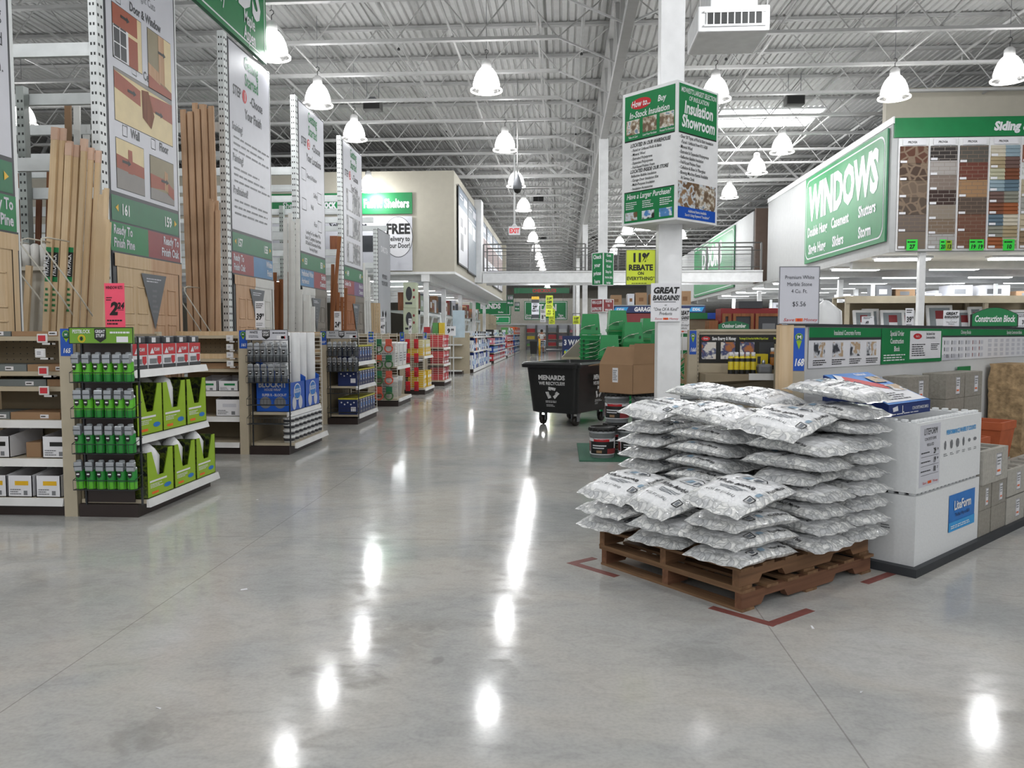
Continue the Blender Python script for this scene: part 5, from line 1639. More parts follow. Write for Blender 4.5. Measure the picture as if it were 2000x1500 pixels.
class BagShape:
    def __init__(s, seed, bend=0, twist=0, sag=0):
        s.seed, s.bend, s.twist, s.sag = seed, bend, twist, sag

    def mid(s, x, y):
        a, c = x / (BL / 2), y / (BW / 2)
        return BT / 2 + s.bend * a * a + s.twist * a * c - .016 * (abs(a) ** 4) + s.sag * max(0, a) ** 2

    def half(s, x, y):
        a = x / (BL / 2)
        return s.half_ac(a, y / (BW / 2 * (1 - .05 * a * a)))

    def half_ac(s, a, c):
        a, c = min(1, abs(a) / .915), min(1, abs(c) / .985)
        return BT / 2 * (max(0, 1 - a ** 3.4) ** .55) * (max(0, 1 - c ** 3.2) ** .5) + .0004

    def lump(s, x, y, sd):
        p = Vector((x * 26, y * 26, s.seed * 7.3 + sd * 3))
        d = noise.voronoi(p)[0][0]
        return .010 * (.45 - d) + .004 * noise.noise(Vector((x * 9, y * 9, s.seed + sd * 5)))

    def top(s, x, y):
        h = s.half(x, y)
        return s.mid(x, y) + h + s.lump(x, y, 1) * min(1, h / .02)

    def outline(s, a, c):
        """plan position: corners pulled in a little, side edges wavy"""
        x = a * BL / 2
        y = c * BW / 2 * (1 - .05 * a * a) + .005 * math.sin(a * 7 + s.seed)
        x *= 1 - .045 * c * c
        x += .005 * math.sin(c * 9 + s.seed)
        return x, y

    def mesh(s):
        nu, nv = 58, 44
        b = MB()
        for sd in (1, -1):
            vs, fs = [], []
            for i in range(nu + 1):
                for j in range(nv + 1):
                    a, c = -1 + 2 * i / nu, -1 + 2 * j / nv
                    x, y = s.outline(a, c)
                    h = s.half_ac(a, c)
                    z = s.mid(x, y) + sd * (h + s.lump(x, y, sd) * min(1, h / .02))
                    vs.append((x, y, z))
            for i in range(nu):
                for j in range(nv):
                    k = i * (nv + 1) + j
                    q = (k, k + nv + 1, k + nv + 2, k + 1)
                    fs.append(q if sd > 0 else q[::-1])
            b.add(vs, fs, M_BAG, True)
        return b

    def prints(s, kind):
        """lettering laid on the bulging top; local +X is towards the front end of the bag"""
        b = MB()
        def put(vs, fs, m):
            out = []
            for x, y in vs:
                out.append((x, y, s.top(x, y) + .0035))
            b.add(out, fs, m)
        def txt(t, x, y, h, m, rot, bold=.02, sq=.85, slant=.12):
            vs, fs, w = text_geo(t, bold)
            ca, sa = math.cos(rot), math.sin(rot)
            k = h * sq
            o = [((p[0] - w / 2) * k + slant * p[1] * h, p[1] * h) for p in vs]
            put([(x + X * ca - Y * sa, y + X * sa + Y * ca) for X, Y in o], fs, m)
        def strip(x0, x1, y0, y1, m, n=10):
            for i in range(n):
                a, c = x0 + (x1 - x0) * i / n, x0 + (x1 - x0) * (i + 1) / n
                put([(a, y0), (c, y0), (c, y1), (a, y1)], [(0, 1, 2, 3)], m)
        def strip2(x0, x1, y0, y1, m, n=8):
            for i in range(n):
                a, c = y0 + (y1 - y0) * i / n, y0 + (y1 - y0) * (i + 1) / n
                put([(x0, a), (x1, a), (x1, c), (x0, c)], [(0, 1, 2, 3)], m)
        # text baseline runs along -Y (reader stands at -X)
        r = -math.pi / 2
        if kind == 0:
            txt('White Marble', -.03, .03, .038, M_INK, r)
            for q in range(3):
                strip2(-.066 - q * .014, -.060 - q * .014, -.085 + .02 * q, .09 - .01 * q, M_INKG)
            txt('.4 CU. FT. (11.33 L)', -.155, .03, .02, M_INK, r, .01)
            # outlined stone drawing above the name
            pts = [(.065, .085), (.1, .07), (.15, .055), (.165, .0), (.14, -.06), (.1, -.09), (.07, -.05), (.06, .02)]
            for i in range(len(pts)):
                p, q = Vector(pts[i]), Vector(pts[(i + 1) % len(pts)])
                d = (q - p).normalized(); n_ = Vector((-d.y, d.x)) * .0028
                put([p - n_, q - n_, q + n_, p + n_], [(0, 1, 2, 3)], M_INK)
            put([(.08, .06), (.125, .045), (.12, .0), (.085, .01)], [(0, 1, 2, 3)], M_INKB)
            put([(.085, -.01), (.13, -.01), (.12, -.06), (.09, -.06)], [(0, 1, 2, 3)], M_INKG)
        else:
            txt('.4 CU. FT. (11.33 L)', -.14, 0, .022, M_INK, r, .01)
            txt('White Marble', .0, .02, .04, M_INK, r)
        # long edge: name, bar and little crest
        txt('White Marble', .08, -.165, .023, M_INK, 0, .015)
        strip(-.075, -.03, -.158, -.135, M_INKB, 4)
        for p, q in (((-.15, -.165), (-.105, -.165)), ((-.105, -.165), (-.1, -.125)), ((-.1, -.125), (-.155, -.125)), ((-.155, -.125), (-.15, -.165))):
            p, q = Vector(p), Vector(q)
            d = (q - p).normalized(); n_ = Vector((-d.y, d.x)) * .003
            put([p - n_, q - n_, q + n_, p + n_], [(0, 1, 2, 3)], M_INK)
        strip(-.143, -.112, -.155, -.135, M_INKG, 3)
        return b


BAGP = []
for sd, (bend, tw, sag) in enumerate(((-.012, 0, 0), (-.012, .004, -.003), (-.01, -.004, 0), (-.013, .003, -.004), (-.01, -.004, 0), (-.012, .004, .002))):
    sh = BagShape(sd + 1, bend, tw, sag)
    o = sh.mesh().build('stone_bag')
    o2 = sh.prints(0 if sd % 2 == 0 else 1).build('printed_lettering', o)
    BAGP.append(o)
ONAME = ['bottom', 'second', 'third', 'fourth', 'fifth', 'sixth', 'seventh', 'eighth', 'ninth', 'tenth', 'eleventh']
BZ0, BPIT = .236, .0865
used = set()


def put_bag(u, v, z, rz, var, label, tx=0, ty=0, flip=False):
    p = PF + Vector((math.cos(PA), math.sin(PA), 0)) * u + Vector((-math.sin(PA), math.cos(PA), 0)) * v
    p.z = z
    src = BAGP[var]
    if var not in used:
        o = src; used.add(var)
    else:
        o = copy_tree(src)
    o.location = p
    o.rotation_euler = (Matrix.Rotation(PA + rz, 3, 'Z') @ Matrix.Rotation(ty, 3, 'Y') @ Matrix.Rotation(tx, 3, 'X')).to_euler()
    tag(o, label, 'bag', 'bags of white marble stone on the pallet')
    return o


br = random.Random(11)
# name, u, v, turn, layers, per-layer tilt of the top bag
STACKS = [
    ('front corner', .175, .13, 0, 4, (.12, -.14)),
    ('middle left side', .155, .555, .12, 3, (.1, -.2)),
    ('left end', .155, .985, .05, 3, (.08, -.15)),
    ('right front side', .668, .165, math.pi / 2, 8, (.0, .0)),
    ('far right end', 1.07, .165, math.pi / 2, 10, (-.05, -.12)),
    ('inner left', .685, .757, math.pi / 2, 8, (-.1, -.12)),
    ('left back', .765, 1.26, .0, 8, (.08, -.1)),
    ('middle back', 1.1, .765, math.pi / 2, 9, (-.1, -.1)),
    ('far back', 1.275, 1.36, math.pi / 2, 9, (-.08, -.08)),
]
TOPV = (0, 2, 0, 0, 2, 4, 2, 0, 2)
for si, (nm, u, v, rz, n, tp) in enumerate(STACKS):
    for k in range(n):
        lvl = 'topmost' if k == n - 1 else ONAME[k]
        lab = 'bag of white marble stone, %s in the %s stack on the pallet' % (lvl, nm)
        du, dv = br.uniform(-.016, .016), br.uniform(-.016, .016)
        turn = rz + br.uniform(-.045, .045) + (math.pi if br.random() < .3 and k < n - 1 and si > 0 else 0)
        tx = ty = 0
        z = BZ0 + k * BPIT
        if k == n - 1:
            tx, ty = tp
            z += .008 + .16 * (abs(tx) + abs(ty))
            if si == 1: turn = -.2
            if si == 3: turn = .1; du -= .07; dv += .02; ty = -.17; tx = .15; z += .05
            if si == 4: turn = math.pi / 2 + .12
        if si == 3 and k == 4: turn = .15; du += .08
        if si == 3 and k == 6: du += .04
        put_bag(u + du, v + dv, z, turn, TOPV[si] if k == n - 1 else (si * 2 + k * 5 + 1) % 6, lab, tx, ty)

for i, (px, py, w) in enumerate(((470, 1153, .035), (1591, 1228, .03), (315, 1383, .02), (1680, 1350, .022), (500, 976, .03))):
    q = atz(px, py)
    b = MB(); b.add([(0, 0, .001), (w, .01, .004), (w * .8, w * .6, .006), (-.005, w * .4, .002), (0, 0, .0), (w, .01, .001), (w * .8, w * .6, .003), (-.005, w * .4, 0)], [(0, 1, 2, 3), (7, 6, 5, 4), (0, 4, 5, 1), (1, 5, 6, 2), (2, 6, 7, 3), (3, 7, 4, 0)], M_PAPER)
    o = b.build('paper_scrap'); o.location = (q.x, q.y, 0); o.rotation_euler.z = i * 1.3
    tag(o, ['torn white paper scrap on the floor left of the centre joint', 'small white scrap in front of the red tape corner', 'tiny white scrap low on the left floor', 'tiny white scrap on the floor at lower right', 'small white scrap on the floor beyond the cross joint at left'][i], 'scrap', 'paper scraps on the floor')
# ================================================================ construction block display (turned 45 degrees)
W0 = Vector((1.665, 5.62, 0))
WD = Vector((.70711, .70711, 0))
WN = Vector((.70711, -.70711, 0))
WA = math.pi / 4                      # local x along the wall, local -y towards the aisle
M_BLOCK = mat('grey_concrete_block', '8f8b82', .9, scale=40, amt=.12, bump=.5)
M_BLOCKL = mat('light_concrete_block', 'a8a59d', .9, scale=40, amt=.1, bump=.5)
M_ROCK = mat('tan_split_face_stone', 'a48a68', .95, scale=18, amt=.35, bump=1.2)
M_FOAM = mat('white_eps_foam', 'dcdedf', .7, scale=60, amt=.03, bump=.1)
M_TERRA = mat('terracotta_clay', 'b05a35', .7, scale=12, amt=.1)
M_BASE = mat('black_rubber_base', '33363a', .6)
M_LITEB = mat('bright_blue_print', '1f74c4', .4)
M_LITEC = mat('light_blue_print', '2f9bdc', .4)
M_PIC1 = picture('photo_of_foam_forms', ['6f655c', 'b99f80', 'd9dbe0', '3d4048'], 14)
M_PIC2 = picture('photo_of_machines', ['4b3b2a', '8f9499', 'c8a878', '2c2a2c'], 12)


def wp(t, off, z=0):
    return W0 + WD * t + WN * off + Vector((0, 0, z))


# panel wall behind the display
t = thing('display_partition', 'long white panel partition carrying the green construction block banners', 'partition', W0, WA)
b = MB(); b.box(0, 8.2, 0, .1, .05, 1.47, M_WALLW); b.build('panel', t)
b = MB(); b.box(-.02, 8.2, -.012, .112, 1.47, 1.49, M_BASE); b.build('top_cap', t)
b = MB(); b.box(0, 8.2, -.02, .12, 0, .05, M_BASE); b.build('base_rail', t)
q = at(1556, 700, 5.56) - W0
QL = Vector((q.x * .70711 + q.y * .70711, -q.x * .70711 + q.y * .70711, 0))
b = MB(); b.M = Matrix.Translation(QL) @ Matrix.Rotation(-WA, 4, 'Z'); b.bbox(-.043, .043, -.04, .04, 0, 1.475, M_BEIGE, .004); up = b.build('upright', t)
uu = Vector((.70711, -.70711, 0))
S = Board(QL + Vector((-.70711, -.70711, 0)) * .044 - uu * .038 + Vector((0, 0, 1.17)), uu, .076, .29, M_BLUE, thick=.003)
mtag(S, '168', .076, .29); S.build('aisle_tag', t)
# timber post standing at its end
q = at(1532, 700, 5.56)
b = MB(); b.box(-.046, .046, -.046, .046, 0, 1.48, M_PINE)
o = b.build('timber_post'); o.location = (q.x, 5.56, 0)
tag(o, 'bare pine timber post beside the blue 168 tag', 'post')

# banners on the partition
S = Board((.05, -.008, 1.18), U_F, 1.12, .285, M_PAPER, thick=.003)
S.rect(0, .215, 1.12, .285, M_GREEN); S.rect(0, .195, 1.12, .215, M_FRAME)
S.text(.56, .232, .036, 'Insulated Concrete Forms', M_WHITE, 'c', .7)
for i in range(4):
    S.rect(.07 + i * .27, .075, .23 + i * .27, .18, M_PIC1)
    S.lines(.06 + i * .27, .26 + i * .27, .015, .06, 3, M_BLACK)
o = S.build('banner'); o.location = W0; o.rotation_euler.z = WA
tag(o, 'white banner headed Insulated Concrete Forms with four small photos', 'banner', 'banners along the display partition')
S = Board((1.18, -.012, 1.18), U_F, 1.2, .285, M_GREEN, thick=.004)
for i, w in enumerate(('Special Order', 'Construction', 'Block')):
    S.text(.27, .225 - i * .062, .042, w, M_WHITE, 'c', .44, .8, .02)
S.lines(.03, .5, .02, .08, 3, M_WHITE)
S.rect(.52, .03, 1.17, .265, M_PAPER)
S.ell(.67, .22, .085, .024, M_RED, 2); S.text(.67, .212, .018, 'How To...', M_WHITE, 'c', .14, .8, .01, 3)
S.text(.94, .232, .022, 'Buy Special Order', M_FRAME, 'c', .3); S.text(.94, .2, .022, 'Construction Block', M_FRAME, 'c', .3)
S.lines(.56, .9, .05, .16, 6, M_FRAME); S.lines(.95, 1.14, .1, .16, 4, M_FRAME)
o = S.build('banner'); o.location = W0; o.rotation_euler.z = WA
tag(o, 'green Special Order Construction Block sign with a white instruction sheet', 'banner', 'banners along the display partition')
S = Board((2.39, -.008, 1.185), U_F, 3.6, .28, M_PAPER, thick=.003)
S.rect(0, .22, 3.6, .28, M_GREEN); S.rect(0, .205, 3.6, .22, M_FRAME)
S.text(.55, .235, .035, 'Chimney Blocks', M_WHITE, 'c', .6); S.text(1.9, .235, .035, 'Specialty Construction Blocks', M_WHITE, 'c', 1.1)
S.rect(0, .0, .42, .05, M_GREYP)
for i in range(6):
    for j in range(3):
        S.rect(.05 + i * .17, .02 + j * .06, .065 + i * .17, .055 + j * .06, M_MAROON if i > 3 else M_FRAME)
        S.rect(.09 + i * .17, .02 + j * .06, .16 + i * .17, .055 + j * .06, M_GREYP)
for i in range(14):
    for j in range(4):
        S.rect(1.15 + i * .17, .02 + j * .045, 1.24 + i * .17, .05 + j * .045, M_GREYP)
o = S.build('banner'); o.location = W0; o.rotation_euler.z = WA
tag(o, 'long white chart banner headed Chimney Blocks and Specialty Construction Blocks', 'banner', 'banners along the display partition')

# cards standing on the partition
def card(px0, py0, px1, py1, Y, draw, label, name='price_card', cat='card', base=None, group=None, post=True, thick=.006, zb=None):
    p0, p1 = at(px0, py1, Y), at(px1, py0, Y)
    W, H = p1.x - p0.x, p1.z - p0.z
    S = Board(p0, U_F, W, H, base or M_PAPER, thick=thick)
    draw(S, W, H)
    if post and zb is not None and p0.z > zb:
        S.box(p0.x + W / 2 - .008, p0.x + W / 2 + .008, Y + .007, Y + .02, zb, p0.z + H * .5, M_LIP)
    o = S.build(name)
    return tag(o, label, cat, group)
def d_price(big, sup=''):
    def f(S, W, H):
        S.lines(W * .12, W * .9, H * .72, H * .95, 2, M_BLACK, 1)
        S.text(W * .42, H * .25, H * .3, big, M_BLACK, 'c', W * .6, .7, .03)
        if sup: S.text(W * .84, H * .42, H * .14, sup, M_BLACK, 'c', W * .28, .7, .02)
        S.lines(W * .1, W * .8, H * .05, H * .16, 1, M_GREYD, 1)
    return f
def d_great(S, W, H):
    S.text(W / 2, H * .74, H * .16, 'GREAT', M_BLACK, 'c', W * .86, .95, .05, 2, .2)
    S.text(W / 2, H * .56, H * .13, 'BARGAINS!', M_BLACK, 'c', W * .9, .95, .04, 2, .2)
    S.rect(W * .1, H * .505, W * .85, H * .52, M_BLACK)
    S.text(W / 2, H * .41, H * .055, 'on', M_BLACK, 'c', W * .9, .8, 0, 2, .2)
    S.text(W / 2, H * .28, H * .09, '"One Of A Kind"', M_BLACK, 'c', W * .9, .75, 0, 2, .15)
    S.text(W / 2, H * .17, H * .09, 'Products', M_BLACK, 'c', W * .6, .75, 0, 2, .15)
    save_money(S, W, H)
M_ORANGE = mat('orange_print', 'ee6a1f', .45)
def save_money(S, W, H):
    S.text(W * .25, H * .05, H * .055, 'Save', M_RED, 'c', W * .32, 1.4, 0, 2, .3)
    S.rect(W * .42, H * .045, W * .6, H * .1, M_ORANGE, 1); S.text(W * .51, H * .052, H * .042, 'BIG', M_RED, 'c', W * .15, .8, .03, 2)
    S.text(W * .78, H * .05, H * .055, 'Money', M_RED, 'c', W * .34, 1.2, 0, 2, .3)
G_ = 'cards standing above the display partition'
card(1683, 618, 1707, 637, 6.35, d_price('.49'), 'small white .49 price card above the concrete forms banner', group=G_, zb=1.4)
card(1768, 602, 1785, 638, 7.15, d_price('39', '99'), 'white 39.99 price card beside the white post behind it', group=G_, zb=1.4)
card(1842, 606, 1874, 640, 7.8, d_great, 'white Great Bargains card above the chimney block banner', 'sign_card', 'card', zb=1.4)
card(1985, 612, 2020, 640, 9.5, d_price('39', ''), 'white 39 price card cut off by the right picture edge', group=G_, zb=1.4)
p = at(1942, 638, 8.7)
S = Board((p.x - .24, p.y, 1.492), U_F, .48, .21, M_GREEN2, thick=.0, eps=.002)
arch = [(0, 0), (.48, 0), (.48, .13)] + [(.48 - .48 * k / 12, .13 + .075 * math.sin(math.pi * k / 12)) for k in range(1, 12)] + [(0, .13)]
S.v, S.f, S.m, S.s = [], [], [], []
S.poly(arch, M_BLACK, 0); S.poly([(.24 + (x - .24) * .95, .01 + y * .93) for x, y in arch], M_GREEN, 1)
n = len(arch)
S.add([S.p(x, y, 0) for x, y in arch] + [S.p(x, y, -.02) for x, y in arch], [(i, (i + 1) % n, n + (i + 1) % n, n + i) for i in range(n)] + [tuple(range(2 * n - 1, n - 1, -1))], M_BLACK)
S.text(.24, .055, .07, 'Construction Block', M_WHITE, 'c', .41, .7, .03, 2, .1)
tag(S.build('header_sign'), 'arched green Construction Block plaque with black edge on the partition', 'sign')
for q in (-.18, .18):
    pass

# low rubber-edged platform under the display
P0 = Vector((2.06, 4.70, 0))
b = MB()
b.box(0, .499, 0, .7, 0, .05, M_BASE)
b.box(.5, 7.0, 0, .86, 0, .05, M_BASE)
o = b.build('display_platform'); o.location = P0; o.rotation_euler.z = WA
tag(o, 'low black platform edge under the foam boxes and concrete blocks', 'platform')

# white foam form blocks
M_SEAM = mat('foam_seam', 'aeb1b3', .8)
def foam(z, label):
    t = thing('foam_form_block', label, 'block', P0 + WD * .02 + Vector((.0, .05, z)), WA, 'white foam form blocks')
    b = MB()
    x1, y1, h = 1.02, .62, .415
    for (a, c, d, e) in ((0, x1, 0, .07), (0, x1, y1 - .07, y1), (0, .07, .07, y1 - .07), (x1 - .07, x1, .07, y1 - .07)):
        b.box(a, c, d, e, 0, h, M_FOAM)
    b.box(.07, x1 - .07, .07, y1 - .07, 0, .02, M_BASE)
    b.build('foam_shell', t)
    b = MB()
    k = 0
    for i in range(17):
        for yy in (.018, y1 - .052):
            b.bbox(.02 + i * .06, .055 + i * .06, yy, yy + .034, h, h + .016, M_FOAM, .004)
    for i in range(8):
        b.bbox(.018, .052, .075 + i * .062, .11 + i * .062, h, h + .016, M_FOAM, .004)
        b.bbox(x1 - .052, x1 - .018, .075 + i * .062, .11 + i * .062, h, h + .016, M_FOAM, .004)
    b.build('interlocking_nubs', t)
    return t
f1 = foam(.05, 'lower white foam form block bearing the blue square label')
S = Board((.5, -.001, .12), U_F, .44, .235, M_LITEB, thick=.0, eps=.002)
S.rect(0, 0, .44, .235, M_LITEB, 1); S.rect(0, 0, .44, .06, M_LITEC, 2)
S.text(.22, .135, .06, 'LiteForm', M_WHITE, 'c', .4, .95, .03, 3); S.text(.22, .09, .024, 'The Best Way to Build', M_NAVY, 'c', .34, .8, .01, 3)
S.lines(.03, .42, .015, .04, 2, M_WHITE, 3)
S.build('blue_label', f1)['label'] = 'square blue label with white lettering'
S = Board((.0, .2, .2), (0, -1, 0), .06, .04, M_FOAM, thick=0); S.lines(0, .06, 0, .03, 2, M_GREYD, 1); S.build('stamp', f1)
f2 = foam(.05 + .433, 'upper white foam form block with taped price sheet')
S = Board((.03, -.001, .03), U_F, .3, .37, M_GREYP, thick=.002, eps=.0015)
S.text(.15, .31, .04, 'LITEFORM', M_BLACK, 'c', .22, .8, .0, 1, .1)
S.text(.15, .275, .018, 'CONCRETE FORMS', M_BLACK, 'c', .2, .8, 0, 1); S.text(.15, .24, .018, 'INSULATED', M_BLACK, 'c', .12, .8, 0, 1)
for i, (a, c) in enumerate((('29', '99'), ('19', '99'), ('10', '27'))):
    S.text(.22, .19 - i * .055, .034, a, M_BLACK, 'c', .05, .8, .03, 1); S.text(.265, .205 - i * .055, .015, c, M_BLACK, 'c', .03, .8, .02, 1)
    S.lines(.02, .18, .195 - i * .055, .21 - i * .055, 1, M_FRAME, 1); S.rect(.02, .178 - i * .055, .28, .18 - i * .055, M_FRAME, 1)
save_money(S, .3, .3); S.build('price_sheet', f2)
S = Board((.36, -.001, .05), U_F, .62, .35, M_FOAM, thick=0, eps=.0015)
S.text(.31, .265, .028, 'PERFORMANCE WHERE IT COUNTS', M_LITEC, 'c', .58, .8, .03, 1)
for i in range(6):
    S.ell(.05 + i * .1, .2, .016 + .006 * (i % 3), .03 if i < 4 else .012, M_GREYD, 1, 7); S.lines(.03 + i * .1, .09 + i * .1, .13, .15, 2, M_GREYD, 1)
S.build('printed_chart', f2)
S = Board((-.001, .26, .2), (0, -1, 0), .06, .04, M_FOAM, thick=0); S.lines(0, .06, 0, .03, 2, M_GREYD, 1); S.build('stamp', f2)

# blue slanted product box on top of the foam
t = thing('display_box', 'slanted dark blue cardboard display box on top of the foam block', 'box', P0 + WD * .06 + WN * -.19 + Vector((0, .05, .05 + .433 * 2 - .001)), WA)
b = MB()
M_DBLUE = mat('dark_blue_card', '17306f', .45)
b.hexa([(0, 0, 0), (.62, 0, 0), (.62, .42, 0), (0, .42, 0), (0, 0, .075), (.62, 0, .075), (.62, .42, .24), (0, .42, .24)], M_DBLUE)
b.build('carton', t)
sl = Vector((0, .42, .165)).normalized()
S = Board((.0, -.001, .076), U_F, .62, .45, M_GREYP, w=sl, thick=0, eps=.002)
S.rect(0, 0, .62, .45, M_LITEB, 1)
S.poly([(.02, .02), (.6, .02), (.6, .16), (.35, .26), (.02, .34)], M_PAPER, 2)
S.poly([(.05, .34), (.12, .42), (.2, .38), (.45, .24), (.4, .18)], M_RED, 3); S.poly([(.02, .36), (.08, .43), (.14, .4), (.08, .34)], M_PAPER, 4)
S.text(.43, .4, .03, 'Reinforced', M_WHITE, 'c', .3, .8, .02, 3)
S.rect(.4, .28, .58, .37, M_PIC2, 4); S.rect(.42, .15, .6, .24, M_PIC1, 4)
S.lines(.1, .5, .04, .14, 4, M_FRAME, 3)
S.build('printed_top', t)['label'] = 'printed slanted face with photos'
S = Board((0, -.001, 0), U_F, .62, .075, M_DBLUE, thick=0, eps=.002)
S.text(.2, .02, .045, 'L', M_WHITE, 'c', .1, 1, .02, 1); S.poly([(.06, .03), (.13, .035), (.12, .065), (.05, .055)], M_PAPER, 1); S.text(.46, .03, .02, 'CONCRETE MADE SIMPLE', M_WHITE, 'c', .26, .8, .01, 1)
S.lines(.05, .5, .008, .02, 1, M_PAPER, 1)
S.build('front_print', t)

# concrete blocks
def block_proto(m, hollow=False):
    t = thing('concrete_block', 'x', 'block', (0, 0, 0), WA, 'concrete blocks on the display platform')
    b = MB()
    if hollow:
        for (a, c, d, e) in ((0, .39, 0, .03), (0, .39, .16, .19), (0, .035, .03, .16), (.178, .212, .03, .16), (.355, .39, .03, .16)):
            b.box(a, c, d, e, 0, .19, m)
    else:
        b.bbox(0, .39, 0, .19, 0, .19, m, .004)
    b.build('block_body', t)
    return t
def tagsheet(parent, x=.2, z=.03):
    S = Board((x, -.001, z), U_F, .085, .13, M_PAPER, thick=.001)
    S.ring(0, 0, .085, .13, .004, M_GREYD); S.lines(.012, .07, .06, .115, 3, M_GREYD); S.lines(.012, .07, .015, .045, 1, M_ORANGE)
    S.build('price_label', parent)
bp1, bp2, bp3 = block_proto(M_BLOCK), block_proto(M_BLOCKL), block_proto(M_BLOCKL, True)
bu = set()
def blk(proto, t, off, z, label, tagged=False, turn=0, sc=None):
    if proto not in bu:
        bu.add(proto); o = proto
    else:
        o = copy_tree(proto)
    o['label'] = label
    o.location = wp(t, off, z); o.rotation_euler = (0, 0, WA + turn)
    o.scale = sc or (1, 1, 1)
    if tagged: tagsheet(o)
    return o
for k in range(5):
    z = .05 + k * .21
    blk(bp1 if k > 2 else bp2, .98, .3, z, 'grey concrete block, %s in the column nearest the blue display box' % (ONAME[k] if k < 4 else 'topmost'), k == 4, 0, (1, 1, 1.1))
for c in range(2):
    for k in range(5):
        z = .05 + k * .21
        blk(bp1 if k > 2 else bp2, 1.72 + c * .41, .3, z, 'grey concrete block, %s in the %s column right of the dark gap' % (ONAME[k] if k < 4 else 'topmost', ('first', 'second')[c]), k == 4, 0, (1, 1, 1.1))
for k in range(3):
    blk(bp2, 2.56, .32, .05 + k * .2, 'light concrete block, %s of the low column in front of the green poster' % ['bottom', 'middle', 'top'][k])
b = MB(); q0 = .0
b.box(2.72, 3.02, -.035, -.025, .05, 1.12, M_GREEN)
o = b.build('poster'); o.location = W0; o.rotation_euler.z = WA
tag(o, 'green poster strip on the partition behind the light concrete blocks', 'poster')
# front right blocks beside the foam
for k in range(2):
    z = .05 + k * .176
    blk(bp1, .71, .9, z, 'small grey block, %s, standing next to the foam block edge' % ['lower', 'upper'][k], k == 1, 0, (.55, 1.2, .92))
    blk(bp1, .945, .9, z, 'small grey block, %s, second along from the foam block' % ['lower', 'upper'][k], k == 1, 0, (.72, 1.2, .92))
blk(bp3, .72, .91, .05 + .352 + .001, 'hollow grey block lying across the two small block piles', True, 0, (1.25, 1.3, 1.2))
for c in range(3):
    for k in range(2):
        blk(bp3, 1.25 + c * .41, .9, .05 + k * .2, 'hollow light block, %s row, %s along from the small grey blocks' % (['lower', 'upper'][k], ORD[c]))
# split face stones and planters
def rough_block(W, D, H, seed, m):
    bm = bmesh.new()
    bmesh.ops.create_cube(bm, size=1)
    bmesh.ops.subdivide_edges(bm, edges=bm.edges[:], cuts=7, use_grid_fill=True)
    for v in bm.verts:
        v.co = Vector(((v.co.x + .5) * W, (v.co.y + .5) * D, (v.co.z + .5) * H))
        n3 = noise.noise_vector(v.co * 9 + Vector((seed, 0, 0))) * .02
        if .01 < v.co.z < H - .01: v.co += Vector((n3.x, n3.y, 0))
    bm.verts.index_update()
    b = MB(); b.add([v.co.copy() for v in bm.verts], [tuple(x.index for x in f.verts) for f in bm.faces], m); bm.free()
    return b
for k in range(4):
    o = rough_block(.55, .3, .27, k, M_ROCK).build('retaining_stone')
    o.location = wp(3.5, .34, .05 + k * .27); o.rotation_euler.z = WA
    tag(o, 'tan split-face retaining stone, %s of the pile by the right picture edge' % (['bottom', 'second', 'third', 'top'][k]), 'stone', 'tan retaining stones')
def planter(t, off, z, s, label):
    b = MB()
    w, h = .17 * s, .3 * s
    def ring(r, zz): return [(-r, -r, zz), (r, -r, zz), (r, r, zz), (-r, r, zz)]
    vs = ring(w * .78, 0) + ring(w * .95, h * .8) + ring(w, h * .8) + ring(w, h) + ring(w * .88, h) + ring(w * .7, .03)
    fs = [(3, 2, 1, 0)] + [(i * 4 + k, i * 4 + (k + 1) % 4, i * 4 + 4 + (k + 1) % 4, i * 4 + 4 + k) for i in range(5) for k in range(4)] + [(20, 21, 22, 23)]
    b.add(vs, fs, M_TERRA)
    o = b.build('planter'); o.location = wp(t, off, z); o.rotation_euler.z = WA
    tag(o, label, 'planter')
for k in range(2):
    blk(bp2, 1.2, .66, .05 + k * .16, 'light block under the nearer terracotta planter, %s' % ('lower', 'upper')[k], False, 0, (1, 1, .84))
planter(1.38, .535, .37, .92, 'square terracotta planter nearer the foam block')
for k in range(2):
    blk(bp2, 1.72, .66, .05 + k * .19, 'light block under the taller terracotta planter, %s' % ('lower', 'upper')[k])
planter(1.92, .53, .431, 1.0, 'taller terracotta planter cut by the right picture edge')

# framed price sign above the timber post
p0, p1 = at(1520, 633, 5.5), at(1602, 520, 5.5)
S = Board(p0, U_F, p1.x - p0.x, p1.z - p0.z, M_GREYP, thick=.012)
W, H = S.W, S.H
S.ring(0, 0, W, H, .006, M_GREYD)
for i, l in enumerate(('Premium White', 'Marble Stone', '4 Cu. Ft.')):
    S.text(W / 2, H * (.78 - i * .12), H * .068, l, M_FRAME, 'c', W * .72, .85, -.002)
S.text(W / 2, H * .31, H * .085, '$5.56', M_FRAME, 'c', W * .4, .9, -.002)
save_money(S, W, H)
S.box(p0.x + .03, p0.x + .06, 5.513, 5.525, 1.482, p0.z + .1, M_LIP)
tag(S.build('price_sign'), 'framed white $5.56 Premium White Marble Stone sign above the timber post', 'sign')
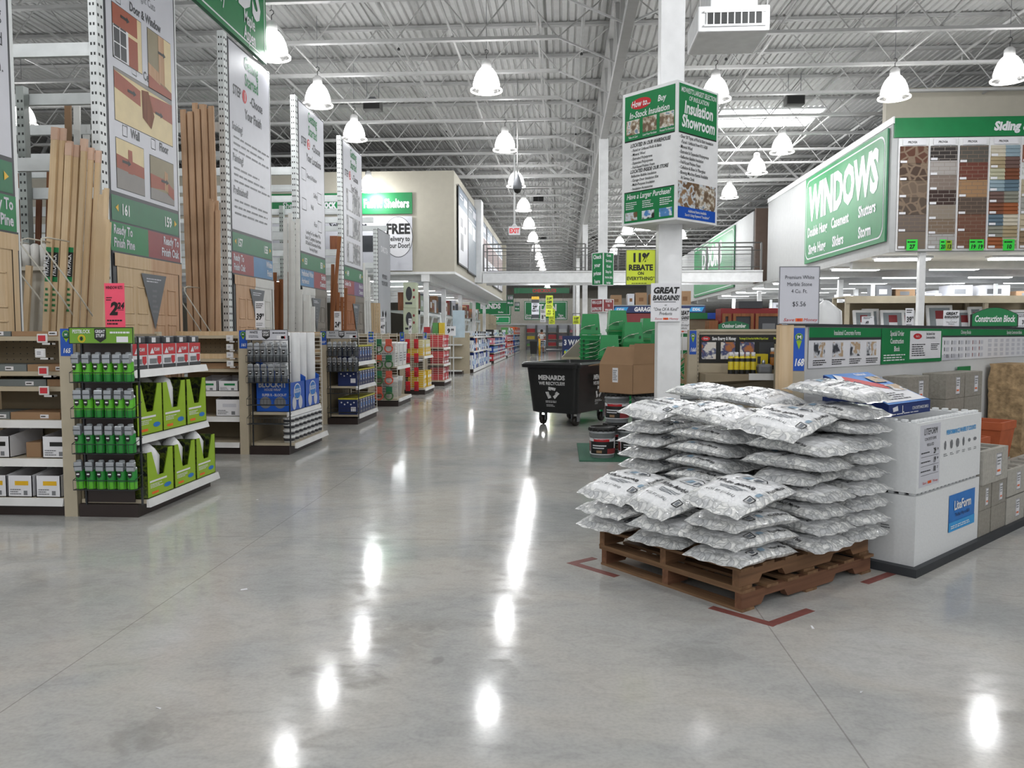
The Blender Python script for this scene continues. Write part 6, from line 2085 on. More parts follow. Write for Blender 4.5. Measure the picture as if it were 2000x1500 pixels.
# ================================================================ signs on the near column
CX, CY = 1.01, 7.72
M_PICW = picture('photo_of_warehouse', ['2d2623', '6f5b48', 'a99c88', 'd6d3cc', '7d8fa0'], 16)
M_PICA = picture('photo_of_aisle', ['b59a72', '6b5138', 'c9d2d8', '8b6a48'], 11)
M_PICT = picture('photo_of_truck', ['1d2a1e', '4f86c0', 'd9dee2', '24221f'], 10)
s45 = .70711
hw = .445                      # half diagonal of the square sign box
z0, z1 = 2.44, 3.66
t = thing('column_sign', 'square green and white insulation sign box turned on the near white column', 'sign', (0, 0, 0))
b = MB()
pts = [(CX, CY - hw), (CX + hw, CY), (CX, CY + hw), (CX - hw, CY)]
b.add([(x, y, z0) for x, y in pts] + [(x, y, z1) for x, y in pts], [(0, 1, 5, 4), (1, 2, 6, 5), (2, 3, 7, 6), (3, 0, 4, 7), (0, 3, 2, 1), (4, 5, 6, 7)], M_WHITE)
b.build('sign_box', t)
W, H = hw / s45, z1 - z0
S = Board((CX - hw, CY, z0), (s45, -s45, 0), W, H, M_PAPER, thick=0, eps=.002)
S.rect(.03, H * .64, W - .02, H - .03, M_GREEN)
S.ell(.22, H - .12, .12, .05, M_RED, 2); S.text(.22, H - .145, .06, 'How to...', M_WHITE, 'c', .22, .8, .02, 3, .15)
S.text(.46, H - .145, .055, 'Buy', M_WHITE, 'c', .16, .8, .02, 2, .15); S.text(W / 2, H - .24, .058, 'In-Stock Insulation', M_WHITE, 'c', .46, .8, .02, 2, .15)
for i in range(3):
    S.rect(.05 + i * .195, H * .68, .21 + i * .195, H * .79, M_PICW, 2)
    S.text(.13 + i * .195, H * .655, .02, ('Take A Cart', 'Load Your Purchase', 'Proceed To Checkouts')[i], M_WHITE, 'c', .16, .8, .01, 2, .15)
S.rect(.03, H * .63, W - .02, H * .64, M_BLACK)
S.text(.1, H * .585, .035, 'LOCATED IN OUR WAREHOUSE', M_BLACK, 'l', .46, .75, .02, 2, .2)
for i, l in enumerate(('- Faced or Unfaced Rolls & Batts', '- Mineral Wool', '- Extruded Polystyrene', '- Expanded Polystyrene', '- Foil-Faced Polyiso Foam')):
    S.text(.11, H * (.552 - i * .032), .026, l, M_BLACK, 'l', .4, .75, .01, 2, .15)
S.text(.1, H * .39, .033, 'LOCATED INSIDE OUR STORE', M_BLACK, 'l', .44, .75, .02, 2, .2)
for i, l in enumerate(('Reflective Bubble Insulation', '- Garage Door Insulation Kits', '- Multi-Purpose Insulation', '- Insulation Accessories')):
    S.text(.11, H * (.358 - i * .032), .026, l, M_BLACK, 'l', .4, .75, .01, 2, .15)
S.rect(.03, .02, W - .02, H * .245, M_GREEN); S.rect(.03, H * .245, W - .02, H * .252, M_BLACK)
S.text(W / 2, H * .195, .05, 'Have a Larger Purchase?', M_WHITE, 'c', W - .1, .75, .02, 2, .2)
for i in range(3):
    S.lines(.05 + i * .2, .19 + i * .2, H * .115, H * .175, 4, M_WHITE)
    S.rect(.045 + i * .2, .04, .19 + i * .2, H * .095, (M_PICA, M_PICT, M_PICT)[i], 2)
S.build('left_face_print', t)
S = Board((CX, CY - hw, z0), (s45, s45, 0), W, H, M_PAPER, thick=0, eps=.002)
S.rect(.025, H * .64, W - .03, H - .02, M_GREEN); S.rect(.025, H * .63, W - .03, H * .64, M_BLACK)
S.text(W / 2, H - .09, .045, "MIDWEST'S LARGEST SELECTION", M_WHITE, 'c', W - .1, .75, .01, 2, .2); S.text(W / 2, H - .15, .042, 'OF INSULATION', M_WHITE, 'c', .3, .75, .01, 2, .2)
S.text(W / 2, H * .78, .11, 'Insulation', M_WHITE, 'c', W - .17, .75, .03, 2, .1); S.text(W / 2, H * .68, .11, 'Showroom', M_WHITE, 'c', W - .13, .75, .03, 2, .1)
for i, l in enumerate(('- Over 20 Types of Roll & Batt Insulation', '   -Faced / Unfaced from R11-R38', '- Mineral Wool', '- Extruded & Expanded Polystyrene', '- Reflective Bubble Insulation', '- Foil-Faced Polyiso Foam', '- Cellulose & Blow In Fiberglass', '- Blowing Machine Rental Available', '   At Service Desk')):
    S.text(.035, H * (.595 - i * .037), .03, l, M_BLACK, 'l', W - .09, .75, .01, 2, .1)
S.rect(.025, .02, W - .03, H * .1, M_BLUE); S.rect(.025, H * .1, W - .03, H * .285, M_PICA, 1); S.rect(W * .45, H * .11, W - .05, H * .27, M_PICW, 2)
S.text(W / 2, H * .065, .026, 'Additional Items Available', M_WHITE, 'c', W - .14, .75, .01, 2, .1); S.text(W / 2, H * .035, .026, 'Search Using Keyword "Insulation"', M_WHITE, 'c', W - .2, .75, .01, 2, .1)
S.build('right_face_print', t)

# yellow rebate card on the column's left, bargain card on its front
p0, p1 = at(1222, 557, 7.72), at(1279, 487, 7.72)
S = Board(p0, U_F, p1.x - p0.x + .01, p1.z - p0.z, M_YEL, thick=.012)
W, H = S.W, S.H
S.text(W / 2, H * .66, H * .24, '11%', M_BLACK, 'c', W * .9, .9, .05); S.text(W / 2, H * .42, H * .16, 'REBATE', M_BLACK, 'c', W * .92, .9, .04)
S.text(W / 2, H * .29, H * .09, 'ON', M_BLACK, 'c', W, .9, .03); S.text(W / 2, H * .14, H * .1, 'EVERYTHING*', M_BLACK, 'c', W * .94, .9, .02)
S.lines(W * .2, W * .8, H * .03, H * .07, 1, M_BLACK); S.ring(0, 0, W, H, .006, M_GREYD, .5)
tag(S.build('rebate_sign'), 'large yellow 11% Rebate On Everything sign on the near column', 'sign')
yc = CY - .111
p0, p1 = at(1271, 628, yc - .02), at(1329, 553, yc - .02)
S = Board(p0, U_F, p1.x - p0.x, p1.z - p0.z, M_PAPER, thick=.018)
d_great(S, S.W, S.H)
tag(S.build('bargain_sign'), 'large white Great Bargains sign on the front of the near column', 'sign')

# ================================================================ black recycling cart
def cart(loc, rz, label):
    t = thing('recycling_cart', label, 'cart', loc, rz)
    L, Wd, H = 1.45, .86, .99
    def rr(hx, hy, z, r=.07, n=5):
        o = []
        for sx, sy, a0 in ((1, 1, 0), (-1, 1, 90), (-1, -1, 180), (1, -1, 270)):
            for k in range(n + 1):
                a = R(a0 + 90 * k / n)
                o.append((sx * (hx - r) + r * math.cos(a), sy * (hy - r) + r * math.sin(a), z))
        return o
    M_CART = mat('black_plastic', '151617', .35, scale=14, amt=.15)
    b = MB()
    rings = [rr(.56, .30, .2), rr(.60, .33, .215), rr(.66, .385, .9), rr(.73, .43, .905), rr(.735, .435, .955), rr(.71, .42, .985), rr(.66, .38, .985), rr(.64, .365, .93), rr(.585, .315, .24)]
    n = len(rings[0])
    vs = [p for r_ in rings for p in r_]
    fs = [tuple(range(n - 1, -1, -1))] + [(i * n + k, i * n + (k + 1) % n, (i + 1) * n + (k + 1) % n, (i + 1) * n + k) for i in range(len(rings) - 1) for k in range(n)] + [tuple(range((len(rings) - 1) * n, len(rings) * n))]
    b.add(vs, fs, M_CART)
    b.build('tub', t)
    S = Board((.66, .3855, .3), (-1, 0, 0), 1.3, .6, M_CART, w=Vector((0, .055 / .685, 1)), thick=0, eps=.004)
    M_WORN = mat('worn_white_print', 'c9c9c9', .6, scale=40, amt=.3)
    S.text(.62, .42, .075, 'MENARDS', M_WORN, 'c', .42, .9, .05, 1); S.text(.62, .335, .055, 'WE RECYCLE!!!', M_WORN, 'c', .4, .9, .04, 1)
    for k in range(3):
        a = R(90 + 120 * k)
        c = (.62 + .045 * math.cos(a), .215 + .045 * math.sin(a))
        pt = lambda r_, d: (.62 + r_ * math.cos(a + R(d)), .215 + r_ * math.sin(a + R(d)))
        S.poly([pt(.055, -50), pt(.1, -38), pt(.1, 20), pt(.11, 26), pt(.075, 50), pt(.04, 22), pt(.055, 20)], M_WORN, 1)
    S.lines(.52, .76, .06, .1, 2, M_WORN, 1); S.lines(.53, .66, .02, .05, 2, M_WORN, 1)
    S.build('lettering', t)['label'] = 'white recycling lettering'
    S = Board((.61, -.38, .3), (0, 1, 0), .77, .6, M_CART, w=Vector((.055 / .685, 0, 1)), thick=0, eps=.004)
    S.text(.38, .42, .07, 'MENARDS', M_WORN, 'c', .4, .9, .05, 1); S.text(.38, .34, .05, 'WE RECYCLE!!!', M_WORN, 'c', .38, .9, .04, 1)
    for k in range(3):
        a = R(90 + 120 * k)
        pt = lambda r_, d: (.38 + r_ * math.cos(a + R(d)), .215 + r_ * math.sin(a + R(d)))
        S.poly([pt(.055, -50), pt(.1, -38), pt(.1, 20), pt(.11, 26), pt(.075, 50), pt(.04, 22), pt(.055, 20)], M_WORN, 1)
    S.lines(.28, .52, .06, .1, 2, M_WORN, 1); S.lines(.29, .42, .0, .04, 2, M_WORN, 1)
    S.build('lettering', t)
    M_RUB = mat('dark_rubber', '26211e', .5)
    for (x, y) in ((-.42, -.24), (.42, -.24), (-.42, .24), (.42, .24)):
        b = MB()
        b.M = Matrix.Translation((x, y, .075)) @ Matrix.Rotation(R(90), 4, 'X')
        b.lathe([(.03, -.025), (.07, -.025), (.075, -.015), (.075, .015), (.07, .025), (.03, .025)], (0, 0, 0), M_RUB, 16, True, True)
        b.M = Matrix.Identity(4)
        b.box(x - .03, x + .03, y - .05, y - .035, .07, .19, M_GREYD); b.box(x - .03, x + .03, y + .035, y + .05, .07, .19, M_GREYD); b.box(x - .05, x + .05, y - .055, y + .055, .185, .205, M_GREYD)
        b.build('caster', t)
    t.scale = (1.1, 1.18, 1.0)
    return t
q = atz(1103, 832)
cart((.18, 12.85, 0), R(-118), 'black wheeled recycling cart standing in the main aisle')

# ================================================================ pails, green mat, carton
M_MAT = mat('green_floor_mat', '2c5f49', .8, scale=40)
b = MB(); b.bbox(.2, 1.5, 8.85, 10.3, 0, .012, M_MAT, .004)
tag(b.build('floor_mat'), 'dark green mat under the sealant pails', 'mat')
M_PAIL = mat('grey_metal_pail', 'a0a3a6', .4, .15)
def pail():
    t = thing('pail', 'x', 'pail', (0, 0, 0), 0, 'grey sealant pails by the near column')
    b = MB(); b.lathe([(.128, 0), (.132, .005), (.138, .1), (.141, .1), (.141, .11), (.139, .115), (.144, .29), (.148, .29), (.148, .3), (.145, .31), (.147, .335)], (0, 0, 0), M_PAIL, 28, True, True); b.build('pail_body', t)
    b = MB(); b.lathe([(.156, .32), (.156, .352), (.15, .36), (.138, .36), (.136, .35), (.02, .348)], (0, 0, 0), M_BLACK, 28, True, True)
    for k in range(16):
        a = 2 * math.pi * k / 16
        b.bar((.152 * math.cos(a), .152 * math.sin(a), .315), (.152 * math.cos(a), .152 * math.sin(a), .345), .02, .012, M_BLACK)
    b.build('lid', t)
    b = MB()
    def band(a0, a1, z0, z1, m, r=.1445, n=14):
        vs = []
        for k in range(n + 1):
            a = R(a0 + (a1 - a0) * k / n)
            vs += [((r - .004 + .004) * math.cos(a), r * math.sin(a), z0), ((r + .003) * math.cos(a), (r + .003) * math.sin(a), z1)]
        b.add(vs, [(2 * k, 2 * k + 2, 2 * k + 3, 2 * k + 1) for k in range(n)], m, True)
    band(160, 395, .05, .235, M_PAPER, .1425)
    band(205, 330, .06, .2, M_BLACK, .1438); band(290, 360, .06, .12, M_MAROON, .1448); band(225, 300, .19, .23, M_RED, .1448)
    band(165, 200, .08, .2, M_MAROON, .1438); band(220, 285, .145, .16, M_PAPER, .1452); band(220, 275, .12, .132, M_PAPER, .1452); band(240, 265, .07, .1, M_CARD, .1452)
    b.build('label_wrap', t)
    b = MB(); b.path([(-.146, 0, .3), (-.15, -.06, .26), (-.1, -.12, .23), (0, -.152, .22), (.1, -.12, .23), (.15, -.06, .26), (.146, 0, .3)], .003, M_CHROME, 5); b.build('bail_handle', t)
    return t
PL = [(.47, 9.17, 0, 'pail in the front row at the mat edge, left one'), (.80, 9.25, 0, 'pail in the front row at the mat edge, half behind the bags'), (.66, 9.62, 0, 'pail on the mat behind the front row, left one under the upper tier'), (.99, 9.66, 0, 'pail on the mat behind the front row, right one under the upper tier'),
      (1.32, 9.66, 0, 'pail on the mat just right of the column'), (.665, 9.62, .362, 'upper tier pail left, holding up the brown carton'), (.985, 9.66, .362, 'upper tier pail right, partly hidden by the column'), (1.66, 9.6, 0, 'pail seen right of the column, low one'), (1.48, 9.68, .362, 'pail seen right of the column, upper one')]
p_ = pail()
for i, (x, y, z, l) in enumerate(PL):
    l = 'grey sealant ' + l
    if i == 0: p_.location = (x, y, z); p_['label'] = l
    else: copy_tree(p_, l, (x, y, z), (0, 0, R((-8, 12, 25, -15, 5, -10, 30, 0, 9)[i])))
t = thing('carton', 'opened brown cardboard carton sitting on the upper sealant pails', 'box', (.81, 9.6, .722), R(-45))
b = MB()
cw, cd, ch = .26, .25, .34
for (x0, x1, y0, y1) in ((-cw, cw, -cd, -cd + .006), (-cw, cw, cd - .006, cd), (-cw, -cw + .006, -cd, cd), (cw - .006, cw, -cd, cd)):
    b.box(x0, x1, y0, y1, 0, ch, M_CARD)
b.box(-cw, cw, -cd, cd, 0, .006, M_CARD)
b.build('carton_body', t)
for nm, p in (('flap', [(-cw, -cd, ch), (cw, -cd, ch), (cw - .03, -cd + .08, ch + .2), (-cw + .05, -cd + .08, ch + .2)]),
              ('flap', [(cw, -cd, ch), (cw, cd, ch), (cw + .02, cd, ch + .24), (cw + .02, -cd, ch + .24)]),
              ('flap', [(-cw, cd, ch), (-cw, -cd, ch), (-cw - .16, -cd - .02, ch - .03), (-cw - .16, cd, ch - .03)]),
              ('flap', [(cw, cd, ch), (-cw, cd, ch), (-cw, cd + .05, ch + .22), (cw, cd + .05, ch + .22)])):
    b = MB(); o_ = Vector((0, 0, .005)); b.hexa([Vector(x) for x in p] + [Vector(x) + Vector((.003, .003, .006)) for x in p], M_CARD); b.build(nm, t)
S = Board((-.05, -cd - .001, .13), U_F, .085, .17, M_PAPER, thick=.001); S.lines(.01, .075, .02, .15, 6, M_GREYD); S.build('shipping_label', t)

# ================================================================ green tote stacks
M_TOTE = mat('green_plastic', '13924b', .35, scale=3, amt=.08)
def tote_mesh():
    b = MB()
    def rg(w, d, z): return [(-w, -d, z), (w, -d, z), (w, d, z), (-w, d, z)]
    rs = [rg(.15, .125, 0), rg(.182, .15, .36), rg(.2, .168, .362), rg(.2, .168, .385), rg(.18, .148, .385), rg(.148, .122, .012)]
    b.add([p for r_ in rs for p in r_], [(3, 2, 1, 0)] + [(i * 4 + k, i * 4 + (k + 1) % 4, i * 4 + 4 + (k + 1) % 4, i * 4 + 4 + k) for i in range(5) for k in range(4)] + [(20, 21, 22, 23)], M_TOTE)
    return b
def tote_proto():
    t = thing('green_bin', 'x', 'bin', (0, 0, 0), 0, 'green plastic bins in the stacks')
    o = tote_mesh().build('bin_shell', t)
    S = Board((-.16, -.1505, .06), U_F, .32, .28, M_TOTE, w=Vector((0, -.025 / .36, 1)), thick=0, eps=.004)
    M_DKG = mat('dark_green_ink', '0c4a2a', .5)
    S.rect(.03, .19, .06, .24, M_DKG, 1); S.lines(.15, .29, .17, .23, 3, M_DKG, 1); S.build('printed_mark', t)
    b = MB(); b.path([(.2, -.1, .37), (.205, -.19, .30), (.1, -.2, .24), (-.08, -.19, .2)], .004, M_WIREW, 5); b.path([(.0, -.2, .22), (.05, -.2, .225)], .009, M_WIREW, 6); b.build('bail_handle', t)
    return t
TP = tote_proto(); first = True
TST = [(.53, 15.0, 15, 1, 'tall left stack'), (.86, 14.6, 10, 1, 'low stack in front'), (1.06, 15.5, 16, 1, 'tall back stack'), (1.30, 14.9, 13, 1, 'front stack left of the near column'), (1.66, 15.3, 14, 1, 'stack behind the near column'), (2.1, 15.1, 13, 1, 'stack right at the column edge')]
for x, y, n, up, nm in TST:
    for k in range(n):
        lid = k == n - 1
        z = .001 + k * .078
        o = TP if first else copy_tree(TP)
        first = False
        o['label'] = 'green plastic bin, %s in the %s' % ((ORD[k] + ' from the bottom') if not lid else 'upside down on top', nm)
        o.location = (x, y, z + (.388 + .387 - .078 if lid else 0))
        o.rotation_euler = (math.pi if lid else 0, 0, .06 * math.sin(x * 20) + (math.pi + .05 if lid else 0))

# ================================================================ shelf bay 166 with foam cans
GY = 10.3
t = thing('shelf_bay', 'beige shelf bay with the black foam sealant sign, tag 166', 'shelf', (0, 0, 0))
xa, xb = at(1344, 700, GY).x, at(1375, 700, GY).x + 1.45
zt = 1.47
b = MB(); b.box(xa, xa + .11, GY - .02, GY + .1, 0, zt, M_BEIGE); b.build('upright', t)
b = MB(); b.box(xa + .12, xb, GY + .02, GY + .06, .1, zt - .02, M_BEIGE)
for k in range(8): b.box(xa + .12, xb, GY + .015, GY + .02, .1 + k * .16, .105 + k * .16, M_BEIGE2)
b.build('back_panel', t)
b = MB(); b.box(xa + .11, xb, GY - .01, GY + .07, zt - .02, zt + .01, M_BEIGE); b.build('top_rail', t)
b = MB()
for k in range(26): b.box(xa + .118, xa + .124, GY - .021, GY - .016, .15 + k * .05, .175 + k * .05, M_HOLE)
b.box(xa + .112, xa + .13, GY - .02, GY + .02, .05, zt, M_BEIGE); b.build('slotted_strip', t)
zs = .93
b = MB(); b.hexa([(xa + .14, GY - .45, zs - .1), (xb, GY - .45, zs - .03), (xb, GY + .02, zs - .03), (xa + .14, GY + .02, zs - .2), (xa + .14, GY - .45, zs), (xb, GY - .45, zs), (xb, GY + .02, zs), (xa + .14, GY + .02, zs)], M_BEIGE2)
b.build('shelf_board', t)
b = MB(); b.box(xa + .66, xb, GY - .465, GY - .45, zs - .07, zs + .01, M_LIP); b.build('price_channel', t)
b = MB(); b.box(xa + .12, xb, GY - .5, GY + .1, 0, .1, M_KICK); b.build('kick_plate', t)
S = Board((xa + .14, GY + .012, 1.05), U_F, xb - xa - .16, .36, M_BLACK, thick=.01)
W = S.W
M_PICC = picture('photo_of_foam_job', ['c28a48', 'e0dcd6', '3e4a78', 'b5703a'], 8)
S.ell(.08, .31, .055, .028, M_RED); S.text(.08, .302, .022, 'Great', M_WHITE, 'c', .07, .8, .02, 2)
S.text(.31, .292, .042, 'Save Energy & Money', M_WHITE, 'c', .3, .7, .04); S.text(.68, .3, .026, 'The Average U.S. Home Has A Half Mile Of Gaps & Cracks!', M_YEL, 'c', .36, .7, .02); S.text(1.08, .3, .03, 'Professional Foam Sealant', M_YEL, 'c', .36, .7, .03)
for i in range(4): S.rect(.03 + i * .24, .05, .21 + i * .24, .265, M_PICC if i < 3 else M_FRAME, 1)
S.lines(1.0, 1.1, .1, .24, 4, M_PAPER, 2); S.ell(1.16, .2, .06, .05, M_PICC, 2)
S.build('header_poster', t)['label'] = 'black poster with photos and yellow lettering'
S = Board((xa + .012, GY - .022, zt - .31), U_F, .085, .3, M_BLUE, thick=.003); mtag(S, '166', .085, .3); S.build('aisle_tag', t)
# arched plaque above
p = at(1433, 645, GY + .05)
S = Board((p.x - .19, GY + .05, zt + .01), U_F, .38, .16, M_GREEN, thick=0, eps=.002)
arch2 = [(0, 0), (.38, 0), (.38, .06)] + [(.38 - .38 * k / 12, .06 + .045 * math.sin(math.pi * k / 12)) for k in range(1, 12)] + [(0, .06)]
n = len(arch2)
S.add([S.p(x, y, 0) for x, y in arch2] + [S.p(x, y, -.02) for x, y in arch2], [(i, (i + 1) % n, n + (i + 1) % n, n + i) for i in range(n)] + [tuple(range(n)), tuple(range(2 * n - 1, n - 1, -1))], M_GREEN2)
S.text(.19, .02, .05, 'Outdoor Lumber', M_WHITE, 'c', .3, .7, .03, 1, .1)
tag(S.build('header_sign'), 'arched green Outdoor Lumber plaque on top of the foam can bay', 'sign')
# products on the shelf
M_CANY = mat('yellow_can_print', 'd7c32e', .35); M_CANO = mat('orange_brown_can', 'a8671f', .35)
def foam_can(m1):
    t = thing('foam_can', 'x', 'can', (0, 0, 0), 0, 'yellow foam cans on the 166 shelf')
    b = MB(); b.lathe([(.032, 0), (.033, .005), (.033, .2), (.022, .222)], (0, 0, 0), m1, 14, True, True); b.lathe([(.0332, 0), (.0334, .05)], (0, 0, 0), M_BLACK, 14); b.lathe([(.0335, .15), (.0335, .19)], (0, 0, 0), M_FRAME, 14); b.build('can_body', t)
    b = MB(); b.lathe([(.024, .215), (.026, .26), (.02, .265)], (0, 0, 0), M_PAPER, 12, True, True); b.build('cap', t)
    return t
fc, fo = foam_can(M_CANY), foam_can(M_CANO)
fo['group'] = 'orange foam cans on the 166 shelf'
for k in range(5):
    o = fc if k == 0 else copy_tree(fc)
    o.location = (xa + .46 + k * .068, GY - .36, zs + .0015); o['label'] = 'yellow foam can on the 166 shelf, %s from the left' % ORD[k]
for k in range(7):
    o = fo if k == 0 else copy_tree(fo)
    o.location = (xa + 1.0 + k * .07, GY - .22, zs + .0515); o['label'] = 'orange foam can on the 166 shelf riser, %s from the left' % ORD[k]
b = MB(); b.box(xa + .965, xb - .02, GY - .26, GY - .02, zs + .001, zs + .05, M_BEIGE); tag(b.build('shelf_riser'), 'low beige riser carrying the orange foam cans', 'riser')
b = MB(); b.box(xa + .74, xa + .95, GY - .2, GY - .02, zs + .001, zs + .24, M_CANY); b.box(xa + .82, xa + .86, GY - .201, GY - .2, zs + .12, zs + .21, M_FRAME); tag(b.build('product_carton'), 'yellow foam gun carton between the yellow and orange cans', 'box')
b = MB(); b.bbox(xa + .785, xa + .955, GY - .42, GY - .27, zs + .001, zs + .12, M_GREYD, .03); b.lathe([(.02, .1), (.025, .15), (.015, .17)], (xa + .86, GY - .34, zs), M_CHROME, 10, True, True); tag(b.build('foam_gun_pack'), 'grey bagged foam gun pack in front of the yellow carton', 'pack')

# white lattice and fence pickets left of the bay
t = thing('lattice_rack', 'white picket and lattice sample stand between the column and bay 166', 'rack', (0, 0, 0))
y = 10.9
x0, x1 = at(1322, 700, y).x - .35, at(1345, 700, y).x
M_LAT = mat('tan_lattice', 'b09b7c', .6)
b = MB()
b.box(x0, x1, y, y + .03, .75, .8, M_LAT); b.box(x0, x1, y, y + .03, 1.1, 1.15, M_LAT)
for k in range(-3, 9):
    for sg in (1, -1):
        p, q_ = Vector((x0 + k * .07, y + .012 + sg * .006, .8)), Vector((x0 + k * .07 + sg * .28, y + .012 + sg * .006, 1.1))
        lo_, hi_ = sorted((p.x, q_.x))
        if lo_ >= x0 - .01 and hi_ <= x1 + .01: b.bar(p, q_, .03, .01, M_LAT, (0, 1, 0))
b.build('tan_lattice_panel', t)
b = MB()
for k in range(8):
    for j in range(9):
        b.lathe([(.022, 0), (.03, 0)], (0, 0, 0), M_PAPER, 6) if False else None
        b.M = Matrix.Translation((x0 + .03 + k * .06 + (j % 2) * .03, y, .3 + j * .05)) @ Matrix.Rotation(R(90), 4, 'X')
        b.lathe([(.02, -.01), (.032, -.01), (.032, .01), (.02, .01), (.02, -.01)], (0, 0, 0), M_PAPER, 6)
b.M = Matrix.Identity(4); b.build('white_lattice_panel', t)
S = Board((x0, y - .01, .55 + .2), U_F, x1 - x0, .0, M_GREEN, thick=0)
b = MB(); b.box(x0, x1 + .02, y - .012, y, .53 + .0, .74, M_GREEN); b.build('green_sign', t)
S = Board((x0, y - .013, .55), U_F, x1 - x0, .18, M_GREEN, thick=0); S.text(.3, .1, .08, 'Vinyl Lattice', M_WHITE, 'c', .5, .75, .02, 1, .1); S.build('lettering', t)
b = MB(); b.box(x1 - .05, x1 + .01, y - .02, y + .05, 0, 1.15, M_LAT); b.box(x0, x0 + .05, y - .02, y + .05, 0, 1.15, M_LAT); b.build('frame_post', t)
b = MB(); b.box(x0, x1 + .02, y, y + .02, 1.17, 1.42, M_GREEN); b.box(x1 - .12, x1 + .01, y - .004, y, 1.2, 1.38, M_PAPER); b.build('header_panel', t)
card(1320, 602, 1347, 651, 10.8, d_great, 'smaller white Great Bargains card right of the near column, above the lattice', 'sign_card', 'card', zb=1.1)
# ================================================================ right middle ground
# window and door samples with red surrounds
t = thing('sample_stand', 'dark red stand of framed window samples behind the foam can bay', 'stand', (0, 0, 0))
sy = 14.0
x0, x1 = at(1408, 640, sy).x, at(1530, 640, sy).x
M_RS = mat('dark_red_surround', '8c1f22', .5)
b = MB(); b.box(x0, x1, sy + .03, sy + .5, 0, 1.86, M_RS); b.build('body', t)
W = (x1 - x0)
for i, (a, c) in enumerate(((.02, .16), (.19, .52), (.55, .98))):
    b = MB()
    X0, X1 = x0 + a * W, x0 + c * W
    for (p, q, r_, s_) in ((X0, X1, 1.72, 1.77), (X0, X1, 1.05, 1.1), (X0, X0 + .05, 1.1, 1.72), (X1 - .05, X1, 1.1, 1.72)): b.box(p, q, sy - .02, sy + .03, r_, s_, M_OAKD)
    b.build('wood_frame', t)
    b = MB(); b.box(X0 + .05, X1 - .05, sy + .01, sy + .02, 1.1, 1.72, M_FRAME); b.box(X0 + .12, X1 - .12, sy, sy + .01, 1.3, 1.6, M_GREYD); b.build('dark_pane', t)
b = MB(); b.box(x0 + .3, x0 + .7, sy, sy + .3, 1.861, 1.98, M_FRAME); b.build('top_sign', t)
b = MB(); b.box(x0 - .2, x0 - .05, sy, sy + .4, 0, 1.65, M_OAKD); b.build('door_corner', t)
t = thing('department_header', 'green department header with blue end above the lattice stand', 'sign', (0, 0, 0))
q0, q1 = at(1343, 623, 15), at(1398, 611, 15)
b = MB(); b.box(q0.x, q1.x - .15, 15, 15.06, q0.z, q1.z, M_GREEN); b.build('green_panel', t)
b = MB(); b.box(q1.x - .15, q1.x + .1, 15, 15.06, q0.z, q1.z, M_BLUE); b.build('blue_panel', t)
b = MB(); b.box(q0.x, q1.x + .1, 15.07, 15.4, 0, q1.z, M_BEIGE2); b.build('stand', t)
# garage door banner and cartons
gy = 24
q0, q1 = at(1188, 611, gy), at(1378, 597, gy)
t = thing('garage_header', 'long navy GARAGE DOORS header with light blue marks', 'sign', (0, 0, 0))
b = MB(); b.box(q0.x, q1.x, gy, gy + .3, q0.z, q1.z, M_NAVY); b.build('header_box', t)
S = Board((q0.x, gy - .002, q0.z), U_F, q1.x - q0.x, q1.z - q0.z, M_NAVY, thick=0, eps=.004)
S.text(S.W * .45, S.H * .22, S.H * .6, 'GARAGE DOORS', M_PAPER, 'c', 1.3, .8, .05, 1, .1)
for fx in (.05, .83): S.poly([(S.W * fx, .03), (S.W * fx + .38, .03), (S.W * fx + .45, S.H - .04), (S.W * fx + .07, S.H - .04)], M_LITEC, 1); S.text(S.W * fx + .22, .06, S.H * .4, 'IDEAL', M_PAPER, 'c', .3, .8, .03, 2, .1)
S.build('lettering', t)
b = MB(); b.box(q0.x, q1.x, gy + .3, gy + 1.2, 0, q0.z + .05, M_BEIGE2); b.box(q0.x + .1, q1.x, gy + .02, gy + .3, 0, q0.z - .02, mat('dusty_red_panel', '7d3436', .6)); b.build('stand_body', t)
b = MB(); b.box(q0.x, q1.x, gy + .1, gy + 1.2, q1.z, q1.z + .03, M_RACKG); b.build('top_deck', t)
r9 = random.Random(9)
x = q0.x + .1; n = 0
while x < q1.x - .3:
    w, h = r9.uniform(.2, .45), r9.uniform(.2, .48)
    b = MB(); b.box(0, w, .3, .8, 0, h, M_CARD if r9.random() < .75 else M_GREYP); b.box(w * .3, w * .7, .298, .3, h * .3, h * .6, M_CARDD)
    o = b.build('stock_box'); o.location = (x, gy, q1.z + .031); tag(o, 'brown stock carton on the garage door header, %s from left' % ORD[min(n, 15)], 'box', 'cartons on the garage door header'); n += 1
    x += w + r9.uniform(.02, .2)
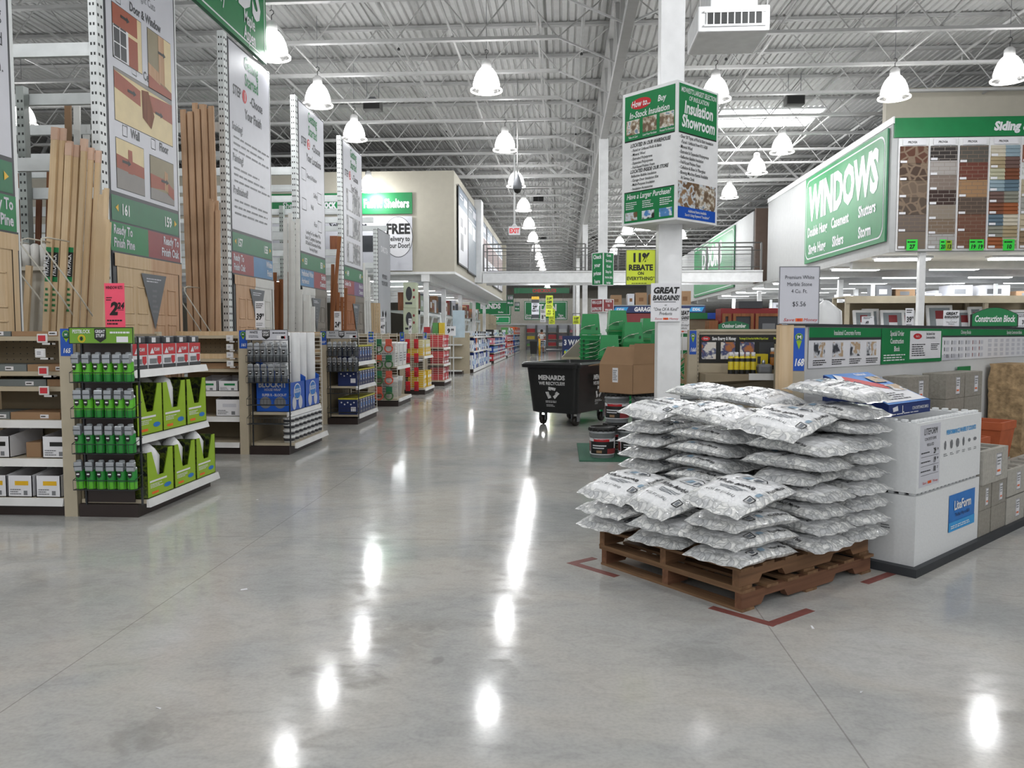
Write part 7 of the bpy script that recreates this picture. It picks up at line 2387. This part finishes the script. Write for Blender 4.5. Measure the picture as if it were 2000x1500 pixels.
# second column kiosk sign and red signs
cy2 = 20.1
def box_sign(z0, z1, hw, mcol, left, right, label):
    t = thing('column_sign', label, 'sign', (0, 0, 0))
    X = 1.01
    pts = [(X, cy2 - hw), (X + hw, cy2), (X, cy2 + hw), (X - hw, cy2)]
    b = MB(); b.add([(x, y, z0) for x, y in pts] + [(x, y, z1) for x, y in pts], [(0, 1, 5, 4), (1, 2, 6, 5), (2, 3, 7, 6), (3, 0, 4, 7), (0, 3, 2, 1), (4, 5, 6, 7)], M_WHITE); b.build('sign_box', t)
    Wd = hw / s45
    for O, u, ls, nm in (((X - hw, cy2, z0), (s45, -s45, 0), left, 'left_face_print'), ((X, cy2 - hw, z0), (s45, s45, 0), right, 'right_face_print')):
        S = Board(O, u, Wd, z1 - z0, M_WHITE, thick=0, eps=.004)
        S.rect(.02, .015, Wd - .02, z1 - z0 - .015, mcol)
        n = len(ls)
        for i, l in enumerate(ls): S.text(Wd / 2, (z1 - z0) * (1 - (i + .75) / n), (z1 - z0) / n * .5, l, M_PAPER, 'c', Wd - .08, .75, .03, 2)
        S.build(nm, t)
box_sign(2.62, 3.42, .27, M_GREEN, ('Check', 'your', 'prices', 'here'), ('Guest', 'Services', 'Kiosk', 'Stop for', 'more info', 'today'), 'small green price check and guest kiosk sign on the second column')
box_sign(1.96, 2.28, .28, M_MAROON, ('WIN A $1,000', 'SHOPPING SPREE',), ('REGISTER', 'TO', 'WIN $1000'), 'small red shopping spree sign on the second column')
# kiosk, blue panel, flat cart
t = thing('kiosk', 'grey angled kiosk counter left of the green bins', 'counter', (0, 0, 0))
ky = 16.2
k0, k1 = at(1098, 700, ky).x, at(1140, 700, ky).x
b = MB()
b.hexa([(k0, ky, 0), (k1, ky, 0), (k1, ky + .8, 0), (k0, ky + .8, 0), (k0, ky, .95), (k1, ky, 1.38), (k1, ky + .8, 1.38), (k0, ky + .8, .95)], mat('kiosk_grey', '8b8478', .5)); b.build('kiosk_body', t)
b = MB(); b.hexa([(k0 + .12, ky - .02, .2), (k1, ky - .02, .2), (k1, ky, .2), (k0 + .12, ky, .2), (k0 + .12, ky - .02, .88), (k1, ky - .02, .88), (k1, ky, .88), (k0 + .12, ky, .88)], M_FRAME); b.build('front_panel', t)
b = MB(); b.box(k0 - .02, k1, ky - .06, ky, .9, .95, M_BEIGE); b.build('ledge', t)
p0, p1 = at(1098, 702, 17.5), at(1127, 656, 17.5)
S = Board((p0.x, 17.5, 0), U_F, p1.x - p0.x + .2, p1.z, M_NAVY, thick=.05, eps=.004); S.text(.26, p1.z - .2, .12, '3 WAYS', M_PAPER, 'c', .45, .9, .04); S.text(.26, p1.z - .4, .1, 'TO SHOP', M_LITEC, 'c', .4, .9, .03); S.ell(.1, p1.z - .36, .06, .06, M_YEL, 1)
tag(S.build('info_panel'), 'dark blue 3 WAYS information panel behind the kiosk', 'sign')
t = thing('flat_cart', 'grey flatbed cart parked beyond the kiosk', 'cart', (.12, 24.5, 0))
b = MB(); b.box(-.6, .45, 0, .7, .88, .94, M_FRAME); b.build('deck', t)
b = MB(); b.box(-.2, .4, .1, .6, .25, .4, M_GREYD); b.build('lower_tray', t)
b = MB()
for xx in (-.15, .35): b.tube((xx, .1, .1), (xx, .1, .88), .02, M_GREYD); b.tube((xx, .6, .1), (xx, .6, .88), .02, M_GREYD)
b.build('frame', t)
for xx in (-.15, .35):
    b = MB(); b.M = Matrix.Translation((xx, .1, .08)) @ Matrix.Rotation(R(90), 4, 'X'); b.lathe([(.02, -.02), (.08, -.02), (.08, .02), (.02, .02)], (0, 0, 0), M_BLACK, 12, True, True); b.build('caster', t)
# cards near the second column
def fcard(px0, py0, px1, py1, Y, base, draw, label, hang=True, name='hanging_card', group=None):
    p0, p1 = at(px0, py1, Y), at(px1, py0, Y)
    S = Board(p0, U_F, p1.x - p0.x, p1.z - p0.z, base, thick=.015, eps=.006)
    draw(S, S.W, S.H)
    if hang:
        for f in (.15, .85): S.tube((p0.x + S.W * f, Y + .007, p1.z - .01), (p0.x + S.W * f, Y + .007, 7.72), .004, M_GREYD, 4)
    return tag(S.build(name), label, 'sign', group)
def d_11(S, W, H):
    S.text(W / 2, H * .78, H * .13, '11%', M_BLACK, 'c', W * .85, .9, .05); S.text(W / 2, H * .62, H * .12, 'OFF', M_BLACK, 'c', W * .7, .9, .05); S.lines(W * .1, W * .9, H * .36, H * .56, 3, M_BLACK); S.text(W / 2, H * .22, H * .08, 'ALL', M_BLACK, 'c', W * .5, .9, .04); S.lines(W * .1, W * .9, H * .05, H * .18, 2, M_BLACK)
def d_2(S, W, H):
    S.rect(0, H * .86, W, H, M_GOLD); S.rect(0, H * .7, W, H * .86, M_FRAME); S.text(W / 2, H * .62, H * .05, 'EARN A', M_BLACK, 'c', W * .7, .8, .03); S.text(W / 2, H * .42, H * .16, '2%', M_BLACK, 'c', W * .8, .9, .05); S.text(W / 2, H * .3, H * .08, 'REBATE', M_BLACK, 'c', W * .9, .8, .03); S.rect(0, 0, W, H * .16, M_FRAME)
fcard(1038, 579, 1053, 621, 32, M_GREYP, d_2, 'hanging white 2% rebate card with black foot over the aisle')
fcard(1066, 577, 1080, 618, 30.0 + 2.6, M_YEL, d_11, 'hanging yellow 11% OFF card over the aisle')
fcard(1055, 604, 1066, 629, 38, M_PAPER, d_price('8', '48'), 'small white hanging card below the yellow one')
fcard(1072, 604, 1084, 633, 36, M_YEL, d_11, 'second yellow hanging card lower and farther down the aisle')
def d_sh(S, W, H):
    S.rect(.02, H * .55, W - .02, H - .02, M_GREYD); S.text(W / 2, H * .62, H * .24, '110', M_PAPER, 'c', W * .8, .9, .02); S.text(W / 2, H * .22, H * .16, 'Blinds', M_PAPER, 'c', W * .8, .9, .03)
fcard(990, 576, 1003, 598, 36, M_GREEN2, d_sh, 'green hanging aisle marker with numbers, nearer one'); fcard(1005, 590, 1015, 608, 44, M_GREEN2, d_sh, 'green hanging aisle marker with numbers, farther one')
def d_11s(S, W, H):
    S.text(W / 2, H * .55, H * .3, '11%', M_BLACK, 'c', W * .9, .9, .05); S.lines(W * .1, W * .9, H * .1, H * .45, 2, M_BLACK)
t_ = fcard(1119, 617, 1133, 633, 26.5, M_YEL, d_11s, 'small yellow 11% card on a frame left of the second column', False, 'sign_card')
b = MB(); q = at(1126, 633, 26.5); b.box(q.x - .13, q.x - .11, 26.52, 26.55, 0, q.z + .35, M_GREYD); b.box(q.x + .1, q.x + .12, 26.52, 26.55, 0, q.z + .35, M_GREYD); b.box(q.x - .13, q.x + .12, 26.52, 26.55, q.z + .33, q.z + .36, M_GREYD); tag(b.build('card_stand'), 'grey stand frame holding the small yellow 11% card', 'stand')

# ================================================================ exit sign, camera, speakers, air unit
t = thing('exit_sign', 'white EXIT sign with red letters hanging on a long pole', 'sign', (-1.42, 24, 0))
b = MB(); b.tube((0, 0, 4.66), (0, 0, 7.73), .03, M_WHITE, 8); b.lathe([(.03, 4.7), (.09, 4.62), (.03, 4.6)], (0, 0, 0), M_WHITE, 10); b.build('pole', t)
b = MB(); b.box(-.17, .17, -.03, .03, 4.36, 4.61, M_PAPER); b.build('sign_body', t)
S = Board((-.17, -.031, 4.36), U_F, .34, .25, M_PAPER, thick=0, eps=.004); S.text(.17, .06, .14, 'EXIT', mat('exit_red', 'd8343c', .4, emit=.15), 'c', .3, .9, .05, 1); S.build('lettering', t)
t = thing('dome_camera', 'black dome security camera hanging over the aisle', 'camera', (-1.12, 20.2, 5.02))
b = MB(); b.lathe([(.001, -.1), (.07, -.07), (.1, 0)], (0, 0, 0), M_BLACK, 16); b.build('dome', t)
b = MB(); b.lathe([(.1, 0), (.12, .02), (.12, .1), (.06, .3), (.02, .4)], (0, 0, 0), M_GREYD, 16); b.tube((0, 0, .38), (0, 0, 2.7), .015, M_STEEL); b.build('mount', t)
for i, (x, y, nm) in enumerate(((-4.71, 20, 'over the third lamp of the left row'), (5.62, 20.2, 'below the big skylight at right'), (-1.0, 34, 'right of the lamp row, nearer one'), (-1.15, 48, 'right of the lamp row, farther one'), (6.95, 34, 'far right in front of a lamp'), (1.9, 48, 'between the column rows'))):
    t = thing('ceiling_speaker', 'black box loudspeaker hung under the roof, ' + nm, 'speaker', (x, y, 6.95), 0, 'box loudspeakers under the roof')
    b = MB(); b.bbox(-.22, .22, -.15, .15, 0, .24, mat('speaker_body', '5a5a58', .6), .02); b.build('cabinet', t)
    b = MB(); b.box(-.2, .2, -.156, -.15, .02, .2, M_BLACK); b.build('grille', t)
    b = MB(); b.hexa([(-.14, -.1, .24), (.14, -.1, .24), (.14, .1, .24), (-.14, .1, .24), (-.06, -.05, .34), (.06, -.05, .34), (.06, .05, .34), (-.06, .05, .34)], M_GREYD)
    for xx in (-.15, .15): b.tube((xx, 0, .2), (xx, 0, .78), .008, M_GREYD, 5)
    b.build('bracket', t)
t = thing('air_diffuser', 'big white box air diffuser with slotted grille at top right of the column', 'air unit', (2.3, 11.22, 5.5))
b = MB(); b.bbox(-.48, .48, 0, .92, 0, .34, M_WHITE, .02); b.bbox(-.3, .34, .1, .85, .34, 1.2, M_WHITE, .02); b.build('housing', t)
b = MB(); b.box(-.36, .38, -.012, .002, .08, .24, M_HOLE)
for i in range(9): b.box(-.37 + i * .092, -.355 + i * .092, -.02, .0, .08, .24, M_WHITE)
for z in (.06, .24): b.box(-.4, .42, -.03, .0, z, z + .025, M_WHITE)
b.build('grille', t)
b = MB(); b.bar((-.3, .4, 1.0), (-2.3, .4, 1.6), .5, .5, M_WHITE); b.box(-.3, .4, .1, .8, 1.2, 2.24, M_WHITE); b.build('duct', t)
for i, (dx, dy) in enumerate(((-.45, .05), (.45, .05), (-.45, .87), (.45, .87))):
    b = MB(); b.tube((dx, dy, .3), (dx, dy, 2.24), .012, M_STEEL); b.build('hanger_rod', t)

# ================================================================ long shelves down the aisle
FC = [mat(n, c, .4) for n, c in (('far_blue', '1d3f93'), ('far_white', 'dfe3e8'), ('far_red', 'b8323a'), ('far_sky', '5f93c4'), ('far_pink', 'cf7f8e'), ('far_orange', 'd8652e'), ('far_green', '5a9a54'), ('far_yellow', 'd9c23a'), ('far_grey', '8f969c'), ('far_black', '26262a'))]
FN = 'blue white red sky-blue pink orange green yellow grey black'.split()
r7 = random.Random(33)
FPRO = {}
def fbox(ci, w, h):
    k = (ci, round(w, 1), round(h, 1))
    if k not in FPRO:
        b = MB(); w_, h_ = max(.12, round(w, 1) - .02), round(h, 1)
        b.box(-.36, 0, 0, w_, 0, h_, FC[ci]); b.box(0, .002, w_ * .15, w_ * .85, h_ * .25, h_ * .6, FC[1] if ci != 1 else FC[3]); b.box(-.3, -.08, -.002, 0, h_ * .3, h_ * .65, FC[1] if ci != 1 else FC[0])
        FPRO[k] = b.build('product_box'); return FPRO[k]
    o = FPRO[k].copy(); COL.objects.link(o); return o
def long_shelf(y0, y1, levels, pal, hs, nm, ztop):
    t = thing('gondola_shelf', 'long aisle shelf facing the main aisle, %s' % nm, 'shelf', (0, 0, 0), 0, 'long shelves down the main aisle')
    b = MB(); b.box(-3.72, -3.22, y0, y1, 0, .12, M_KICK); b.box(-3.22, -3.2, y0, y1, .02, .14, M_LIP); b.build('kick_plate', t)
    b = MB(); b.box(-3.74, -3.7, y0, y1, .1, ztop, M_BEIGE); b.box(-3.74, -3.24, y0 - .03, y0, 0, ztop, M_BEIGE) if False else b.box(-3.76, -3.7, y0 - .03, y0 + .03, 0, ztop, M_BEIGE); b.build('back_panel', t)
    for z in levels[1:]:
        b = MB(); b.box(-3.7, -3.22, y0, y1, z - .03, z, M_BEIGE); b.box(-3.22, -3.19, y0, y1, z - .05, z + .01, M_LIP); b.build('shelf_board', t)
    n = 0
    for li, z in enumerate(levels):
        y = y0 + .02; n = 0
        while y < y1 - .3:
            w = r7.uniform(.2, .42) * (1 if y0 < 37 else 1.6); h = hs[li] * r7.uniform(.75, 1.0)
            ci = r7.choice(pal[li % len(pal)])
            o = fbox(ci, w, h); o.location = (-3.25, y, z + .001)
            tag(o, '%s product box, %s along the %s level of the %s' % (FN[ci], ('%s' % ORD[n]) if n < 16 else 'far end', ('bottom', 'second', 'third', 'top', 'uppermost')[li], nm), 'box', 'product boxes on the %s' % nm)
            y += round(w, 1) + .02; n += 1
long_shelf(29.0, 36.2, (.13, .78, 1.32), ((0, 0, 1, 8), (0, 5, 1, 8, 9), (9, 8, 1)), (.6, .5, .25), 'blue carton shelf', 1.45)
long_shelf(37.9, 46.0, (.13, .52, .92, 1.32), ((8, 4, 2), (0, 3, 0, 2), (3, 4, 0, 1), (3, 9, 1, 6)), (.35, .35, .35, .3), 'pink and blue shelf', 1.5)
long_shelf(47.5, 54, (.13, .6, 1.05, 1.4), ((4, 2, 1), (4, 2, 5), (2, 4), (6, 1)), (.42, .4, .3, .4), 'pink far shelf', 1.6)
long_shelf(55, 62, (.13, .6, 1.05, 1.4), ((3, 0, 8), (0, 3), (3, 8, 5), (5, 5, 4)), (.42, .4, .3, .5), 'blue far shelf', 1.6)
# empty beige end shelf before them
t = thing('empty_shelf', 'empty beige shelf end standing before the blue cartons', 'shelf', (0, 0, 0))
b = MB(); b.box(-4.2, -3.28, 28.4, 28.45, 0, 1.46, M_BEIGE); b.build('end_panel', t)
b = MB()
for z in (.14, .6, 1.05): b.box(-4.2, -3.5, 27.9, 28.4, z - .03, z, M_BEIGE); b.box(-4.2, -3.5, 27.88, 27.9, z - .04, z + .01, M_LIP)
b.build('shelf_boards', t)
b = MB(); b.box(-4.2, -3.5, 27.9, 28.4, 0, .11, M_KICK); b.build('kick_plate', t)
def d9(S, W, H):
    S.text(W * .36, H * .3, H * .45, '9', M_BLACK, 'c', W * .4, .9, .05); S.text(W * .7, H * .5, H * .25, '99', M_BLACK, 'c', W * .4, .9, .04)
topcard(869, 637, 890, 656, 26.0, d9, 'white 9.99 card above the red cartons', M_PAPER, None, 0)
b = MB(); q = at(890, 620, 26.4); b.box(q.x - .1, q.x + .3, 26.4, 26.43, 1.3, 2.2, mat('pale_blue_poster', 'b9cbd6', .5)); b.box(q.x - .1, q.x - .07, 26.43, 26.46, 0, 1.4, M_LIP); tag(b.build('standing_poster'), 'pale blue standing poster beyond the red cartons', 'poster')
for i, (px, c) in enumerate(((829, 2), (846, 6), (857, 7))):
    b = MB(); q = at(px, 652, 23.0); b.box(q.x, q.x + .18, 22.9, 23.0, 1.35, 1.62 + .12 * (i > 0), FC[c])
    tag(b.build('small_sign'), '%s little sign above the far low shelves' % FN[c], 'sign')
b = MB(); q = at(830, 655, 23.0); b.box(q.x - .4, q.x + .6, 22.88, 23.3, 0, 1.35, M_BEIGE); tag(b.build('low_cabinet'), 'plain beige low cabinet behind the sixth endcap', 'cabinet')
# tall racks and hanging boards beyond, with department signs
def wsign(px0, py0, px1, py1, Y, word, subs, label, col=None, floor=False):
    p0, p1 = at(px0, py1, Y), at(px1, py0, Y)
    S = Board(p0, U_F, p1.x - p0.x, p1.z - p0.z, col or M_GREEN, thick=.06, eps=.012)
    W, H = S.W, S.H
    S.ring(.06, .06, W - .06, H - .06, .05, M_PAPER)
    S.text(W / 2, H * .5, H * .34, word, M_PAPER, 'c', W * .85, .9, .05)
    for (x, y, l) in subs: S.text(W * x, H * y, H * .12, l, M_PAPER, 'c', W * .3, .8, .03)
    if not floor:
        for f in (.1, .9): S.tube((p0.x + W * f, Y + .03, p1.z - .02), (p0.x + W * f, Y + .03, 7.72), .01, M_GREYD, 4)
    return tag(S.build('department_sign'), label, 'sign')
wsign(918, 588, 998, 617, 60, 'BLINDS', ((.2, .2, 'Rods'), (.75, .2, 'Shades')), 'large green BLINDS department sign at the end of the aisle')
wsign(922, 617, 997, 633, 56, 'GROCERY', (), 'green GROCERY department sign below the blinds sign', mat('sign_bright_green', '1f9a5e', .45))
wsign(1024, 588, 1108, 625, 66, 'STAIN', ((.18, .2, 'Accessories'), (.18, .07, 'Drop Cloths'), (.85, .2, 'Tape'), (.85, .07, 'Ladders')), 'large green STAIN department sign at the end of the aisle')
p0, p1 = at(1004, 573, 58), at(1112, 562, 58)
S = Board(p0, U_F, p1.x - p0.x, p1.z - p0.z, M_GREEN2, thick=.06, eps=.012); S.text(S.W * .55, S.H * .2, S.H * .6, 'CHECKOUTS', M_RED, 'c', S.W * .6, .9, .05)
for f in (.1, .9): S.tube((p0.x + S.W * f, 58.03, p1.z), (p0.x + S.W * f, 58.03, 7.72), .01, M_GREYD, 4)
tag(S.build('department_sign'), 'long green CHECKOUTS sign with red letters below the bridge', 'sign')
b = MB(); b.box(-14, 12, 72, 72.2, 0, 4.6, mat('pale_inner_wall', 'c9c5bb', .7)); b.box(-14, 12, 71.9, 72, 2.2, 2.35, M_WHITE); struct(b.build('wall_inner'))
for i in range(6):
    x = -3.2 + i * .95
    t = thing('wall_bay', 'grey display bay on the far end wall, %s from left' % ORD[i], 'shelf', (x, 71.3, 0), 0, 'display bays on the far end wall')
    b = MB(); b.box(0, .05, 0, .55, 0, 2.2, M_GREYD); b.box(.85, .9, 0, .55, 0, 2.2, M_GREYD); b.box(0, .9, .5, .55, 0, 2.2, M_GREYP); b.build('bay_frame', t)
    for z in (.3, .9, 1.5):
        b = MB(); b.box(.05, .85, 0, .5, z, z + .05, M_BEIGE); b.build('shelf_board', t)
    for z in (.351, .951, 1.551):
        b = MB(); b.box(.1, .8, .1, .45, z, z + r7.uniform(.2, .45), r7.choice(FC[1:])); o = b.build('stock_row'); o.location = t.location
        tag(o, 'row of stock on the %s shelf of the %s far wall bay' % ({.351: 'low', .951: 'middle', 1.551: 'high'}[z], ORD[i]), 'goods', 'stock in the far wall bays')
for i in range(4):
    t = thing('tall_rack', 'tall beige rack stub behind the long shelves, %s from camera' % ORD[i], 'rack', (-5.2, 47 + i * 1.8, 0), 0, 'tall beige racks behind the long shelves')
    b = MB(); b.box(0, .9, 0, .08, 0, 2.6, M_BEIGE); b.box(0, .9, .08, 1.2, 2.0, 2.06, M_BEIGE); b.build('rack_end', t)
    b = MB(); b.box(.1, .8, .2, 1.0, 2.061, 2.4, r7.choice(PALC)); o = b.build('stock_box'); o.location = t.location; tag(o, 'stock box on top of the tall beige rack, %s from camera' % ORD[i], 'box', 'boxes on the tall beige racks')
# goods on the right of the far aisle
for i in range(7):
    y = 26 + i * 5.5
    b = MB(); b.box(0, .9, 0, 3.6, 0, 1.5, M_BEIGE2); b.box(-.02, 0, .1, 3.5, .2, 1.4, r7.choice(FC)); b.box(-.04, -.02, .0, 3.6, .7, .76, M_LIP); b.box(.1, .8, -.02, 0, .3, 1.3, r7.choice(FC))
    o = b.build('goods_shelf'); o.location = (1.35, y, 0); tag(o, 'shelf block of mixed goods right of the column row, %s from camera' % ORD[i], 'shelf', 'goods shelves right of the columns')

# ================================================================ far shopper with a cart
M_SKIN = mat('skin', 'a9745a', .6); M_HAIR = mat('dark_hair', '2a211d', .6); M_SHIRT = mat('white_shirt', 'dcdcdc', .8); M_SHORT = mat('dark_shorts', '23252c', .8); M_SHOE = mat('dark_shoe', '2c2624', .7)
px_, py_ = -1.5, 60.0
def skin_body(name, verts, edges, radii, m, parent, levels=1):
    me = bpy.data.meshes.new(name); me.from_pydata(verts, edges, []); me.materials.append(m)
    o = bpy.data.objects.new(name, me); COL.objects.link(o); o.parent = parent
    o.modifiers.new('skin', 'SKIN')
    for i, r_ in enumerate(radii): me.skin_vertices[0].data[i].radius = (r_, r_)
    me.skin_vertices[0].data[0].use_root = True
    sb = o.modifiers.new('sub', 'SUBSURF'); sb.levels = sb.render_levels = levels
    for p in me.polygons: p.use_smooth = True
    return o
pt = thing('person', 'person in white shirt and dark shorts pushing a cart far down the aisle', 'person', (px_, py_, 0), R(180))
vs = [(0, 0, .92), (0, 0, 1.1), (0, -.01, 1.3), (0, -.01, 1.42), (0, .0, 1.5), (0, .02, 1.58), (0, .03, 1.67),
      (.1, 0, .86), (.11, .01, .48), (.11, -.03, .1), (.11, .1, .04), (-.1, 0, .86), (-.11, .06, .48), (-.11, .0, .1), (-.11, .13, .04),
      (.2, -.01, 1.4), (.27, .02, 1.15), (.22, .24, 1.02), (.19, .34, 1.03), (-.2, -.01, 1.4), (-.27, .02, 1.15), (-.22, .24, 1.02), (-.19, .34, 1.03)]
es = [(0, 1), (1, 2), (2, 3), (3, 4), (4, 5), (5, 6), (0, 7), (7, 8), (8, 9), (9, 10), (0, 11), (11, 12), (12, 13), (13, 14), (3, 15), (15, 16), (16, 17), (17, 18), (3, 19), (19, 20), (20, 21), (21, 22)]
rd = [.15, .14, .15, .12, .055, .085, .095, .095, .062, .042, .04, .095, .062, .042, .04, .055, .045, .035, .035, .055, .045, .035, .035]
skin_body('body', vs, es, rd, M_SKIN, pt)
skin_body('shirt', [(0, 0, .9), (0, 0, 1.1), (0, -.01, 1.3), (0, -.01, 1.43), (.2, -.01, 1.39), (.26, .01, 1.22), (-.2, -.01, 1.39), (-.26, .01, 1.22)], [(0, 1), (1, 2), (2, 3), (3, 4), (4, 5), (3, 6), (6, 7)], [.19, .18, .185, .13, .085, .07, .085, .07], M_SHIRT, pt)
skin_body('shorts', [(0, 0, .9), (.1, 0, .8), (.115, .01, .5), (-.1, 0, .8), (-.115, .05, .5)], [(0, 1), (1, 2), (0, 3), (3, 4)], [.165, .12, .095, .12, .095], M_SHORT, pt)
b = MB(); b.lathe([(.001, .12), (.06, .11), (.1, .06), (.107, 0), (.1, -.05), (.07, -.1)], (0, .0, 1.64), M_HAIR, 14); b.build('hair', pt)
for s_ in (-1, 1):
    b = MB(); b.bbox(s_ * .11 - .05, s_ * .11 + .05, -.06, .2, 0, .08, M_SHOE, .02); b.build('shoe', pt)
t = thing('shopping_cart', 'wire shopping cart in front of the far shopper', 'cart', (px_ + .05, py_ - 1.25, 0))
b = MB()
for z in (.45, .6, .75, .9): b.path([(-.25, 0, z), (.25, 0, z), (.28, .8, z + .05), (-.28, .8, z + .05), (-.25, 0, z)], .012, M_CHROME, 5)
for x in (-.25, -.1, .1, .25): b.tube((x, 0, .45), (x, 0, .9), .01, M_CHROME, 5); b.tube((x, 0, .45), (x * 1.1, .8, .5), .01, M_CHROME, 5)
b.build('basket', t)
b = MB(); b.tube((-.28, .85, 1.0), (.28, .85, 1.0), .02, M_RED); b.tube((-.26, .8, .9), (-.28, .85, 1.0), .015, M_CHROME); b.tube((.26, .8, .9), (.28, .85, 1.0), .015, M_CHROME); b.build('handle', t)
b = MB(); b.path([(-.22, .75, .5), (-.22, .7, .12), (-.22, .05, .12), (-.22, .05, .45)], .015, M_CHROME, 5); b.path([(.22, .75, .5), (.22, .7, .12), (.22, .05, .12), (.22, .05, .45)], .015, M_CHROME, 5)
b.build('frame', t)
for x in (-.22, .22):
    for y in (.05, .7):
        b = MB(); b.M = Matrix.Translation((x, y, .06)) @ Matrix.Rotation(R(90), 4, 'Y'); b.lathe([(.01, -.015), (.06, -.015), (.06, .015), (.01, .015)], (0, 0, 0), M_BLACK, 10, True, True); b.build('wheel', t)
q = at(1042, 683, 52)
b = MB(); b.hexa([(-.2, 0, .12), (.2, 0, .12), (.2, .6, .12), (-.2, .6, .12), (-.25, -.05, .95), (.25, -.05, .95), (.25, .65, .95), (-.25, .65, .95)], M_BLACK)
for x in (-.14, .14): b.box(x - .04, x + .04, 0, .08, 0, .12, M_GREYD)
o = b.build('bin'); o.location = (q.x, 52, 0); tag(o, 'small black bin at the far end of the aisle, left of the shopper', 'bin')
b = MB(); b.tube((0, 0, 0), (0, 0, 1.1), .07, M_GOLD, 10); o = b.build('bollard'); o.location = (q.x + .36, 53, 0); tag(o, 'yellow bollard between the far black bin and the shopper', 'bollard')
